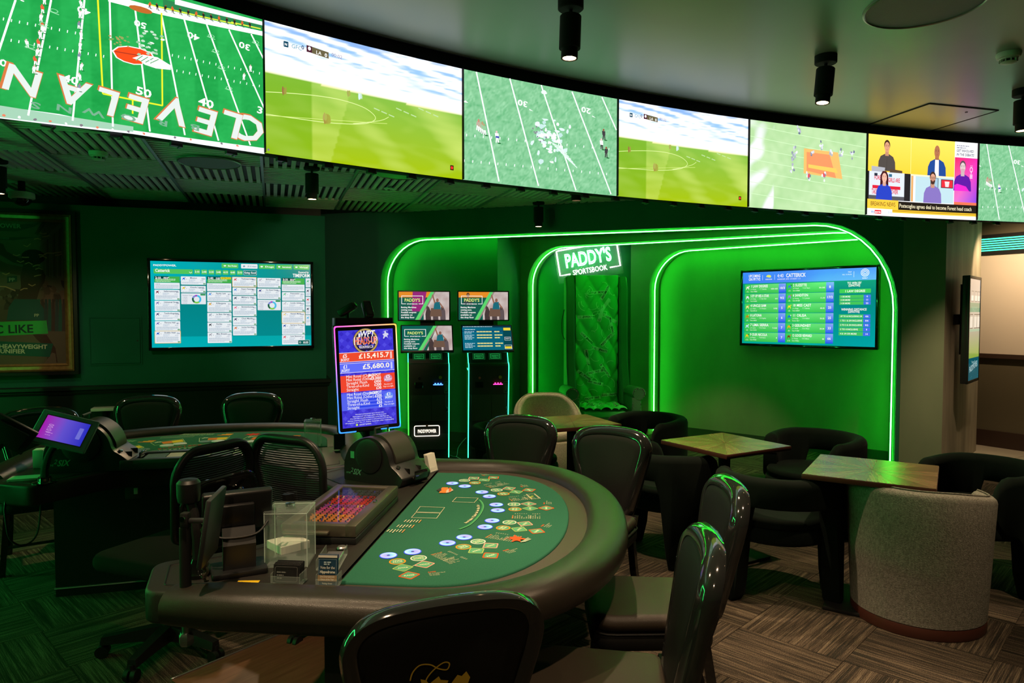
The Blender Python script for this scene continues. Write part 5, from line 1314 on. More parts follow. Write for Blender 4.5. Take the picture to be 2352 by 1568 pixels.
MB().cyl((0, 0, SLATZ - p.z), (0, 0, 0), .03).build('pendant_pole', 'black_matte', t); MB().lathe([(.03, 0), (.10, -.004), (.105, -.02), (.105, -.055), (.092, -.066), (.08, -.066)], 28).build('housing', 'white_plastic', t)
MB().lathe([(.078, -.064), (.075, -.085), (.055, -.115), (.03, -.128), (0, -.132)], 24).build('dome', 'black_gloss', t)
p = G(893, 432, SLATZ - .04); t = thing('ceiling_sensor', 'tiny white disc sensor on the slatted ceiling', 'sensor', tuple(p)); MB().lathe([(.05, 0), (.048, -.008), (.03, -.014), (0, -.015)], 24).build('disc', 'white_plastic', t); MB().lathe([(.014, -.014), (.012, -.02), (0, -.022)], 12).build('lens', 'dark_grey', t)
# ceiling hatch
q = [G(x, y, CEIL) for x, y in [(1990, 290), (2128, 236), (2278, 251), (2140, 304)]]
cen = sum(q, Vector()) / 4; hu, hn = frame_of(q[2] - q[1]); wv = ((q[2] - q[1]).length + (q[3] - q[0]).length) / 2; wd = abs((q[0] - q[1]).dot(hn))
ht = thing('ceiling_hatch', 'square flush hatch in the plaster ceiling near the yellow news picture', 'hatch', tuple(cen), math.atan2(hu.y, hu.x))
m = MB()
for s in (-1, 1): m.box((0, s * wd / 2, -.003), (wv, .014, .006)); m.box((s * wv / 2, 0, -.003), (.014, wd, .006))
m.build('frame', 'black_matte', ht); MB().box((0, 0, -.002), (wv - .02, wd - .02, .004)).build('door', 'ceiling_paint', ht); MB().cyl((wv * .2, -wd * .35, -.004), (wv * .2, -wd * .35, -.008), .010).build('lock', 'dark_grey', ht)

# unseen downlights added for their light
def added_downlight(x, y, zc, label, watts, size=85, lean=(0, 0)):
    p = Vector((x, y, zc)); r = p - Vector((0, 0, CAMH)); b = r.z; 
    t = thing('downlight', label, 'light', (x, y, zc), 0, 'adjustable downlights')
    MB().lathe([(.066, 0), (.066, -.045), (.060, -.05), (0, -.05)], 20).build('canopy', 'black_matte', t)
    MB().cyl((0, 0, -.05), (0, 0, -.085), .010).build('stem', 'black_matte', t)
    MB().lathe([(0, -.08), (.055, -.084), (.055, -.245), (.043, -.245), (.043, -.295), (.036, -.295), (.030, -.265)], 20).build('cylinder', 'black_matte', t)
    MB().lathe([(0, -.280), (.030, -.280), (.032, -.277)], 16).build('lens', 'lamp_glow', t)
    spot((x, y, zc - .31), (x + lean[0], y + lean[1], zc - 1.31), watts, size)
added_downlight(-.95, 1.75, CEIL, 'added black ceiling downlight above the left of the near card table, outside the frame', 150, 62, (.30, .35))
added_downlight(.75, 1.55, CEIL, 'added black ceiling downlight above the nearest chairs, outside the frame', 170)
added_downlight(2.55, 2.35, CEIL, 'added black ceiling downlight above the right foreground carpet, outside the frame', 120, 80)
added_downlight(2.05, 6.35, SLATZ, 'added black downlight behind the screen band lighting the alcove wall', 90, 48, (.05, .62))
added_downlight(.55, 6.0, SLATZ, 'added black downlight behind the screen band over the farthest bistro table', 130, 50)
added_downlight(-.95, 4.6, SLATZ, 'added black downlight hidden behind the screen band above the jackpot display', 100, 46, (-1.05, 3.6))
added_downlight(-3.7, 4.9, SLATZ, 'added black downlight left of the frame washing the television wall', 30, 85, (.1, .85))
added_downlight(-.35, -.7, CEIL, 'added black ceiling downlight behind the camera', 65, 90, (0, .45))
added_downlight(5.6, 6.6, SLATZ, 'added black downlight behind the screen band beside the pillar', 120, 80, (-.55, .5))
added_downlight(5.25, 7.35, SLATZ, 'added black downlight in the corridor beyond the pillar', 100, 110, (.75, .75))

# =================================================================== BETTING KIOSKS
def face_rz(fx, fy):
    """rotation so that local -y looks along (fx,fy)"""
    return math.atan2(fx, -fy)
def kiosk(px, py, yaw, label, glow_l, slot_col, second):
    p = G(px, py); t = thing('betting_kiosk', label, 'kiosk', tuple(p), yaw, 'betting kiosks')
    hw = .215
    prof = [(0.02, 0.0), (-.085, 1.00), (-.085, 1.035), (-.07, 1.055), (-.03, 1.065), (.045, 1.20), (.25, 1.20), (.25, 0.0)]
    MB().loft([[Vector((x, y, z)) for y, z in prof] for x in (-hw, hw)]).build('body', 'kiosk_body', t)
    def fy(z): return 0.02 - .105 * z                      # front surface
    for sx in (-1, 1):
        x = sx * (hw + .004)
        pts = [(x, fy(0.02) - .004, .02), (x, fy(1.0) - .004, 1.0), (x, -.088, 1.037), (x, -.07, 1.059), (x, -.034, 1.07)]
        MB().tube(pts, .0055, 6).build('edge_light', 'neon_mint' if (sx > 0 or not glow_l) else 'neon_lime', t)
        MB().tube([(x, -.034, 1.07), (x, .04, 1.20), (x, .03, 1.21)], .0045, 6).build('edge_light', 'neon_mint', t)
    MB().tube([(-hw - .004, .03, .985), (-hw - .004, .09, 1.0)], .004, 6).build('side_light', 'neon_mint', t)
    tilt = Matrix.Rotation(-math.atan2(.105, 1.0), 4, 'X')
    def onf(x, z, d=0.0): return Vector((x, fy(z) - d, z))
    def plate(name, x, z, w, h, m, d=.004, lift=.0, par=t):
        return MB().rbox(tuple(onf(x, z, d / 2 + lift)), (w, d, h), .0015, 1, rot=tilt).build(name, m, par)
    plate('door', -.082, .70, .215, .52, 'kiosk_panel'); plate('door', .108, .70, .155, .52, 'kiosk_panel'); plate('door', .008, .27, .40, .31, 'kiosk_panel')
    plate('scanner', -.105, .83, .085, .062, 'black_gloss', .006, .004); plate('receipt_slot', -.115, .665, .11, .05, 'black_gloss', .006, .004)
    plate('note_slot', .10, .835, .115, .022, 'black_gloss', .008, .004)
    plate('slot_glow', .10, .833, .105, .010, slot_col, .004, .0125)
    m = MB()
    for k in range(3): m.rbox(tuple(onf(.07 + k * .03, .846, .016)), (.016, .004, .010), .001, 1, rot=tilt)
    m.build('slot_icons', slot_col, t)
    MB().cyl(onf(-.10, .905, .004), onf(-.10, .905, .012), .014).build('key_lock', 'chrome', t); MB().cyl(onf(.125, .91, .004), onf(.125, .91, .01), .018).build('round_badge', 'gold_print', t)
    plate('coin_tray', .185, .56, .028, .055, 'black_gloss', .010, .003); plate('coin_lip', .185, .535, .034, .008, 'steel', .012, .004)
    MB().cyl(onf(-.02, .385, .004), onf(-.02, .385, .012), .013).build('key_lock', 'chrome', t)
    # lit name box on the lower front
    X = Matrix.Translation(onf(-.02, .325, .012)) @ tilt
    ring = round_poly(rect(-.135, -.055, .135, .055), .018, 4)
    MB().tube([(q.x, 0, q.y) for q in ring], .0045, 6, closed=True, X=X).build('sign_border', 'kiosk_white', t)
    vs, fs, wd = text_geo('PADDYPOWER', True)
    MB().add([Vector(((v[0] - wd / 2) * .20 / wd, -.002, v[1] * .036 / .7 - .02)) for v in vs], fs, X).build('sign_letters', 'kiosk_white', t)
    # small logo plates on the console and on the right door
    cv = plane_canvas((0, -.032, 1.067), (1, 0, 0), Vector((0, .075, .135)).normalized(), Vector((0, -.135, .075)).normalized(), .001)
    for x in (-.095, .085):
        cv.rect(x - .075, .035, x + .065, .115, S(10, 60, 26)); cv.frame(x - .055, .05, x + .045, .105, .003, S(40, 190, 90)); cv.text("PADDY'S", x - .005, .07, .018, S(40, 190, 90), 'c', fit=.075); cv.text('SPORTSBOOK', x - .005, .053, .007, S(40, 190, 90), 'c', fit=.05)
    cv.build('console_logos', 'tv_picture', t)
    cv = plane_canvas(onf(.190, .79, .006), (0, -.105, 1), (-1, 0, 0), (0, -1, 0))
    cv.frame(-.05, -.022, .075, .022, .003, S(130, 150, 140)); cv.text("PADDY'S", .012, -.005, .016, S(120, 170, 140), 'c', fit=.08); cv.text('SPORTSBOOK', .012, -.017, .007, S(120, 150, 140), 'c', fit=.05)
    cv.build('door_logo', 'print', t)
    # post and the two screens
    MB().box((0, .16, 1.5), (.16, .04, .70)).build('post', 'black_matte', t)
    def statue(cv, x0, y0, w, h, pale):
        for k in range(3):
            cx = x0 + w * (.18 + k * .3); cv.poly([(cx - w * .10, y0), (cx + w * .12, y0), (cx + w * .10, y0 + h * .32), (cx + w * .02, y0 + h * .48), (cx - w * .06, y0 + h * .42), (cx - w * .11, y0 + h * .2)], mixc(S(70, 56, 56), S(110, 96, 100), k * .3)); cv.ell(cx - w * .03, y0 + h * .42, w * .045, h * .08, S(80, 64, 64), 8)
        cv.poly([(x0 + w * .25, y0 + h * .12), (x0 + w * .75, y0 + h * .12), (x0 + w * .70, y0 + h * .42), (x0 + w * .3, y0 + h * .42)], S(110, 84, 70))
        cv.poly([(x0 + w * .40, y0 + h * .38), (x0 + w * .70, y0 + h * .38), (x0 + w * .66, y0 + h * .64), (x0 + w * .44, y0 + h * .64)], S(30, 106, 120)); cv.ell(x0 + w * .56, y0 + h * .70, w * .055, h * .07, S(140, 96, 80), 10)
        cv.line((x0 + w * .46, y0 + h * .6), (x0 + w * .36, y0 + h * .90), w * .06, S(150, 104, 84)); cv.line((x0 + w * .66, y0 + h * .6), (x0 + w * .80, y0 + h * .42), w * .05, S(150, 104, 84))
    def promo(cv, w, h, top):
        cv.quad4(-w, -h, w, h, S(14, 92, 76), S(20, 100, 84), S(22, 96, 78), S(16, 84, 66))
        cv.grid(-w * .02, -h, w, h, 10, 8, lambda u, v: mixc(S(176, 150, 146), S(214, 204, 200), .5 + nz(u * 4, v * 4, 3)))
        cv.poly([(-w * .3, -h), (-w * .02, -h), (w * .45, h), (w * .30, h), (-w * .16, h), (-w, h), (-w, -h)][0:2] + [(w * .42, h), (-w * .16, h)], S(20, 92, 74)) if not top else None
        if top:
            cv.poly([(-w, h * .55), (w * .1, h * .55), (w * .3, h), (-w, h)], S(230, 140, 40)); cv.poly([(-w, -h), (-w * .25, -h), (w * .20, h * .6), (-w, h * .6)], S(24, 92, 76))
            if second: person_bust(cv, -w * .62, h * .05, h * .9, S(150, 106, 80), S(40, 30, 26), S(56, 66, 70))
            else: cv.poly([(-w * .5, -h * .4), (-w * .05, -h * .4), (w * .1, h), (-w * .45, h)], S(150, 40, 120))
        else: cv.poly([(-w, -h), (-w * .36, -h), (w * .05, h), (-w, h)], S(10, 96, 84))
        cv.poly([(-w * .36, -h), (-w * .22, -h), (w * .40, h), (w * .26, h)], S(92, 214, 110))
        cv.poly([(-w * .22, -h), (-w * .16, -h), (w * .46, h), (w * .40, h)], S(150, 130, 126))
        statue(cv, -w * .02, -h, w * .98, h * 2, 0)
        cv.frame(-w * .90, h * .12, -w * .04, h * .72, .006, WHITE); cv.rect(-w * .72, h * .10, -w * .22, h * .16, S(24, 92, 76)); cv.text("PADDY'S", -w * .47, h * .30, h * .22, S(226, 240, 130), 'c', fit=w * .62, bold=True); cv.text('SPORTSBOOK', -w * .47, h * .09, h * .085, WHITE, 'c', fit=w * .42, bold=True)
        for k, s in enumerate(['Betting Machines', 'coming soon.', 'Football coupons', 'available on', 'the shop floor']): cv.text(s, -w * .92, -h * .16 - k * h * .18, h * .115, WHITE, fit=w * .038 * len(s), bold=True)
    def coupon(cv, w, h):
        cv.quad4(-w, -h, w, h, S(8, 104, 128), S(8, 100, 120), S(8, 92, 116), S(10, 110, 140)); cv.rect(-w, h * .86, w, h, S(8, 50, 70)); cv.rect(w * .66, -h, w, h * .86, S(6, 70, 80)); cv.frame(w * .70, -h * .22, w * .95, h * .06, .003, WHITE); cv.text("PADDY'S", w * .825, -h * .12, h * .10, WHITE, 'c', fit=w * .18)
        cv.greek(-w * .96, h * .9, w * 1.6, h * .05, S(190, 220, 230), 1, 2, 4); cv.greek(-w * .9, h * .66, w * .42, h * .05, S(200, 226, 236), 2, 2.4, 5); cv.rect(-w, h * .52, w * .66, h * .60, S(10, 70, 110))
        for r, zz in enumerate([.46, .18, -.04, -.50, -.72]):
            for k in range(5): cv.rect(-w * .42 + k * w * .125, h * zz, -w * .42 + k * w * .125 + w * .115, h * (zz + .09), S(236, 226, 140))
            for k in range(2 + r % 2): cv.rect(w * .30 + k * w * .11, h * zz, w * .30 + k * w * .11 + w * .10, h * (zz + .09), S(236, 226, 140))
            cv.greek(-w * .92, h * (zz + .02), w * .4, h * .05, S(190, 220, 232), 2, 2.2, r)
        cv.rect(w * .68, -h * .88, w * .96, -h * .72, S(240, 214, 50)); cv.frame(w * .68, -h * .93, w * .97, -h * .6, .003, WHITE); cv.rect(w * .68, h * .60, w * .97, h * .82, S(240, 214, 60))
    # lower, tilted touch screen
    a = R(32); X = Matrix.Translation((-.015, -.075, 1.338)) @ Matrix.Rotation(-a, 4, 'X')
    ls = MB().rbox((0, .018, 0), (.565, .036, .335), .006, X=X).build('touch_screen', 'black_plastic', t)
    cv = plane_canvas(X @ Vector((0, -.0005, 0)), (1, 0, 0), X.to_3x3() @ Z, X.to_3x3() @ Vector((0, -1, 0)), .0005)
    (coupon if second else (lambda q, w, h: promo(q, w, h, False)))(cv, .268, .152); o = cv.build('screen_picture', 'tv_picture', ls)
    ts = MB().rbox((-.04, .095, 1.685), (.575, .03, .335), .006).build('top_screen', 'black_plastic', t)
    cv = plane_canvas((-.04, .0795, 1.685), (1, 0, 0), Z, (0, -1, 0), .0005); promo(cv, .273, .153, True); cv.build('screen_picture', 'tv_picture', ts)
    return t
mat('glow_blue', (.02, .05, .3), .5, emit=(.05, .18, 1.0), estr=5); mat('glow_pink', (.3, .02, .1), .5, emit=(1.0, .03, .25), estr=4)
kiosk(985, 1056, R(9), 'black betting kiosk with blue-lit slot, left of the pair', True, 'glow_blue', False)
kiosk(1121, 1054, R(9), 'black betting kiosk with pink-lit slot, right of the pair', False, 'glow_pink', True)
cb_ = thing('floor_cable', 'thin loose cable looping on the floor between the kiosks', 'cable', tuple(G(1052, 1050)))
MB().tube(catmull([(-.10, .10, .006), (-.02, .02, .006), (.0, .05, .10), (.06, .16, .17), (.10, .24, .19)], 6), .004, 6).build('cable', 'neon_mint' if False else 'white_plastic', cb_); MB().tube(catmull([(-.02, .02, .006), (.04, -.12, .006), (.10, -.2, .006)], 5), .005, 6).build('plug_lead', 'white_plastic', cb_)

# =================================================================== THRONE CHAIR
tp = G(1392, 1035); tp = Vector((W(1377, 900, 8.42).x, 8.42, 0))
TSC = 1.0
th_ = thing('throne_chair', "very tall green wing-back throne with buttoned PADDYPOWER fabric", 'chair', tuple(tp), face_rz(.10, -1))
th_.scale = (TSC, TSC, TSC)
MB().rbox((0, .30, 1.08), (.66, .11, 2.00), .04, 3).build('back_shell', 'throne_leather', th_)
for s in (-1, 1):
    prof = [(.33, .50), (-.02, .50), (.02, .70), (.10, .95), (.13, 1.3), (.14, 1.92), (.20, 2.06), (.33, 2.06)]
    m = MB(); secs = []
    for dx in (0, .02, .09, .11):
        ins = .018 if dx in (0, .11) else 0
        secs.append([Vector((s * (.275 + dx), y + (ins if y < .3 else -ins), z - (ins if z > 1 else 0))) for y, z in prof])
    m.loft(secs).build('wing', 'throne_leather', th_)
    # rolled arm
    secs = []
    for k in range(9):
        y = .26 - k * .075; sec = []
        for i in range(16):
            a = 2 * math.pi * i / 16; r = .082 if math.sin(a) > -.2 else .07
            sec.append(Vector((s * (.375 + .02 * (k / 8)) + r * math.cos(a), y, .64 + .02 * (k / 8) + r * math.sin(a))))
        secs.append(sec)
    ar = MB().loft(secs).rbox((s * .365, -.04, .42), (.12, .60, .40), .02).build('arm', 'throne_leather', th_)
    m = MB()
    for i in range(22):
        a = -2.0 + i * (5.2 / 21); m.lathe([(.007, 0), (.005, .004), (0, .006)], 6, Matrix.Translation((s * .395 + .066 * math.cos(a), -.341, .66 + .066 * math.sin(a))) @ Matrix.Rotation(math.pi / 2, 4, 'X'))
    for i in range(8):
        for q in (-1, 1): m.lathe([(.007, 0), (.005, .004), (0, .006)], 6, Matrix.Translation((s * .37 + q * .045, -.341, .58 - i * .04)) @ Matrix.Rotation(math.pi / 2, 4, 'X'))
    m.build('stud_row', 'chrome', ar, kind='stuff')
MB().rbox((0, -.03, .30), (.62, .60, .22), .03, 3).build('seat_base', 'throne_leather', th_)
for x in (-.27, .27):
    for y in (-.28, .28): MB().cyl((x, y, 0), (x, y, .20), .022, .034).build('leg', 'plinth_wood', th_)
# buttoned back and seat: lattice of dimples
def tuft(s, t):
    a = (s / .105 + t / .17); b = (s / .105 - t / .17)
    fa = abs(math.sin(math.pi * a / 2)); fb = abs(math.sin(math.pi * b / 2))
    return .048 * (fa * fb) ** .5
def back_surf(s, t, h=0): return Vector((s, .205 - .03 * (1 - (s / .29) ** 4) - tuft(s, t) - h, .50 + t))
def seat_surf(s, t, h=0): return Vector((s, .22 - t, .455 + .035 * (1 - (s / .27) ** 4) * (1 - ((t - .29) / .33) ** 6) + tuft(s, t) + h))
def cushion(name, surf, w, L, nx, ny, m):
    vs = []; fs = []
    for j in range(ny + 1):
        for i in range(nx + 1): vs.append(surf(-w / 2 + w * i / nx, L * j / ny))
    for j in range(ny):
        for i in range(nx): a = j * (nx + 1) + i; fs.append([a, a + 1, a + nx + 2, a + nx + 1])
    return MB().add(vs, fs).build(name, m, th_, sharp=80)
bc = cushion('back_cushion', back_surf, .53, 1.57, 44, 114, 'throne_fabric'); stc = cushion('seat_cushion', seat_surf, .50, .58, 40, 44, 'throne_fabric')
MB().rbox((0, .25, 1.28), (.52, .06, 1.54), .01).build('cushion_core', 'throne_leather', th_)
MB().rbox((0, -.06, .42), (.50, .56, .07), .02).build('seat_core', 'throne_fabric', th_)
def ribbons(surf, L, n, seed, par, fixed=()):
    cv = Canvas(lambda s, t, h: surf(s, t, h + .002)); rd = random.Random(seed)
    items = list(fixed)
    while len(items) < n: items.append((rd.uniform(-.2, .2), rd.uniform(.03, L - .03), rd.uniform(-2.2, 2.2), 'PADDYPOWER' if rd.random() < .7 else 'LUCKYPANTS'))
    for x, y, a, s in items:
        ca, sa = math.cos(a), math.sin(a); Lr = .20
        ok = [k for k in range(-10, 11) if abs(x + ca * Lr * k / 20) < .255 and 0 < y + sa * Lr * k / 20 < L]
        if len(ok) < 4: continue
        a0, a1 = ok[0] * Lr / 20, ok[-1] * Lr / 20
        cv.line((x + ca * a0, y + sa * a0), (x + ca * a1, y + sa * a1), .042, (.75, .95, .78), 14)
        vs, fs, w = text_geo(s, True)
        keep = [f for f in fs if all(abs(x + ((vs[i][0] / w - .5) * .19) * ca) < .255 for i in f)]
        cv.raw([(x + ((v[0] / w - .5) * .19) * ca - (v[1] * .024 / .7 - .012) * sa, y + ((v[0] / w - .5) * .19) * sa + (v[1] * .024 / .7 - .012) * ca) for v in vs], keep, (.01, .05, .025))
    for k in range(int(n * 3.2)):                                            # thin pale loops of the print
        x, y, r, a0 = rd.uniform(-.22, .22), rd.uniform(.05, L - .05), rd.uniform(.03, .09), rd.uniform(0, 6)
        pts = [(x + r * math.cos(a0 + q * .25), y + r * math.sin(a0 + q * .25)) for q in range(8)]
        pts = [p for p in pts if abs(p[0]) < .258 and 0.01 < p[1] < L - .01]
        if len(pts) > 3: cv.pline(pts, .009, (.50, .92, .58))
    cv.build('printed_ribbons', 'print', par)
ribbons(back_surf, 1.50, 17, 5, bc, [(.02, 1.36, .06, 'PADDYPOWER'), (.10, 1.20, 1.0, 'PADDYPOWER'), (-.14, 1.06, .05, 'PADDYPOWER'), (.16, 1.04, -.5, 'LUCKYPANTS'), (-.13, .80, -.75, 'LUCKYPANTS'), (.12, .78, .8, 'PADDYPOWER'), (.03, .66, -.3, 'LUCKYPANTS'), (-.12, .56, -1.35, 'PADDYPOWER'), (.10, .40, 2.2, 'PADDYPOWER'), (-.02, .25, 2.9, 'PADDYPOWER'), (-.16, .34, -.6, 'PADDYPOWER'), (.16, .10, .05, 'LUCKYPANTS'), (-.05, .06, .1, 'PADDYPOWER')])
ribbons(seat_surf, .58, 9, 8, stc)
MB().tube(catmull([(-.40, .2, 1.65), (-.43, .2, 1.5), (-.42, .22, 1.35), (-.385, .25, 1.28)], 6), .005, 6).build('hanging_cord', 'black', th_)

# =================================================================== LOUNGE CHAIRS AND TABLES
def sm(a, b, x):
    t = max(0.0, min(1.0, (x - a) / (b - a))); return t * t * (3 - 2 * t)
def lounge_proto():
    t = thing('lounge_chair', '', 'chair')
    Ro, th, A = .345, .095, R(128)
    angs = []
    x = -A
    ks = [-128, -127, -124, -119, -113, -108, -104, -100, -92, -84, -74, -64, -56, -52, -50, -48, -46, -43, -38, -28, -14, 0]
    ks = ks + [-k for k in ks[-2::-1]]
    secs = []
    for kd in ks:
        f = R(kd); a = abs(kd)
        zt = .715 - .02 * sm(60, 110, a); zb = .0
        if a < 54: zb = .555 * (1 - sm(40, 54, a) ** .8)
        if a > 96: zb = .36 * sm(96, 106, a)
        if a > 112:
            e = (a - 112) / 16.0; q = math.sqrt(max(0.0, 1 - e * e)); mid = .545; zt = mid + (zt - mid) * q; zb = mid + (zb - mid) * q
            zt = max(zt, zb + .004)
        ro = Ro + .012 * sm(100, 60, a); ri = ro - th; rr = min(.045, (zt - zb) * .45); sec = []
        def add(r, z): sec.append(Vector((r * math.sin(f), r * math.cos(f) * 1.0, z)))
        for k in range(5):
            b = math.pi / 2 * k / 4; add(ri + rr * (1 - math.sin(b)), zt - rr * (1 - math.cos(b)) - 0) if False else None
        b_ = .012
        add(ri, zb + b_); add(ri, zt - rr)
        for k in range(1, 6):
            b = math.pi * k / 6; add((ri + ro) / 2 - th / 2 * math.cos(b), zt - rr + rr * math.sin(b))
        add(ro, zt - rr); add(ro, zb + b_); add(ro - b_, zb); add(ri + b_, zb)
        secs.append(sec)
    MB().loft(secs).build('shell', 'velvet', t, sharp=60)
    seat = ell(0, -.045, .30, .31, 32)
    MB().slab(seat, .33, .42, .03, 3).build('seat_base', 'velvet', t); MB().slab([(p[0] * .97, p[1] * .97) for p in seat], .415, .475, .028, 4).build('seat_cushion', 'velvet', t)
    return t
lp = lounge_proto(); first = [True]
def put(proto, first, loc, fwd, label, group):
    o = proto if first[0] else copy_tree(proto); first[0] = False
    o.location = (loc[0], loc[1], 0); o.rotation_euler = (0, 0, face_rz(*fwd)); o['label'] = label; o['group'] = group
    return o
LG_ = 'dark velvet wraparound lounge chairs'
put(lp, first, (1.53, 3.98), (.12, 1), 'dark velvet wraparound chair with its back to us, beside the grey tub chair', LG_)
put(lp, first, (1.03, 4.62), (.85, .45), 'dark velvet wraparound chair left of the middle bistro table', LG_)
put(lp, first, (2.22, 5.10), (-.80, -.55), 'dark velvet wraparound chair facing us between the middle table and green wall', LG_)
put(lp, first, (1.16, 6.02), (-.80, -.60), 'dark velvet wraparound chair right of the farthest bistro table', LG_)
put(lp, first, (.02, 5.52), (.85, .25), 'dark velvet wraparound chair left of the farthest bistro table', LG_)
put(lp, first, (2.80, 4.12), (-.95, -.25), 'dark velvet wraparound chair at the right picture edge', LG_)

def tub_chair(name, loc, fwd, m, label, H=.73, plinth=True, drop=.06):
    t = thing(name, label, 'chair', (loc[0], loc[1], 0), face_rz(*fwd), 'upholstered tub chairs')
    if plinth: MB().slab(ell(0, 0, .315, .315, 40), 0, .06, .006, 2).build('plinth', 'plinth_wood', t)
    secs = []
    N = 44
    for k in range(N + 1):
        d = -140 + 280 * k / N; f = R(d); a = abs(d)
        zt = H - drop * sm(25, 125, a); zt -= max(0, (a - 128)) / 12 * .10
        z0 = .062; sec = []
        rb = .315; rt = .345; th = .075
        def add(r, z): sec.append(Vector((r * math.sin(f), r * math.cos(f), z)))
        rr = .035
        add(rb, z0)
        for q in range(1, 5): add(rb + (rt - rb) * q / 5, z0 + (zt - rr - z0) * q / 5)
        add(rt, zt - rr)
        for q in range(1, 6): b = math.pi * q / 6; add(rt - th / 2 + th / 2 * math.cos(b), zt - rr + rr * math.sin(b))
        add(rt - th, zt - rr); add(rb - th + .01, .30); add(rb - th, z0)
        secs.append(sec)
    MB().loft(secs).build('shell', m, t, sharp=60)
    MB().tube([s[8] + Vector((0, 0, .004)) for s in secs], .004, 6).build('piping', m, t)
    MB().slab(ell(0, -.03, .262, .275, 32), .062, .36, .02, 3).build('seat_base', m, t); MB().slab(ell(0, -.03, .255, .27, 32), .355, .45, .035, 4).build('seat_cushion', m, t)
    return t
tub_chair('tub_chair', (2.145, 3.64), (.62, .78), 'grey_linen', 'large grey linen tub chair on a dark plinth in the right foreground')
tub_chair('tub_chair', (.36, 6.95), (.12, -1), 'boucle', 'pale beige tub chair behind the farthest bistro table', H=.77, drop=.22)

def bistro_table(corners, label):
    q = [G(x, y, .75) for x, y in corners[:3]]
    a, b, c_ = q                                                   # left, back, right
    d_ = a + c_ - b; cen = (a + c_) / 2
    u = ((b - a).normalized() + (c_ - d_).normalized()).normalized(); side = ((b - a).length + (c_ - b).length) / 2 / 2
    side = min(max(side, .28), .315)
    t = thing('bistro_table', label, 'table', (cen.x, cen.y, 0), math.atan2(u.y, u.x), 'square bistro tables')
    s = side
    MB().rbox((0, 0, .734), (2 * s, 2 * s, .026), .003, 2).build('table_core', 'plinth_wood', t)
    # sixteen veneer wedges meeting at the centre, grain towards the rim
    rim = []
    for k in range(16):
        an = math.pi / 8 * k + math.pi / 16 * 0; cx, sy = math.cos(an), math.sin(an); m = s / max(abs(cx), abs(sy)); rim.append(Vector((cx * m, sy * m)))
    top = []
    for k in range(16):
        A, B = rim[k], rim[(k + 1) % 16]
        me = bpy.data.meshes.new('veneer_wedge'); zz = .7492
        sh = .9975
        P3 = [Vector((0, 0, zz)), Vector((A.x * sh, A.y * sh, zz)), Vector((B.x * sh, B.y * sh, zz))]
        cc = sum(P3, Vector()) / 3; P3 = [cc + (p - cc) * .985 for p in P3]
        vs = P3 + [p - Vector((0, 0, .002)) for p in P3]
        me.from_pydata([tuple(v) for v in vs], [], [(0, 1, 2), (5, 4, 3), (0, 3, 4, 1), (1, 4, 5, 2), (2, 5, 3, 0)]); me.update()
        uvl = me.uv_layers.new(name='UVMap'); dr = ((A + B) / 2).normalized()
        if k % 2: dr = (A - B).normalized() * .3 + dr; dr.normalize()
        pr = Vector((-dr.y, dr.x))
        for lp_ in me.loops:
            v = me.vertices[lp_.vertex_index].co; uvl.data[lp_.index].uv = (v.x * dr.x + v.y * dr.y + k * .37, v.x * pr.x + v.y * pr.y + k * .71)
        me.materials.append(M['veneer' if k % 2 else 'veneer_light'])
        o = bpy.data.objects.new('veneer_wedge', me); COL.objects.link(o); o.parent = t; top.append(o)
    MB().cyl((0, 0, .02), (0, 0, .722), .038, n=20).build('column', 'black_matte', t); MB().rbox((0, 0, .714), (.3, .3, .014), .002).build('top_plate', 'black_matte', t); MB().rbox((0, 0, .010), (.42, .42, .02), .006).build('base_plate', 'black_matte', t)
    return t
bistro_table([(1201, 960), (1346, 951), (1431, 973)], 'square wooden starburst table farthest away, before the throne chair')
bistro_table([(1522, 1008), (1658, 992), (1815, 1025)], 'square wooden starburst table in the middle, tinted green')
bistro_table([(1849, 1087), (1893, 1040), (2150, 1069)], 'square wooden starburst table beside the grey tub chair')

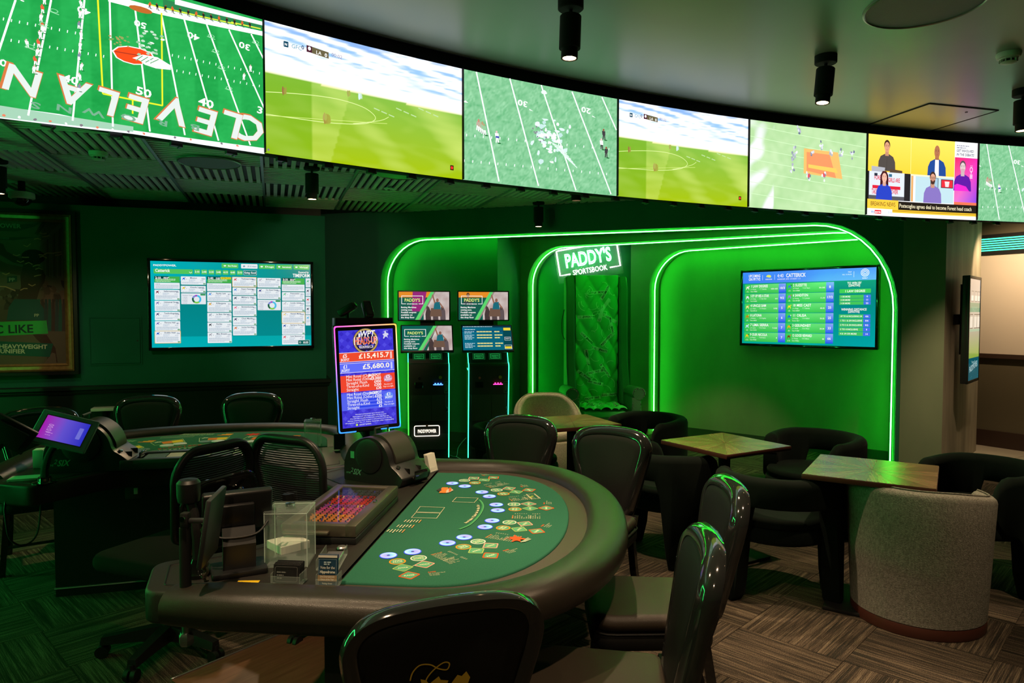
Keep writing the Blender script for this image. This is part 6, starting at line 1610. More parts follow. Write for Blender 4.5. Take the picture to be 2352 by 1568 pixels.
# =================================================================== CASINO CHAIRS
def casino_proto():
    t = thing('casino_chair', '', 'chair')
    hp_ = [(.0, .0), (.085, .004), (.140, .035), (.170, .12), (.198, .24), (.226, .36), (.226, .425), (.190, .475), (.120, .500), (.0, .508)]
    out = [tuple(p) for p in catmull([Vector(p) for p in hp_ + [(-a, b) for a, b in hp_[-2:0:-1]]], 4, closed=True)]
    def bk(p, y): return Vector((p[0], .205 + y + .10 * (p[1] / .5) + .35 * p[0] ** 2 * -1.0, .455 + p[1] * .985))
    ins = offset_poly(out, -.030); ins2 = offset_poly(out, -.055)
    def shell(y0, y1, poly, puff):
        m = MB(); q = [[bk(p, y0) for p in poly]]
        for k, (o_, f) in enumerate([(0, 1), (.012, 1.25), (.04, 1.5)]): q.append([bk(p, y1 * f * puff) for p in offset_poly(poly, -o_)])
        return m.loft(q)
    shell(.0, -.022, ins, 1.0).build('backrest', 'leather', t, sharp=60); shell(.0, .020, ins, 1.0).build('back_panel', 'leather', t, sharp=60)
    cl = offset_poly(out, -.018)
    MB().tube([bk(p, 0) for p in cl], .023, 8, closed=True, flat=1.6).build('back_frame', 'black_chrome', t, sharp=60)
    MB().tube([bk(p, -.026) for p in offset_poly(out, -.052)], .0035, 6, closed=True).build('piping', 'leather', t)
    st = round_poly([(-.225, -.25), (.225, -.25), (.20, .20), (-.20, .20)], [.09, .09, .06, .06], 5)
    MB().slab(st, .375, .445, .02, 2).build('seat_base', 'leather', t); MB().slab([(p[0] * .985, p[1] * .985) for p in st], .442, .505, .03, 4).build('seat', 'leather_brown', t)
    MB().tube([(p[0], p[1], .444) for p in offset_poly(st, .001)], .004, 6, closed=True).build('seat_piping', 'leather', t)
    for x in (-1, 1):
        MB().loft([[Vector((x * (.165 + a * .02 + b), .165 + a * .09 + c, z)) for b, c in ((-.018, -.018), (.018, -.018), (.018, .018), (-.018, .018))] for z, a in ((0, 1), (.2, .35), (.40, 0), (.50, .35))]).build('leg', 'black_gloss', t)
        MB().loft([[Vector((x * (.17 + a * .03 + b), -.19 - a * .03 + c, z)) for b, c in ((-.016, -.016), (.016, -.016), (.016, .016), (-.016, .016))] for z, a in ((0, 1), (.39, 0))]).build('leg', 'black_gloss', t)
    MB().cyl((-.185, -.205, .17), (.185, -.205, .17), .009).build('foot_rail', 'black_chrome', t)
    return t
cp_ = casino_proto(); cf = [True]; CG = 'leather casino chairs'
def chair(loc, fwd, label): return put(cp_, cf, loc, fwd, label, CG)
def chair_back_at(bx_, by_, fwd, label):
    f = Vector(fwd).normalized(); return chair((bx_ + f.x * .30, by_ + f.y * .30), (f.x, f.y), label)
chD = chair_back_at(-.145, 1.56, (-.34, .94), 'black leather casino chair with gold emblem, nearest us at the bottom edge')
chair((.275, 2.05), (-.985, .12), 'black leather casino chair turned sideways at the bottom right of the card table')
chair((.545, 2.68), (-1, .03), 'black leather casino chair with pale-lit seat at the right of the card table')
chair_back_at(.57, 3.93, (-.50, -.86), 'black leather casino chair at the far right curve of the card table')
chair_back_at(.06, 4.36, (-.33, -.94), 'black leather casino chair at the far end of the card table')
chair_back_at(-2.10, 5.62, (.15, -1), 'black leather casino chair behind the rear card table, below the television corner')
chair_back_at(-2.84, 5.42, (.3, -1), 'black leather casino chair behind the rear card table, left of centre')
chair_back_at(-3.22, 4.72, (.55, -.83), 'black leather casino chair at the left picture edge behind the tablet')
# gold emblem on the back of the nearest chair
cv = Canvas(lambda s, t, h: (lambda a, b: Vector((a, .205 + .0345 + .10 * (b / .5) - .35 * a * a + h, .455 + b * .985)))(s * .52 + .045, t * .52 + .207))
gold = (.62, .40, .04)
cv.pline([(p[0], p[1]) for p in catmull([Vector((.085, .235)), Vector((.075, .275)), Vector((.045, .305)), Vector((.0, .300)), Vector((-.035, .275)), Vector((-.075, .262)), Vector((-.085, .290)), Vector((-.06, .300)), Vector((-.02, .275)), Vector((.012, .235)), Vector((.018, .195))], 6)], .006, gold)
for pts in [[(.0, .16), (.03, .19), (.04, .235), (.015, .225), (-.005, .195)], [(-.055, .15), (-.005, .155), (-.0, .205), (-.04, .235), (-.05, .215), (-.085, .205), (-.075, .175)], [(-.17, .15), (-.11, .15), (-.10, .19), (-.125, .225), (-.145, .215), (-.165, .235), (-.185, .20)], [(-.09, .05), (.05, .04), (.06, .13), (-.1, .13)]]:
    cv.poly([(p[0], p[1]) for p in pts], gold)
cv.build('gold_emblem', 'print', chD, 'gold printed emblem')

# =================================================================== CARD TABLES
FZ = .762
def felt_outline(n=34):
    p = [(0.0, -.755), (.13, -.755)]
    for k in range(n + 1):
        a = -math.pi / 2 + math.pi * k / n
        ca, sa = math.cos(a), math.sin(a)
        p.append((.25 + .455 * math.copysign(abs(ca) ** .92, ca), .755 * math.copysign(abs(sa) ** .92, sa)))
    p += [(.13, .755), (0.0, .755)]
    return p
def card_table(name, label, org, ang, ped, group='casino card tables'):
    t = thing(name, label, 'table', (org[0], org[1], 0), ang, group)
    fo = felt_outline()
    body = offset_poly(fo, .10)
    body = [(-.02, -.855)] + [tuple(p) for p in body if p[0] > .02] + [(-.02, .855)]
    MB().slab(body, .700, .7535, .004, 2).build('border_band', 'band_leather', t)
    MB().slab(round_poly(fo, [.0] + [.0] * (len(fo) - 1), 2) if False else fo, .740, FZ, .007, 3).build('felt', 'felt_base', t)
    # padded armrest
    line = [tuple(p) for p in offset_poly(fo, .155)][1:-1]
    path = [(-.46, -.91)] + [(x, -.91) for x in (-.3, -.15, 0)] + [p for p in line if p[0] > .1] + [(x, .91) for x in (0, -.15, -.3, -.46)]
    secs = []; m = len(path)
    for i in range(m):
        a, b = V2(path[max(i - 1, 0)]), V2(path[min(i + 1, m - 1)]); tg = (b - a).normalized(); nn = Vector((tg.y, -tg.x)); sec = []
        for k in range(18):
            an = 2 * math.pi * k / 18; cx, cz = math.cos(an), math.sin(an)
            w = .082 * math.copysign(abs(cx) ** .8, cx); hgt = .062 * math.copysign(abs(cz) ** .8, cz)
            sc_ = .82 if i in (0, m - 1) else 1
            sec.append(Vector((path[i][0] + nn.x * w * sc_, path[i][1] + nn.y * w * sc_, .738 + hgt * sc_)))
        secs.append(sec)
    MB().loft(secs).build('padded_armrest', 'leather_rail', t, sharp=60)
    # dealer deck with the cut-out for the seat
    dk = [(-.001, -.845), (-.001, .845), (-.56, .875), (-.69, .64), (-.56, .53), (-.375, .35), (-.375, -.38), (-.56, -.55), (-.69, -.64), (-.57, -.875), (-.46, -.875)]
    dk = round_poly(dk, [.002, .002, .04, .06, .05, .10, .10, .05, .06, .04, .01], 5)
    MB().slab(dk, .655, .757, .012, 3).build('dealer_deck', 'deck_leather', t)
    ins = offset_poly(dk, -.055)
    MB().tube([(p[0], p[1], .757) for p in ins if p[0] < -.07], .003, 6).build('deck_seam', 'leather', t)
    pp = [(x, y) for x, y in offset_poly(fo, -ped[0]) if x > ped[1]]
    pp = [(ped[1], pp[0][1])] + pp + [(ped[1], pp[-1][1])]
    MB().prism(pp, .0, .70).build('pedestal', 'black_plastic', t)
    MB().tube([(p[0], p[1], .05) for p in offset_poly(pp, .004)], .006, 6, closed=True).build('kick_trim', 'steel', t)
    return t
mat('felt_base', (.024, .120, .072), .95, spec=.05, bump=(900, .25, 'n'), var=(260, (.032, .142, .086), 2, (1, 1, 1)))
mat('band_leather', (.050, .041, .030), .5, spec=.35, bump=(750, .15, 'v'))
mat('leather_rail', (.022, .0175, .0135), .32, spec=.6, bump=(750, .18, 'v'))
mat('deck_leather', (.020, .017, .015), .42, spec=.45, bump=(750, .15, 'v'))
mat('tablet_case', (.20, .24, .28), .4)
T1O, T1A = (-.468, 2.90), R(-5.5)
t1 = card_table('card_table', 'large green felt card table with padded armrest in the foreground', T1O, T1A, (.13, -.10))
T1M = Matrix.Translation((T1O[0], T1O[1], 0)) @ Matrix.Rotation(T1A, 4, 'Z'); T1I = T1M.inverted()
cv = Canvas(lambda s, t, h: T1I @ Vector((s, t, FZ + .0004 + h)), lambda x, y: tuple(G(x, y, FZ))[:2], step=8e-6)
Q = lambda x, y: cv.px(780 + x / 3.459, 1040 + y / 3.459)
CREAM = (.72, .70, .48); PALE = (.10, .36, .20)
seats = [((388, 817), (580, 787), (460, 862), (628, 835), (503, 912), (675, 885), (553, 972)), ((857, 718), (990, 672), (984, 746), (1100, 704), (1086, 777), (1200, 736), (1200, 815)),
         ((1156, 590), (1212, 540), (1300, 596), (1350, 552), (1427, 607), (1473, 563), (1566, 622)), ((1257, 458), (1245, 413), (1394, 448), (1386, 409), (1514, 442), (1502, 406), (1642, 439)),
         ((1190, 347), (1131, 313), (1302, 326), (1248, 296), (1403, 311), (1347, 283), (1505, 296)), ((995, 266), (896, 243), (1076, 239), (993, 220), (1150, 217), (1066, 202), (1224, 198))]
for si, s in enumerate(seats):
    W_ = [V2(Q(*p)) for p in s]
    r = (W_[6] - (W_[0] + W_[1]) / 2).normalized(); tx = Vector((r.y, -r.x)) * -1; ta_ = math.atan2(-r.x, r.y) + math.pi    # text reads from the rail
    tr_ = Vector((-r.y, r.x)); ta_ = math.atan2(tr_.y, tr_.x)
    for k, (ring, lab) in enumerate([((.78, .30, .03), ('TRIPS', 'PLUS')), ((.62, .70, .62), ('POCKET', 'BONUS'))]):
        c0 = W_[2 + k]; cv.ell(c0.x, c0.y, .0285, .0285, ring, 28); cv.ell(c0.x, c0.y, .0235, .0235, (.03, .10, .05), 28); cv.ell(c0.x, c0.y, .0225, .0225, PALE, 28)
        for j, w in enumerate(lab): q = c0 - r * (.0035 - j * .0125 + .0); cv.text(w, q.x, q.y, .0085, CREAM, 'c', bold=True, rot=ta_, fit=.033 if k == 0 else .036)
    for k, (ring, lab) in enumerate([((.32, .50, .16), 'ANTE'), ((.75, .36, .30), 'ODDS'), ((.75, .10, .02), 'RAISE')]):
        c0 = W_[4 + k]; base = math.atan2(r.y, r.x)
        def sq(h): return round_poly([(c0.x + h * math.cos(base + math.pi / 2 * j), c0.y + h * math.sin(base + math.pi / 2 * j)) for j in range(4)], h * .18, 3)
        cv.poly(sq(.037), ring); cv.poly(sq(.031), (.03, .11, .05)); cv.poly(sq(.0295), PALE); q = c0 + r * .004; cv.text(lab, q.x, q.y, .0085, CREAM, 'c', bold=True, rot=ta_, fit=.034)
    q = (W_[4] + W_[5]) / 2; cv.text('=', q.x, q.y, .008, CREAM, 'c', bold=True, rot=ta_)
    q = W_[6] + tr_ * .062 - r * .005; cv.text('RAISE', q.x, q.y, .0065, (.75, .12, .03), 'l', bold=True, rot=ta_, fit=.026)
    for j in range(3): q2 = q + r * (.011 + j * .009); cv.text(['4X on Pocket Cards', '2X on Flop', '1X on River'][j], q2.x, q2.y, .005, CREAM, 'l', rot=ta_, fit=[.055, .034, .034][j])
# pay tables printed between the places
for i, (p, a, hd) in enumerate([((740, 800), (920, 775), 1), ((1150, 665), (1320, 700), 2), ((1345, 500), (1360, 520), 3), ((1315, 365), (1440, 350), 4), ((1130, 262), (1350, 240), 5)]):
    P0 = V2(Q(*p)); r = None
    s0, s1 = seats[i], seats[i + 1]; r = ((V2(Q(*s0[6])) - V2(Q(*s0[0]))) + (V2(Q(*s1[6])) - V2(Q(*s1[0])))).normalized(); tr_ = Vector((-r.y, r.x)); ta_ = math.atan2(tr_.y, tr_.x)
    mid = (V2(Q(*s0[3])) + V2(Q(*s1[2]))) / 2 - tr_ * .0
    o_ = mid - tr_ * .045 + r * .005
    rows = ['TRIPS PLUS', 'Royal Flush', 'Straight Flush', 'Four of a Kind', 'Full House', 'Flush', 'Straight', 'Three of a Kind', 'POCKET BONUS', 'Pair of Aces', 'Ace-Face Suited', 'Ace-Face', 'Pair 2s - Ks']
    for j, s in enumerate(rows):
        q = o_ + r * (j * .0092); hd_ = s.isupper()
        cv.text(s, q.x, q.y, .0058 if hd_ else .0048, (.75, .28, .08) if j == 0 else CREAM, 'l', bold=hd_, rot=ta_, fit=.045 if hd_ else .0034 * len(s))
        if not hd_: q = q + tr_ * .075; cv.text(['100/1', '40/1', '30/1', '8/1', '7/1', '4/1', '3/1', '', '30/1', '25/1', '20/1', '10/1', '5/1'][j], q.x, q.y, .0048, CREAM, 'r', rot=ta_)
def quad_frame(pts, w):
    P = [Q(*p) for p in pts]; cv.pline(P, w, CREAM, closed=True)
quad_frame([(640, 430), (835, 437), (803, 478), (608, 472)], .0035); quad_frame([(606, 478), (800, 483), (770, 523), (570, 517)], .0035); quad_frame([(928, 357), (1102, 362), (1070, 398), (895, 391)], .0035)
arc = catmull([V2(Q(*p)) for p in [(950, 610), (1030, 575), (1090, 520), (1125, 470), (1138, 430), (1130, 400), (1108, 375)]], 6)
cv.pline(arc, .010, (.05, .27, .11)); cv.pline([p + Vector((.003, .0)) for p in arc], .003, (.12, .42, .18))
msg = 'Ante Pushes if Dealer has less than a Pair'; ap_ = catmull([V2(Q(*p)) for p in [(1010, 562), (1050, 535), (1085, 500), (1105, 465), (1113, 435), (1108, 415)]], 12)
L_ = [0.0]
for i in range(1, len(ap_)): L_.append(L_[-1] + (ap_[i] - ap_[i - 1]).length)
for k, ch in enumerate(msg):
    d = L_[-1] * (k + .5) / len(msg); i = max(j for j in range(len(L_)) if L_[j] <= d); i = min(i, len(ap_) - 2)
    tg = (ap_[i + 1] - ap_[i]).normalized(); q = ap_[i] + tg * (d - L_[i]); cv.text(ch, q.x, q.y, .013, CREAM, 'c', rot=math.atan2(tg.y, tg.x), sx=.8, bold=True)
for i, p in enumerate([(650, 535), (595, 575), (520, 612)]):
    o_ = V2(Q(p[0], p[1]))
    for j in range(6):
        q = o_ + Vector((-.012 * j, -.001)); cv.greek(q.x - .004, q.y - .012, .004, .004, CREAM, 1, 1, j)
        cv.line(q, q + Vector((-.006, -.04 + .006 * (j % 3))), .0035, CREAM if j else (.75, .36, .12))
# printed emblems: a red figure on a bull and an orange bow-tied badge
q = V2(Q(1405, 685)); rdq = random.Random(4)
cv.poly([(q.x + rr * math.cos(a), q.y + rr * math.sin(a)) for a, rr in [(2 * math.pi * k / 22, .030 * (1.25 if k % 3 == 0 else .75) * rdq.uniform(.8, 1.2)) for k in range(22)]], (.72, .10, .03))
cv.pline(catmull([V2(Q(1310, 690)), V2(Q(1330, 680)), V2(Q(1350, 690)), V2(Q(1372, 678))], 5), .002, (.45, .05, .03))
for j in range(3): q2 = V2(Q(1440 + j * 14, 715 - j * 2)); cv.line(q2, V2(Q(1500 + j * 10, 678 + j * 6)), .004, (.45, .55, .40))
P_ = [V2(Q(*p)) for p in [(800, 300), (815, 278), (860, 278), (870, 300), (850, 322), (790, 322)]]; cv.poly(P_, (.80, .22, .05)); cv.poly([V2(Q(*p)) for p in [(770, 300), (800, 282), (812, 300), (795, 312)]], (.05, .05, .05)); cv.poly([V2(Q(*p)) for p in [(850, 300), (880, 280), (905, 300), (870, 318), (845, 322)]], (.62, .50, .40)); cv.poly([V2(Q(*p)) for p in [(868, 282), (885, 278), (890, 300), (868, 320)]], (.60, .14, .05))
quad_frame([(1482, 332), (1548, 328), (1595, 366), (1528, 374)], .003); quad_frame([(1492, 335), (1545, 331), (1583, 364), (1532, 370)], .0015); q = V2(Q(1520, 362)); cv.text('SAVOY', q.x + .0, q.y, .012, (.55, .62, .05), 'l', bold=True, rot=1.15, fit=.040)
fp = cv.build('felt_print', 'felt_print', t1)
# glowing bet sensors
dcv = []
for s in seats:
    for p in s[:2]:
        w_ = V2(Q(*p)); lc = T1I @ Vector((w_.x, w_.y, FZ + .0012))
        o = MB().lathe([(.031, 0), (.0305, .0012), (0, .0015)], 28, Matrix.Translation(lc)).build('bet_light', 'bet_rim', t1) if 'bet_rim' in M else None
        dcv.append(lc)
mat('bet_rim', (.02, .02, .5), .4, emit=(.06, .10, .85), estr=1.0)
for lc in dcv:
    bl = MB().lathe([(.031, 0), (.0305, .0010), (0, .0012)], 28, Matrix.Translation(lc)).build('bet_light', 'bet_rim', t1)
    c2 = plane_canvas(lc + Vector((0, 0, .0012)), (1, 0, 0), (0, 1, 0), (0, 0, 1))
    n = 26; rd = random.Random(int(lc.x * 1000))
    a0 = rd.uniform(0, 6)
    for k in range(n):
        b0, b1 = 2 * math.pi * k / n, 2 * math.pi * (k + 1) / n; f = .5 + .5 * math.cos(b0 - a0)
        co = mixc(S(176, 150, 240), S(120, 190, 250), f); ci = mixc(S(190, 190, 255), S(200, 230, 255), f)
        c2.raw([(.006 * math.cos(b0), .006 * math.sin(b0)), (.006 * math.cos(b1), .006 * math.sin(b1)), (.028 * math.cos(b1), .028 * math.sin(b1)), (.028 * math.cos(b0), .028 * math.sin(b0))], [[0, 1, 2, 3]], [[co, co, ci, ci]]); c2.h -= c2.step
    c2.ell(0, 0, .006, .006, S(70, 70, 130), 14); c2.build('glow_face', 'led_picture', bl)

def on_t1(x, y, z=.757): return T1M @ Vector((x, y, z))
def t1_thing(name, label, cat, x, y, rz=0.0, z=.7575, group=None): return thing(name, label, cat, tuple(on_t1(x, y, z)), T1A + rz, group)
# ---- chip tray with glass lid
def chip_tray(t, w, L):
    m = MB(); m.rbox((0, 0, .012), (w, L, .024), .004); m.build('tray_base', 'black_plastic', t)
    m = MB(); b = .045
    for s in (-1, 1): m.rbox((s * (w / 2 - b / 2), 0, .048), (b, L, .045), .006); m.rbox((0, s * (L / 2 - b / 2), .048), (w - 2 * b + .02, b, .045), .006)
    m.build('lid_frame', 'bronze_metal', t); MB().rbox((0, 0, .066), (w - 2 * b + .01, L - 2 * b + .01, .004), .001, 1).build('lid_glass', 'glass_lid', t)
    MB().rbox((w / 2 - b / 2, .02, .073), (.012, .03, .008), .003).build('lock', 'chrome', t); MB().rbox((-.04, -L / 2 - .012, .045), (w * .6, .03, .012), .005).build('handle', 'bronze_metal', t)
ct = t1_thing('chip_tray', 'bronze-framed chip tray with a glass lid on the near card table', 'chip tray', -.205, -.10)
chip_tray(ct, .285, .60)
def chip_row(lab, loc, L, n, cols, rz, r=.0195, seed=0):
    t = thing('chip_row', lab, 'chips', tuple(loc), rz, 'rows of casino chips under the glass')
    rd = random.Random(seed); vs = []; cc = []
    cvc = Canvas(lambda a, b, h: Vector((a, b, h)), step=0)
    th = L / n
    for k in range(n):
        col = cols[0] if rd.random() < .8 else cols[rd.randrange(len(cols))]
        x0, x1 = -L / 2 + k * th, -L / 2 + (k + .94) * th; N = 14
        for i in range(N):
            a0, a1 = 2 * math.pi * i / N, 2 * math.pi * (i + 1) / N; cl = (.02, .02, .02) if (i + k) % 4 == 0 else col
            cvc.v += [(x0, r * math.cos(a0), r * math.sin(a0)), (x1, r * math.cos(a0), r * math.sin(a0)), (x1, r * math.cos(a1), r * math.sin(a1)), (x0, r * math.cos(a1), r * math.sin(a1))]
            b = len(cvc.v) - 4; cvc.f.append([b, b + 1, b + 2, b + 3]); cvc.c.append(cl)
        for xx in (x0, x1):
            b = len(cvc.v); cvc.v += [(xx, r * math.cos(2 * math.pi * i / N), r * math.sin(2 * math.pi * i / N)) for i in range(N)]; cvc.f.append(list(range(b, b + N))); cvc.c.append(col)
    o = cvc.build('chips', 'print', t); o['kind'] = 'stuff'
cs_ = [((.62, .12, .03), 'red'), ((.75, .26, .06), 'orange'), ((.75, .26, .06), 'orange'), ((.60, .10, .22), 'pink'), ((.55, .06, .30), 'magenta'), ((.28, .05, .36), 'purple'), ((.55, .03, .03), 'dark red'), ((.55, .03, .03), 'dark red'), ((.30, .02, .03), 'maroon'), ((.05, .05, .07), 'black'), ((.05, .05, .07), 'black')]
ordn = ['nearest', 'second', 'third', 'fourth', 'fifth', 'sixth', 'seventh', 'eighth', 'ninth', 'tenth', 'farthest']
for k, (col, nm) in enumerate(cs_):
    chip_row('%s row of casino chips under the glass lid, %s row from the front' % (nm, ordn[k]), on_t1(-.205, -.335 + k * .0465, .7575 + .044), .175, 26, [col, (.75, .45, .05), col, (.05, .05, .3)], T1A, .0190, k)
bt = t1_thing('call_button', 'small round metal push button beside the chip tray', 'button', -.10, -.445); MB().lathe([(.018, 0), (.018, .006), (.014, .010), (0, .011)], 20).build('cap', 'steel', bt); MB().lathe([(.021, 0), (.021, .003), (.018, .003)], 20).build('ring', 'black_gloss', bt)
dt = t1_thing('discard_tray', 'narrow clear plastic discard tray with a purple sheen', 'tray', -.085, -.585, R(8)); m = MB(); m.rbox((0, 0, .003), (.075, .15, .006), .002, 1); m.rbox((-.036, 0, .02), (.004, .15, .035), .0015, 1); m.rbox((.036, 0, .02), (.004, .15, .035), .0015, 1); m.build('clear_walls', 'acrylic', dt); MB().rbox((0, 0, .012), (.055, .13, .012), .002, 1).build('card_bed', 'steel', dt)
# ---- card shuffler
def shuffler(t, mirror=1):
    prof = [(-.215, 0), (.15, 0), (.17, .04), (.13, .075), (.09, .10), (.075, .16), (.03, .215), (-.04, .235), (-.12, .215), (-.18, .17), (-.215, .10)]
    pr = round_poly(prof, [.01, .01, .01, .015, .02, .04, .05, .06, .05, .05, .03], 4)
    MB().loft([[Vector((x * (1 - i_), y, z * (1 - i_ * .3))) for x, z in pr] for y, i_ in ((-.115, .03), (-.105, 0), (.105, 0), (.115, .03))]).build('housing', 'black_plastic', t)
    hood = round_poly([(-.10, .10), (.085, .07), (.10, .12), (.06, .20), (.0, .243), (-.07, .235), (-.11, .18)], .04, 5)
    MB().loft([[Vector((x, y, z)) for x, z in hood] for y in (-.075, .075)]).build('hood', 'shuffler_cover', t)
    MB().lathe([(.085, 0), (.085, .006), (.07, .010), (0, .010)], 32, Matrix.Translation((-.045, -.1145, .135)) @ Matrix.Rotation(math.pi / 2, 4, 'X')).build('side_disc', 'black_plastic', t)
    MB().rbox((.165, .0, .035), (.05, .10, .012), .003).rbox((.19, 0, .05), (.008, .10, .045), .003).build('card_tray', 'black_gloss', t)
    MB().rbox((.13, .045, .05), (.05, .006, .06), .002).build('card_guide', 'black_gloss', t); MB().rbox((.13, -.045, .05), (.05, .006, .06), .002).build('card_guide', 'black_gloss', t)
    MB().tube([(-.06, -.05, .235), (-.06, -.05, .262), (-.06, .05, .262), (-.06, .05, .235)], .006, 8).build('carry_handle', 'dark_grey', t)
    MB().cyl((.115, -.085, .088), (.117, -.085, .096), .010).build('power_button', 'chrome', t)
    c3 = plane_canvas((0, -.1152, 0), (1, 0, 0), (0, 0, 1), (0, -1, 0), .0008)
    c3.text('one', -.195, .035, .014, (.10, .34, .20), shear=.2, fit=.03); c3.text('2', -.165, .045, .022, (.10, .34, .20), shear=.3); c3.text('SIX', -.150, .035, .028, (.10, .34, .20), bold=True, shear=.35, fit=.05); c3.build('maker_mark', 'print', t)
    c3 = plane_canvas((0, -.1152, 0), (1, 0, 0), (0, 0, 1), (0, -1, 0), .0008); c3.rect(-.165, .115, -.14, .15, (.05, .45, .16)); c3.build('sticker', 'print', t)
mat('shuffler_cover', (.035, .030, .025), .42, bump=(350, .15, 'n'))
sh1 = t1_thing('card_shuffler', 'bulky black card shuffler on the near card table beside the jackpot display', 'shuffler', -.205, .595, R(-24)); shuffler(sh1)
# ---- jackpot display on its post
P0 = W(846, 868, 4.06); JU, JN = frame_of((math.cos(R(24)), math.sin(R(24))))
jt = thing('jackpot_display', 'upright blue jackpot screen with a rainbow-lit edge on a post', 'screen', (P0.x, P0.y, 0), R(24))
roll = Matrix.Translation((0, 0, P0.z)) @ Matrix.Rotation(R(-2.2), 4, 'Y')
JW, JH = .375, .63
MB().rbox((0, .032, 0), (JW, .045, JH), .012, 3, X=roll).build('casing', 'black_plastic', jt)
MB().cyl((0, .07, 0.02), (0, .07, P0.z), .022).rbox((0, .07, .012), (.30, .30, .024), .008).rbox((0, .062, P0.z), (.16, .03, .16), .004).build('post', 'black_matte', jt)
wu = (Matrix.Rotation(R(24), 3, 'Z') @ roll.to_3x3() @ Vector((1, 0, 0))); wv = (Matrix.Rotation(R(24), 3, 'Z') @ roll.to_3x3() @ Z)
wo = Vector((P0.x, P0.y, P0.z)) + JN * -.009
c = plane_canvas(roll @ Vector((0, .0095, 0)), roll.to_3x3() @ Vector((1, 0, 0)), roll.to_3x3() @ Z, roll.to_3x3() @ Vector((0, -1, 0)), .0004)
w, h = JW / 2 - .028, JH / 2 - .032
c.rect(-w, -h, w, h, S(66, 56, 214))
for i in range(9):
    for j in range(15):
        x, y = -w + (i + .5) * 2 * w / 9, -h + (j + .5) * 2 * h / 15; d = .014; c.poly([(x - d, y), (x, y - d), (x + d, y), (x, y + d)], S(82, 76, 228) if (i + j) % 2 else S(54, 42, 196)); c.h -= c.step
X_ = lambda f: -w + 2 * w * f
Y_ = lambda f: h - 2 * h * f
c.ell(X_(.49), Y_(.115), .075, .075, S(30, 24, 60), 28); c.ring(X_(.49), Y_(.115), .062, .072, 0, 6.29, S(190, 160, 90), 28)
c.text('WPT', X_(.52), Y_(.070), .034, WHITE, 'c', bold=True, fit=.085, shear=.15); c.rrect(X_(.36), Y_(.075), X_(.40), Y_(.035), .004, S(230, 230, 240)); c.text('HEADS-UP', X_(.49), Y_(.150), .044, WHITE, 'c', bold=True, fit=.136); c.text('HEADS-UP', X_(.49), Y_(.148), .041, S(232, 92, 56), 'c', bold=True, fit=.128)
c.rrect(X_(.37), Y_(.190), X_(.62), Y_(.163), .004, S(214, 206, 226)); c.text("HOLD'EM", X_(.495), Y_(.187), .014, S(40, 30, 60), 'c', bold=True, fit=.07)
# small white rider emblem
c.poly([(X_(.86) + a * .02, Y_(.065) + b * .02) for a, b in [(-.8, -1), (-.5, -.2), (-.9, .3), (-.3, .5), (-.2, 1.2), (.2, 1.1), (.25, .6), (.8, .5), (.9, .0), (.5, -.1), (.7, -.9), (.3, -.5), (-.2, -.5), (-.4, -1)]], S(214, 214, 240)); c.pline([(X_(.86) - .01, Y_(.03)), (X_(.86) + .005, Y_(.015)), (X_(.86) + .015, Y_(.025))], .0015, S(214, 214, 240))
def bar(y0, y1, col, amt, lab):
    c.rect(-w, Y_(y1), w, Y_(y0), col); c.rect(-w, Y_(y1), w, Y_(y1) + .003, S(230, 226, 250)); c.rect(-w, Y_(y0) - .003, w, Y_(y0), S(230, 226, 250)); ym = (y0 + y1) / 2
    c.text(lab, X_(.10), Y_(ym), .020, WHITE, 'c', bold=True, fit=.026); c.text('JACKPOT', X_(.10), Y_(ym + .035), .015, WHITE, 'c', bold=True, fit=.048); c.text(amt, X_(.91), Y_(ym + .018), .028, S(255, 246, 226), 'r', bold=True, fit=.020 * len(amt)); c.rect(X_(.93), Y_(y1 - .015), X_(.965), Y_(y0 + .015), mixc(col, WHITE, .55))
bar(.225, .325, S(240, 76, 46), '£15,415.7', '£5'); bar(.335, .435, S(96, 110, 250), '£5,680.0', '£1')
def paytable(y0, y1, col, lab, rows, stripes):
    c.rect(-w, Y_(y1), w, Y_(y0), col); n = len(rows)
    for i, (a, b) in enumerate(rows):
        yy = y0 + (y1 - y0) * (i + .72) / n
        if stripes and i: c.rect(X_(.32), Y_(yy - (y1 - y0) / n * .35), X_(.76), Y_(yy - (y1 - y0) / n * .72), S(30, 60, 230))
        c.text(a, X_(.10), Y_(yy), .0165, WHITE, fit=.0088 * len(a)); c.text(b, X_(.74), Y_(yy), .0165, WHITE, 'r', bold=True, fit=.0105 * len(b))
    c.ell(X_(.87), Y_(y0 + (y1 - y0) * .32), .026, .022, mixc(col, S(120, 180, 250), .4), 16); c.text(lab, X_(.87), Y_(y0 + (y1 - y0) * .30), .018, WHITE, 'c', bold=True); c.text('JACKPOT', X_(.87), Y_(y0 + (y1 - y0) * .46), .012, WHITE, 'c', bold=True, fit=.044)
    c.text('Must place a ' + lab, X_(.87), Y_(y0 + (y1 - y0) * .72), .008, WHITE, 'c', fit=.05); c.text('Wager to be eligible', X_(.87), Y_(y0 + (y1 - y0) * .86), .008, WHITE, 'c', fit=.062)
paytable(.462, .632, S(240, 70, 46), '£5', [('Mini Royal (Clubs)', 'JACKPOT'), ('Mini Royal (Other)', '£3,000'), ('Straight Flush', '£450'), ('Three-of-a-Kind', '£300'), ('Straight', '£30')], False)
paytable(.645, .820, S(86, 100, 240), '£1', [('Mini Royal (Diamonds)', 'JACKPOT'), ('Mini Royal (Other)', '£500'), ('Straight Flush', '£75'), ('Three-of-a-Kind', '£50'), ('Straight', '£5')], True)
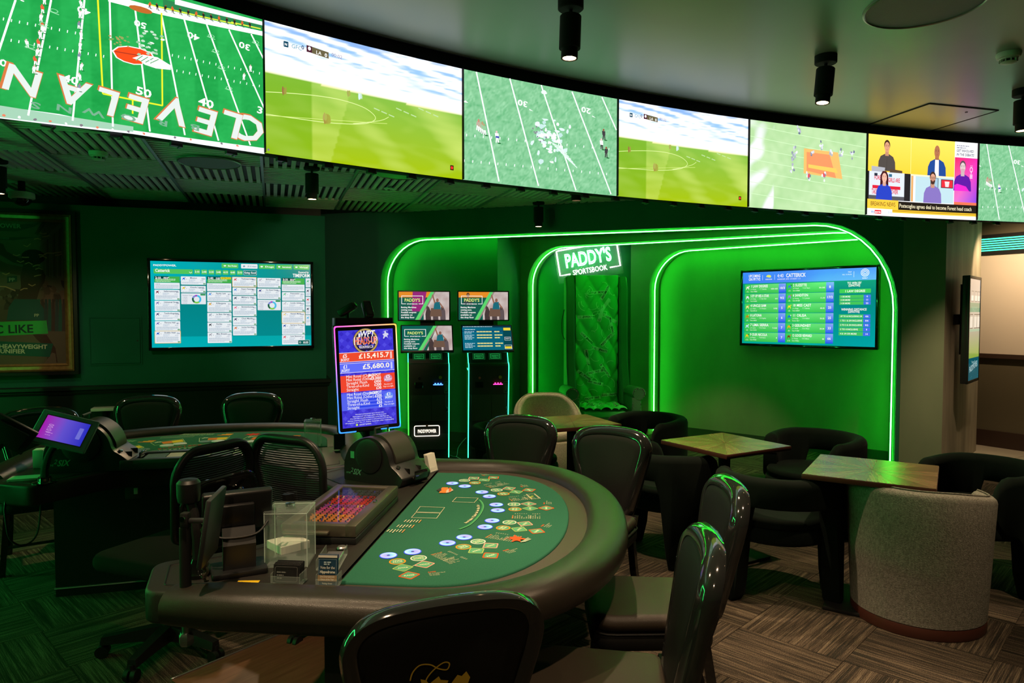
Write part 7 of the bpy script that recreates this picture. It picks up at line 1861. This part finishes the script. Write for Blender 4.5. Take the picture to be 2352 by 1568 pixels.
for k, s in enumerate(['Unlock jackpot by placing appropriate wager at casino prior to Hand.', 'Highest payout per hand. Dealer qualifies with Pair or better.', 'If the dealer does not qualify, the Ante pushes and the Odds Wager pays.', 'Winning combinations based on player\'s 2 cards and first card in the Flop.', 'All payouts are "for 1". Enjoy, have fun, play responsibly.']): c.text(s, X_(.5), Y_(.872 + k * .021), .0062, WHITE, 'c', fit=.17 + .03 * k)
c.rect(X_(.24), Y_(.985), X_(.275), Y_(.965), S(200, 230, 90)); c.text('GALAXY GAMING', X_(.30), Y_(.983), .008, WHITE, fit=.07)
c.build('display', 'tv_picture', jt)
# rainbow edge light
rim = round_poly(rect(-JW / 2 + .004, -JH / 2 + .004, JW / 2 - .004, JH / 2 - .004), .014, 4)
N = []
for i in range(len(rim)):
    a, b = rim[i], rim[(i + 1) % len(rim)]; k = max(1, int((b - a).length / .02)); N += [a.lerp(b, j / k) for j in range(k)]
def rain(p):
    u, v = (p.x / JW + .5), (.5 - p.y / JH)
    top = mixc(S(255, 70, 190), S(255, 170, 70), u); L = mixc(S(255, 70, 190), S(60, 120, 255), min(1, v * 1.5)); Rr = mixc(S(255, 180, 80), S(40, 200, 235), min(1, v * 1.25)) if v > .0 else top
    if v < .03: return top
    if v > .97: return S(50, 130, 255)
    if u < .2: return L
    return mixc(Rr, S(80, 210, 120), max(0, 1 - abs(v - .5) * 3.2))
c = plane_canvas(roll @ Vector((0, .0088, 0)), roll.to_3x3() @ Vector((1, 0, 0)), roll.to_3x3() @ Z, roll.to_3x3() @ Vector((0, -1, 0)), .0006)
inn = [Vector((p.x * (1 - .014 / JW), p.y * (1 - .014 / JH))) for p in N]
vs = []; fs = []; cols = []
for i in range(len(N)):
    j = (i + 1) % len(N)
    if N[i].y < -JH / 2 + .02 and -.10 < N[i].x < .06: continue
    b = len(vs); vs += [N[i], N[j], inn[j], inn[i]]; fs.append([b, b + 1, b + 2, b + 3]); cols.append([rain(N[i]), rain(N[j]), rain(N[j]), rain(N[i])])
c.raw(vs, fs, cols); c.build('edge_light', 'glow_picture', jt)
# crossbar with two small cameras above the display
zt = JH / 2 + P0.z
MB().rbox((-.01, .09, zt + .012), (.34, .10, .05), .004).build('crossbar', 'black_plastic', jt)
def mini_cam(x, yaw, tilt, nm):
    Xc = Matrix.Translation((x, .07, zt + .085)) @ Matrix.Rotation(yaw, 4, 'Z') @ Matrix.Rotation(tilt, 4, 'X')
    o = MB().cyl((x, .07, zt + .035), (x, .07, zt + .08), .012).rbox((0, 0, .0), (.055, .11, .045), .012, 3, X=Xc).build(nm, 'black_plastic', jt)
    MB().lathe([(.016, 0), (.016, .004), (.010, .005)], 16, Xc @ Matrix.Translation((0, -.055, 0)) @ Matrix.Rotation(math.pi / 2, 4, 'X')).build('lens', 'black_gloss', o)
mini_cam(-.105, R(60), R(-30), 'mini_camera'); mini_cam(.015, R(10), R(55), 'mini_camera')

# ---- small things on the near table
def world_thing(name, label, cat, px, py, z, rz=0.0, group=None): return thing(name, label, cat, tuple(G(px, py, z)), rz, group)
def acrylic_box(t, w, d, h):
    m = MB(); th = .003
    for s in (-1, 1): m.box((s * (w / 2 - th / 2), 0, h / 2), (th, d, h)); m.box((0, s * (d / 2 - th / 2), h / 2), (w - 2 * th, th, h))
    m.box((0, 0, th / 2), (w - 2 * th, d - 2 * th, th)); m.build('clear_walls', 'acrylic', t); MB().rbox((0, 0, h + .004), (w + .004, d + .004, .008), .002, 1).build('lid', 'acrylic', t)
    MB().lathe([(.008, h + .008), (.016, h + .010), (.016, h + .018), (0, h + .020)], 18).build('lid_screw', 'chrome', t)
    m = MB()
    for s in (-1, 1): m.box((s * (w / 2 - .02), d / 2 - .02, h * .5), (.004, .034, h * .96)); m.box((s * (w / 2 - .02), -d / 2 + .02, h * .5), (.004, .034, h * .96))
    m.build('inner_guides', 'acrylic', t)
    for sx in (-1, 1):
        for sy in (-1, 1): MB().box((sx * (w / 2 - .001), sy * (d / 2 - .001), h / 2), (.003, .003, h)).build('polished_edge', 'acrylic_edge', t)
    MB().tube([(sx * w / 2, sy * d / 2, h) for sx, sy in ((-1, -1), (1, -1), (1, 1), (-1, 1))], .0016, 6, closed=True).build('polished_edge', 'acrylic_edge', t)
db = world_thing('tip_box', 'clear acrylic collection box with a metal lid screw on the near table', 'box', 668, 1287, .7575, R(4)); acrylic_box(db, .140, .130, .180)
pb = world_thing('notepaper_block', 'white square paper block behind the clear box', 'paper', 668, 1262, .7575, R(45))
pb.location = tuple(G(664, 1270, .7575) + Vector((-.02, .055, 0))); MB().rbox((0, 0, .014), (.11, .11, .028), .001, 1).build('sheets', 'paper', pb)
cb1 = world_thing('card_holder', 'clear holder packed with black cards at the table edge', 'card holder', 660, 1342, .7575, R(-6))
for k in range(7): MB().rbox((0, .006 * k - .005, .036 + .0015 * (k % 3)), (.085, .0016, .056), .0004, 1, rot=Matrix.Rotation(R(-8), 4, 'X')).build('black_card', 'black_plastic', cb1)
m = MB(); m.rbox((0, .016, .002), (.095, .06, .004), .001, 1); m.rbox((0, -.015, .016), (.095, .003, .03), .001, 1); m.rbox((-.046, .012, .02), (.003, .055, .038), .001, 1); m.rbox((.046, .012, .02), (.003, .055, .038), .001, 1); m.build('clear_tray', 'acrylic', cb1)
c = plane_canvas((0, -.0075, .036), (1, 0, 0), (0, .14, .99), (0, -1, .1), .0012); c.pline(round_poly(rect(-.036, -.022, .036, .022), .006, 3), .001, (.16, .16, .16), closed=True); c.greek(-.03, .004, .03, .003, (.22, .22, .22), 2, 3, 2); c.greek(-.028, -.014, .02, .003, (.2, .2, .2), 1, 2, 3); c.build('card_print', 'print', cb1)
lf = world_thing('leaflet_holder', 'blue leaflet stack reading Vote for the Hippodrome at the table edge', 'leaflets', 753, 1346, .7575, R(-4))
for k in range(5): MB().rbox((0, .003 * k, .049 + .001 * (k % 2)), (.060, .0012, .094), .0004, 1, rot=Matrix.Rotation(R(-7), 4, 'X')).build('leaflet', 'leaflet_blue' if 'leaflet_blue' in M else 'paper', lf)
mat('leaflet_blue', (.012, .045, .085), .4)
for o in lf.children: o.data.materials[0] = M['leaflet_blue']
m = MB(); m.rbox((0, .012, .002), (.068, .05, .004), .001, 1); m.rbox((0, -.014, .014), (.068, .003, .026), .001, 1); m.rbox((-.033, .01, .02), (.003, .045, .04), .001, 1); m.rbox((.033, .01, .02), (.003, .045, .04), .001, 1); m.build('clear_tray', 'acrylic', lf)
c = plane_canvas((0, -.0012, .049), (1, 0, 0), (0, .122, .99), (0, -1, .1), .0010)
cr = (.75, .75, .66); c.frame(-.028, -.045, .028, .036, .0008, (.25, .35, .42)); c.rect(-.030, .040, .030, .047, (.6, .58, .52)); c.greek(-.012, .024, .024, .004, (.35, .45, .5), 2, 1.5, 3); c.text('Vote for the', 0, .006, .0085, cr, 'c', fit=.046); c.text('Hippodrome', 0, -.007, .0085, cr, 'c', fit=.048, bold=True); c.rect(-.030, -.031, .030, -.013, (.30, .20, .11)); c.text('Live Entertainment', 0, -.020, .006, cr, 'c', fit=.046); c.text('Venue of the Year', 0, -.0285, .006, cr, 'c', fit=.042); c.text('Voting closes', 0, -.040, .005, cr, 'c', fit=.032)
c.build('leaflet_print', 'print', lf)
yc = world_thing('yellow_card', 'bright yellow cut card lying at the near table edge', 'card', 567, 1340, .7575, R(2)); MB().rbox((0, 0, .001), (.068, .045, .0015), .0004, 1).build('card', 'yellow_card', yc)
fl = thing('leaflet_holder', 'small upright stack of pale leaflets at the far rail of the near table', 'leaflets', tuple(G(993, 1083, .7575)), R(62))
for k in range(5): MB().rbox((0, .005 * k, .05), (.07, .002, .095), .0005, 1, rot=Matrix.Rotation(R(-14), 4, 'X')).build('leaflet', 'paper', fl)
MB().rbox((0, .01, .003), (.078, .05, .006), .001, 1).rbox((0, -.012, .015), (.078, .003, .03), .001, 1).build('clear_tray', 'acrylic', fl)
# ---- terminal on a foot, seen from behind
pm = world_thing('dealer_terminal', 'small black dealer terminal on a flat foot, seen from behind', 'monitor', 548, 1308, .7575, R(206))
MB().slab(round_poly(rect(-.085, -.055, .085, .075), .012, 3), 0, .018, .004, 2).build('foot', 'black_plastic', pm)
MB().loft([[Vector((x, y + a, z)) for x, y in ((-.05, -.012), (.05, -.012), (.05, .012), (-.05, .012))] for z, a in ((.016, .03), (.10, .045), (.15, .02))]).build('stalk', 'dark_grey', pm)
Xp = Matrix.Translation((0, .0, .20)) @ Matrix.Rotation(R(-14), 4, 'X')
MB().rbox((0, 0, 0), (.215, .032, .135), .008, 3, X=Xp).rbox((.02, .022, -.01), (.14, .02, .085), .006, 2, X=Xp).build('monitor', 'black_plastic', pm)
MB().tube(catmull([(-.09, .03, .16), (-.05, .05, .128), (.04, .05, .125), (.09, .03, .14)], 6), .004, 6).build('cable', 'black', pm)
# ---- screen on a clamped pole at the table corner
pole = thing('pole_monitor', 'slim screen turned edge-on on a pole clamped to the table corner', 'monitor', tuple(W(427, 1405, 2.04)), R(0))
pz = pole.location.z
MB().cyl((0, 0, -.075), (0, 0, -.02), .012).lathe([(.016, -.10), (.022, -.092), (.022, -.07), (.016, -.062)], 6).build('clamp_bolt', 'steel', pole); MB().lathe([(.042, -.020), (.040, -.012), (.018, .004), (.016, .004)], 20).build('collar', 'steel', pole)
MB().cyl((0, 0, 0), (.002, 0, .255), .0165).rbox((.004, 0, .275), (.026, .026, .05), .006).build('pole', 'black_matte', pole)
MB().cyl((.004, -.018, .285), (.004, -.024, .285), .008).build('hinge_screw', 'chrome', pole); MB().rbox((.035, 0, .275), (.06, .016, .014), .004).build('arm', 'dark_grey', pole)
Xs = Matrix.Translation((.078, .01, .255)) @ Matrix.Rotation(R(9), 4, 'Y') @ Matrix.Rotation(R(8), 4, 'Z')
MB().rbox((0, 0, 0), (.016, .17, .205), .006, 2, X=Xs).lathe([(.03, 0), (.03, .012), (0, .012)], 20, Xs @ Matrix.Translation((-.006, 0, .02)) @ Matrix.Rotation(-math.pi / 2, 4, 'Y')).build('screen_back', 'dark_grey', pole)
MB().tube([(.05 + .004 * math.cos(k * .9), .02 + .004 * math.sin(k * .9), .085 + k * .004) for k in range(46)], .008, 6).build('coiled_cable', 'bronze_metal', pole)
gm = thing('microphone_base', 'stubby black flexible stand behind the pole screen', 'stand', tuple(G(455, 1322, .7575))); MB().lathe([(.036, 0), (.036, .012), (.030, .018), (.024, .05), (.02, .06)], 24).build('foot', 'black_gloss', gm); MB().tube([(.0, 0, .05), (0, 0, .12), (-.01, 0, .20), (-.03, .01, .26)], .016, 10).build('flexible_neck', 'black_matte', gm); MB().lathe([(.033, .24), (.036, .26), (.036, .30), (.028, .31), (0, .312)], 20, Matrix.Translation((-.03, .01, 0))).build('head', 'black', gm)

# =================================================================== REAR CARD TABLE
T2O, T2A = (-1.90, 4.19), R(105.0)
t2 = card_table('card_table', 'rear green felt card table seen from the dealer side, below the television', T2O, T2A, (.02, -.13))
T2M = Matrix.Translation((T2O[0], T2O[1], 0)) @ Matrix.Rotation(T2A, 4, 'Z'); T2I = T2M.inverted()
cv = Canvas(lambda s, t, h: T2I @ Vector((s, t, FZ + .0004 + h)), lambda x, y: tuple(G(x, y, FZ))[:2], step=8e-6)
Q = lambda x, y: V2(cv.px(250 + x / 4.276, 950 + y / 4.276))
OR, YE, RD = (.75, .22, .05), (.80, .55, .05), (.55, .05, .02)
def bet_box(pts, split):
    P = [Q(*p) for p in pts]; cv.pline(P, .006, (.50, .62, .32), closed=True)
    a, b, d, e = P; L = lambda u, v: a.lerp(b, u).lerp(e.lerp(d, u), v)
    cv.poly([L(.30, .2), L(.62, .2), L(.62, .85), L(.30, .85)], OR); cv.poly([L(.62, .2), L(.97, .2), L(.97, .85), L(.62, .85)], YE); q = L(.14, .3); cv.text('P', q.x, q.y, .045, (.6, .7, .55), 'c', bold=True)
for pts in [[(410, 285), (725, 245), (750, 278), (450, 310)], [(890, 238), (1190, 222), (1150, 255), (888, 268)], [(1370, 222), (1600, 230), (1540, 262), (1310, 255)], [(110, 345), (290, 305), (345, 330), (170, 385)], [(1650, 265), (1830, 240), (1870, 262), (1640, 290)]]: bet_box(pts, .5)
for x, y in [(365, 272), (1135, 205), (1800, 222)]:
    q = Q(x, y)
    for k in range(3): cv.rect(q.x - .04 + k * .02, q.y - .03 + k * .025, q.x + .05, q.y - .012 + k * .025, (OR, YE, OR)[k])
    cv.greek(q.x - .30, q.y + .03, .22, .008, (.35, .50, .30), 4, 2.4, x)
q = Q(670, 232); cv.pline([(q.x - .10, q.y - .03), (q.x + .10, q.y + .02), (q.x + .09, q.y + .06), (q.x - .11, q.y + .01)], .005, (.5, .6, .4), closed=True)
arc = catmull([Q(*p) for p in [(330, 375), (600, 345), (900, 318), (1200, 305), (1500, 318), (1580, 300), (1400, 285), (1100, 290), (800, 305), (500, 335)]], 6); cv.pline(arc, .005, (.5, .6, .35))
for row, (s, col, dy) in enumerate([('BLACKJACK PAYS 3 TO 2', RD, 0), ('Insurance pays 2 to 1', (.6, .6, .4), 20), ('DEALER MUST DRAW TO 16', RD, 36)]):
    ln = catmull([Q(480, 352 + dy - row * 4), Q(800, 318 + dy), Q(1100, 300 + dy), Q(1460, 298 + dy * .8)], 12)
    L_ = [0.0]
    for i in range(1, len(ln)): L_.append(L_[-1] + (ln[i] - ln[i - 1]).length)
    for k, ch in enumerate(s):
        d = L_[-1] * (k + .5) / len(s); i = min(max(j for j in range(len(L_)) if L_[j] <= d), len(ln) - 2); tg = (ln[i + 1] - ln[i]).normalized(); p = ln[i] + tg * (d - L_[i]); cv.text(ch, p.x, p.y, .030, col, 'c', bold=True, rot=math.atan2(tg.y, tg.x), sx=.9)
q = Q(1415, 203); cv.poly([(q.x + rr * math.cos(a), q.y + rr * math.sin(a)) for a, rr in [(2 * math.pi * k / 20, .05 * (1.2 if k % 3 == 0 else .7)) for k in range(20)]], (.55, .05, .03))
cv.build('felt_print', 'felt_print', t2)
for x, y, mm in [(568, 313, 0), (698, 296, 0), (945, 275, 1), (1072, 269, 0), (1410, 272, 0), (1590, 290, 1), (332, 353, 2), (218, 378, 3), (1290, 265, 1)]:
    lc = T2I @ G(250 + x / 4.276, 950 + y / 4.276, FZ + .001)
    MB().lathe([(.042, 0), (.040, .003), (0, .004)], 24, Matrix.Translation(lc)).build('bet_spot', ['white_plastic', 'dull_green', 'glow_dim_blue', 'dull_red'][mm] if False else ('white_plastic' if mm == 0 else 'dull_green'), t2)
def t2w(px, py, z=.7575): return G(px, py, z)
# flat chip tray of the rear table
q0_, q1_ = G(420, 1052, .7575), None
tr2 = thing('chip_tray', 'grey lidded chip tray on the rear card table', 'chip tray', tuple(G(452, 1062, .7575)), R(15))
MB().rbox((0, 0, .02), (.72, .26, .04), .006).build('tray_base', 'dark_grey', tr2)
m = MB(); mat('lid_grey', (.13, .14, .16), .4, metal=.5)
for s in (-1, 1): m.rbox((s * .325, 0, .045), (.07, .26, .022), .004); m.rbox((0, s * .105, .045), (.60, .05, .022), .004)
m.build('lid_frame', 'lid_grey', tr2)
for k in range(5): MB().rbox((-.21 + k * .115, 0, .046), (.108, .15, .006), .001, 1).build('cover_card', 'paper' if k in (1, 2, 4) else 'dull_green', tr2)
sh2 = thing('card_shuffler', 'black card shuffler at the left of the rear card table behind the tablet', 'shuffler', tuple(G(232, 1072, .7575)), R(12)); shuffler(sh2); sh2.scale = (1.12, 1.1, 1.12)
ab2 = thing('tip_box', 'tall clear acrylic box at the right of the rear card table', 'box', tuple(G(719, 1022, .763)), R(12)); acrylic_box(ab2, .10, .09, .155)
sh_ = thing('table_sign', 'small black card sign in a clear stand beside the jackpot display', 'sign', tuple(G(780, 1034, .7575)), R(14)); MB().rbox((0, .012, .052), (.068, .004, .095), .001, 1, rot=Matrix.Rotation(R(-10), 4, 'X')).build('black_card', 'black_plastic', sh_); MB().rbox((0, .015, .003), (.075, .06, .006), .001, 1).rbox((0, .019, .055), (.078, .003, .10), .001, 1, rot=Matrix.Rotation(R(-10), 4, 'X')).build('clear_stand', 'acrylic', sh_)
# tablet on a curved arm
tb = thing('tablet_stand', 'tablet with purple screen on a curved stand at the left of the rear table', 'tablet', tuple(G(103, 1108, .7575)), R(8))
MB().lathe([(.055, 0), (.055, .006), (.03, .010), (.028, .03)], 28).build('foot', 'black_gloss', tb); MB().lathe([(.030, .012), (.030, .024)], 24).build('chrome_ring', 'chrome', tb)
MB().tube(catmull([(0, .0, .02), (-.005, .02, .08), (.01, .05, .15), (.05, .06, .20), (.085, .045, .225)], 6), [.018 - .0002 * k for k in range(25)], 10, flat=1.5).build('arm', 'black_matte', tb)
tc_ = W(147, 989, 3.48); loc_ = Matrix.Rotation(R(-8), 3, 'Z') @ (tc_ - Vector(tb.location))
Xt = Matrix.Translation(loc_) @ Matrix.Rotation(R(17), 4, 'Y') @ Matrix.Rotation(R(6), 4, 'Z') @ Matrix.Rotation(R(-38), 4, 'X')
MB().rbox((0, .008, 0), (.265, .018, .185), .008, 3, X=Xt).build('case', 'tablet_case' if 'tablet_case' in M else 'dark_grey', tb)
c = plane_canvas(Xt @ Vector((0, -.0015, 0)), Xt.to_3x3() @ Vector((1, 0, 0)), Xt.to_3x3() @ Z, Xt.to_3x3() @ Vector((0, -1, 0)), .0004)
c.rect(-.105, -.068, .105, .068, (.003, .003, .003)); c.grid(-.10, -.063, .10, .063, 16, 10, lambda u, v: mixc(mixc(S(160, 24, 170), S(104, 84, 206), u * 2), S(40, 44, 190), u * 1.6 - .6)); c.text('00:01', -.075, .02, .024, S(200, 150, 220), rot=-math.pi / 2, fit=.05); c.rrect(.062, -.03, .082, .032, .004, S(110, 110, 210)); c.greek(-.07, -.03, .03, .004, S(180, 120, 210), 2, 3, 2)
c.build('display', 'tv_picture', tb)
pn2 = thing('paper_note', 'pale note slips lying beside the tablet stand on the rear table', 'paper', tuple(G(62, 1100, .7575)), R(20)); MB().rbox((0, 0, .006), (.15, .085, .012), .001, 1).build('slips', 'paper', pn2)
gb = thing('card_box', 'small green lit card box behind the tablet arm', 'box', tuple(G(92, 1072, .7575)), R(20)); MB().rbox((0, 0, .05), (.05, .07, .10), .003).build('box', 'paper', gb); MB().rbox((.06, .01, .055), (.06, .06, .02), .003).build('flap', 'paper', gb)
cbl = thing('tablet_cable', 'thin black cable hanging from the left table edge', 'cable', tuple(G(95, 1110, .76))); o0 = Vector(cbl.location)
MB().tube(catmull([W(95, 1098, 3.5) - o0, W(50, 1120, 3.42) - o0, W(14, 1150, 3.40) - o0, W(14, 1200, 3.40) - o0, W(25, 1240, 3.42) - o0, W(55, 1252, 3.45) - o0, W(85, 1225, 3.5) - o0, W(95, 1150, 3.55) - o0], 8), .005, 6).build('cable', 'black', cbl)
el = thing('edge_monitor', 'back of a small green-lit monitor at the left picture edge', 'monitor', tuple(G(-30, 1118, .757)), 0); o0 = Vector(el.location); ec = W(22, 995, 3.35) - o0
Xe = Matrix.Translation(ec) @ Matrix.Rotation(R(40), 4, 'Y') @ Matrix.Rotation(R(25), 4, 'Z'); MB().rbox((0, 0, 0), (.20, .022, .14), .006, 2, X=Xe).build('screen', 'dark_grey', el); MB().rbox((0, -.02, 0), (.15, .02, .10), .008, 2, X=Xe).build('rear_cover', 'dark_grey', el); MB().tube([(0, 0, 0), (0, 0, .12), ec + Vector((-.02, 0, -.03))], .014, 8).lathe([(.05, 0), (.05, .01), (.02, .014)], 20).build('stand', 'black_gloss', el)
op = thing('socket_plate', 'square socket plate on the rear table skirt', 'socket', tuple(W(307, 1127, 3.86)), R(15)); MB().rbox((0, 0, 0), (.085, .006, .085), .002).build('plate', 'dark_grey', op); MB().rbox((.012, -.004, 0), (.02, .004, .035), .001, 1).build('switch', 'white_plastic', op)
ws = thing('wall_shelf', 'short green-lit ledge on the dark wall behind the rear chairs', 'shelf', tuple(on_left(wall_s(242, 940), W(242, 940, 6.9).z, .001)), math.atan2(WU.y, WU.x)); MB().rbox((0, -.075, 0), (.20, .15, .03), .004).build('ledge', 'white_plastic', ws); MB().box((0, -.03, -.05), (.03, .06, .07)).build('bracket', 'black_matte', ws)

# =================================================================== OFFICE CHAIRS
def office_chair(name, label, loc, fwd, shell, zs=.49, zb=(.58, 1.02), tilt=.10):
    t = thing(name, label, 'chair', (loc[0], loc[1], 0), face_rz(*fwd), 'swivel dealer chairs')
    for k in range(5):
        a = 2 * math.pi * k / 5 + .35; d = Vector((math.cos(a), math.sin(a), 0))
        secs = []
        for f, w, z0, z1 in ((.03, .032, .06, .13), (.15, .028, .065, .115), (.29, .022, .06, .095)):
            p = d * f; n = Vector((-d.y, d.x, 0)); secs.append([p - n * w + Z * z0, p + n * w + Z * z0, p + n * w * .8 + Z * z1, p - n * w * .8 + Z * z1])
        MB().loft(secs).build('base_arm', 'black_plastic', t)
        cs = MB()
        for s in (-1, 1): cs.cyl(d * .29 + Vector((-d.y, d.x, 0)) * s * .006 + Z * .028, d * .29 + Vector((-d.y, d.x, 0)) * s * .026 + Z * .028, .028)
        cs.cyl(d * .29 + Z * .04, d * .29 + Z * .075, .012); cs.build('castor', 'black', t)
    MB().cyl((0, 0, .06), (0, 0, .24), .034).cyl((0, 0, .24), (0, 0, zs - .09), .022).build('gas_lift', 'black_matte', t)
    MB().rbox((0, .02, zs - .085), (.20, .24, .05), .012).build('mechanism', 'black_plastic', t)
    MB().slab(round_poly([(-.245, -.25), (.245, -.25), (.22, .22), (-.22, .22)], [.10, .10, .08, .08], 5), zs - .07, zs + .01, .035, 4).build('seat', 'seat_cloth' if 'seat_cloth' in M else 'black_matte', t)
    H = zb[1] - zb[0]
    out = round_poly([(-.17, 0), (.17, 0), (.235, H * .75), (.16, H), (-.16, H), (-.235, H * .75)], [.06, .06, .14, .12, .12, .14], 6)
    def bk(p, y): return Vector((p[0], .24 + y + tilt * (p[1] / H) - .55 * p[0] ** 2 + .03 * math.sin(p[1] / H * math.pi), zb[0] + p[1]))
    cl = offset_poly(out, -.018)
    MB().tube([bk(p, 0) for p in cl], .019, 8, closed=True, flat=1.25).build('back_frame', 'black_plastic', t, sharp=60)
    m = MB(); n = 40
    def half(z):
        xs = []
        for i in range(len(cl)):
            a, b = cl[i], cl[(i + 1) % len(cl)]
            if (a[1] - z) * (b[1] - z) <= 0 and abs(a[1] - b[1]) > 1e-9: xs.append(abs(a[0] + (b[0] - a[0]) * (z - a[1]) / (b[1] - a[1])))
        return max(xs) if xs else 0
    for k in range(n):
        z = .02 + (H - .04) * k / (n - 1); w = half(z); g = (H - .04) / (n - 1) * .30
        m.loft([[bk((-w + 2 * w * i / 8, z - g), -.006), bk((-w + 2 * w * i / 8, z + g), -.006), bk((-w + 2 * w * i / 8, z + g), -.002), bk((-w + 2 * w * i / 8, z - g), -.002)] for i in range(9)])
    o = m.build('mesh_net', 'mesh_net', t); o['kind'] = 'stuff'
    MB().tube([(0, .10, zs - .08), (0, .25, zs - .05), (0, .285, zb[0] - .02), (0, .30, zb[0] + H * .4)], .022, 8, flat=1.6).build('back_support', 'black_plastic', t)
    if shell:
        so = round_poly([(-.15, -.05), (.15, -.05), (.215, H * .50), (.14, H * .66), (-.14, H * .66), (-.215, H * .50)], [.05, .05, .09, .08, .08, .09], 6)
        def bs(p, y): return Vector((p[0], .315 + y + tilt * (p[1] / H) - .45 * p[0] ** 2, zb[0] + p[1]))
        MB().loft([[bs(p, 0) for p in so], [bs(p, .02) for p in so], [bs(p, .028) for p in offset_poly(so, -.02)], [bs(p, .012) for p in offset_poly(so, -.07)]]).build('rear_shell', 'black_gloss', t, sharp=60)
        MB().tube([bs(p, .010) for p in offset_poly(so, .002)], .008, 6, closed=True).build('chrome_edge', 'black_chrome', t)
        for x in (-.07,): MB().lathe([(.020, 0), (.020, .012), (.012, .018), (0, .018)], 18, Matrix.Translation(bs((x, H * .48), .026)) @ Matrix.Rotation(-math.pi / 2, 4, 'X')).build('knob', 'chrome', t)
        MB().lathe([(.055, 0), (.05, .010), (.03, .014), (.025, .05), (0, .052)], 24, Matrix.Translation(bs((.02, H * .26), .016)) @ Matrix.Rotation(-math.pi / 2, 4, 'X')).build('pivot_boss', 'dark_grey', t)
    return t
mat('seat_cloth', (.014, .014, .013), .95, spec=.1)
office_chair('swivel_chair', 'black mesh-back swivel chair tucked behind the chip tray', (-.93, 3.55), (.42, .91), False, zb=(.56, 1.03))
office_chair('swivel_chair', 'black swivel chair with glossy rear shell, turned left in the foreground', (-1.63, 3.26), (-.90, .42), True, zb=(.58, 1.02))

# ---- wooden plinth with metal edging under the near table
A_, B_ = G(405, 1571), G(700, 1446); dr = (B_ - A_).normalized(); nr = Vector((dr.y, -dr.x, 0))
pl = thing('floor_plinth', 'low reddish wooden floor board with a bright metal edge under the card table', 'board', tuple(A_), math.atan2(dr.y, dr.x))
L = (B_ - A_).length + .40
MB().box((L / 2 - .02, -.30, .014), (L, .60, .026)).build('board', 'floor_wood', pl); MB().rbox((L / 2 - .02, .004, .017), (L, .008, .033), .002, 1).build('metal_edge', 'steel', pl)
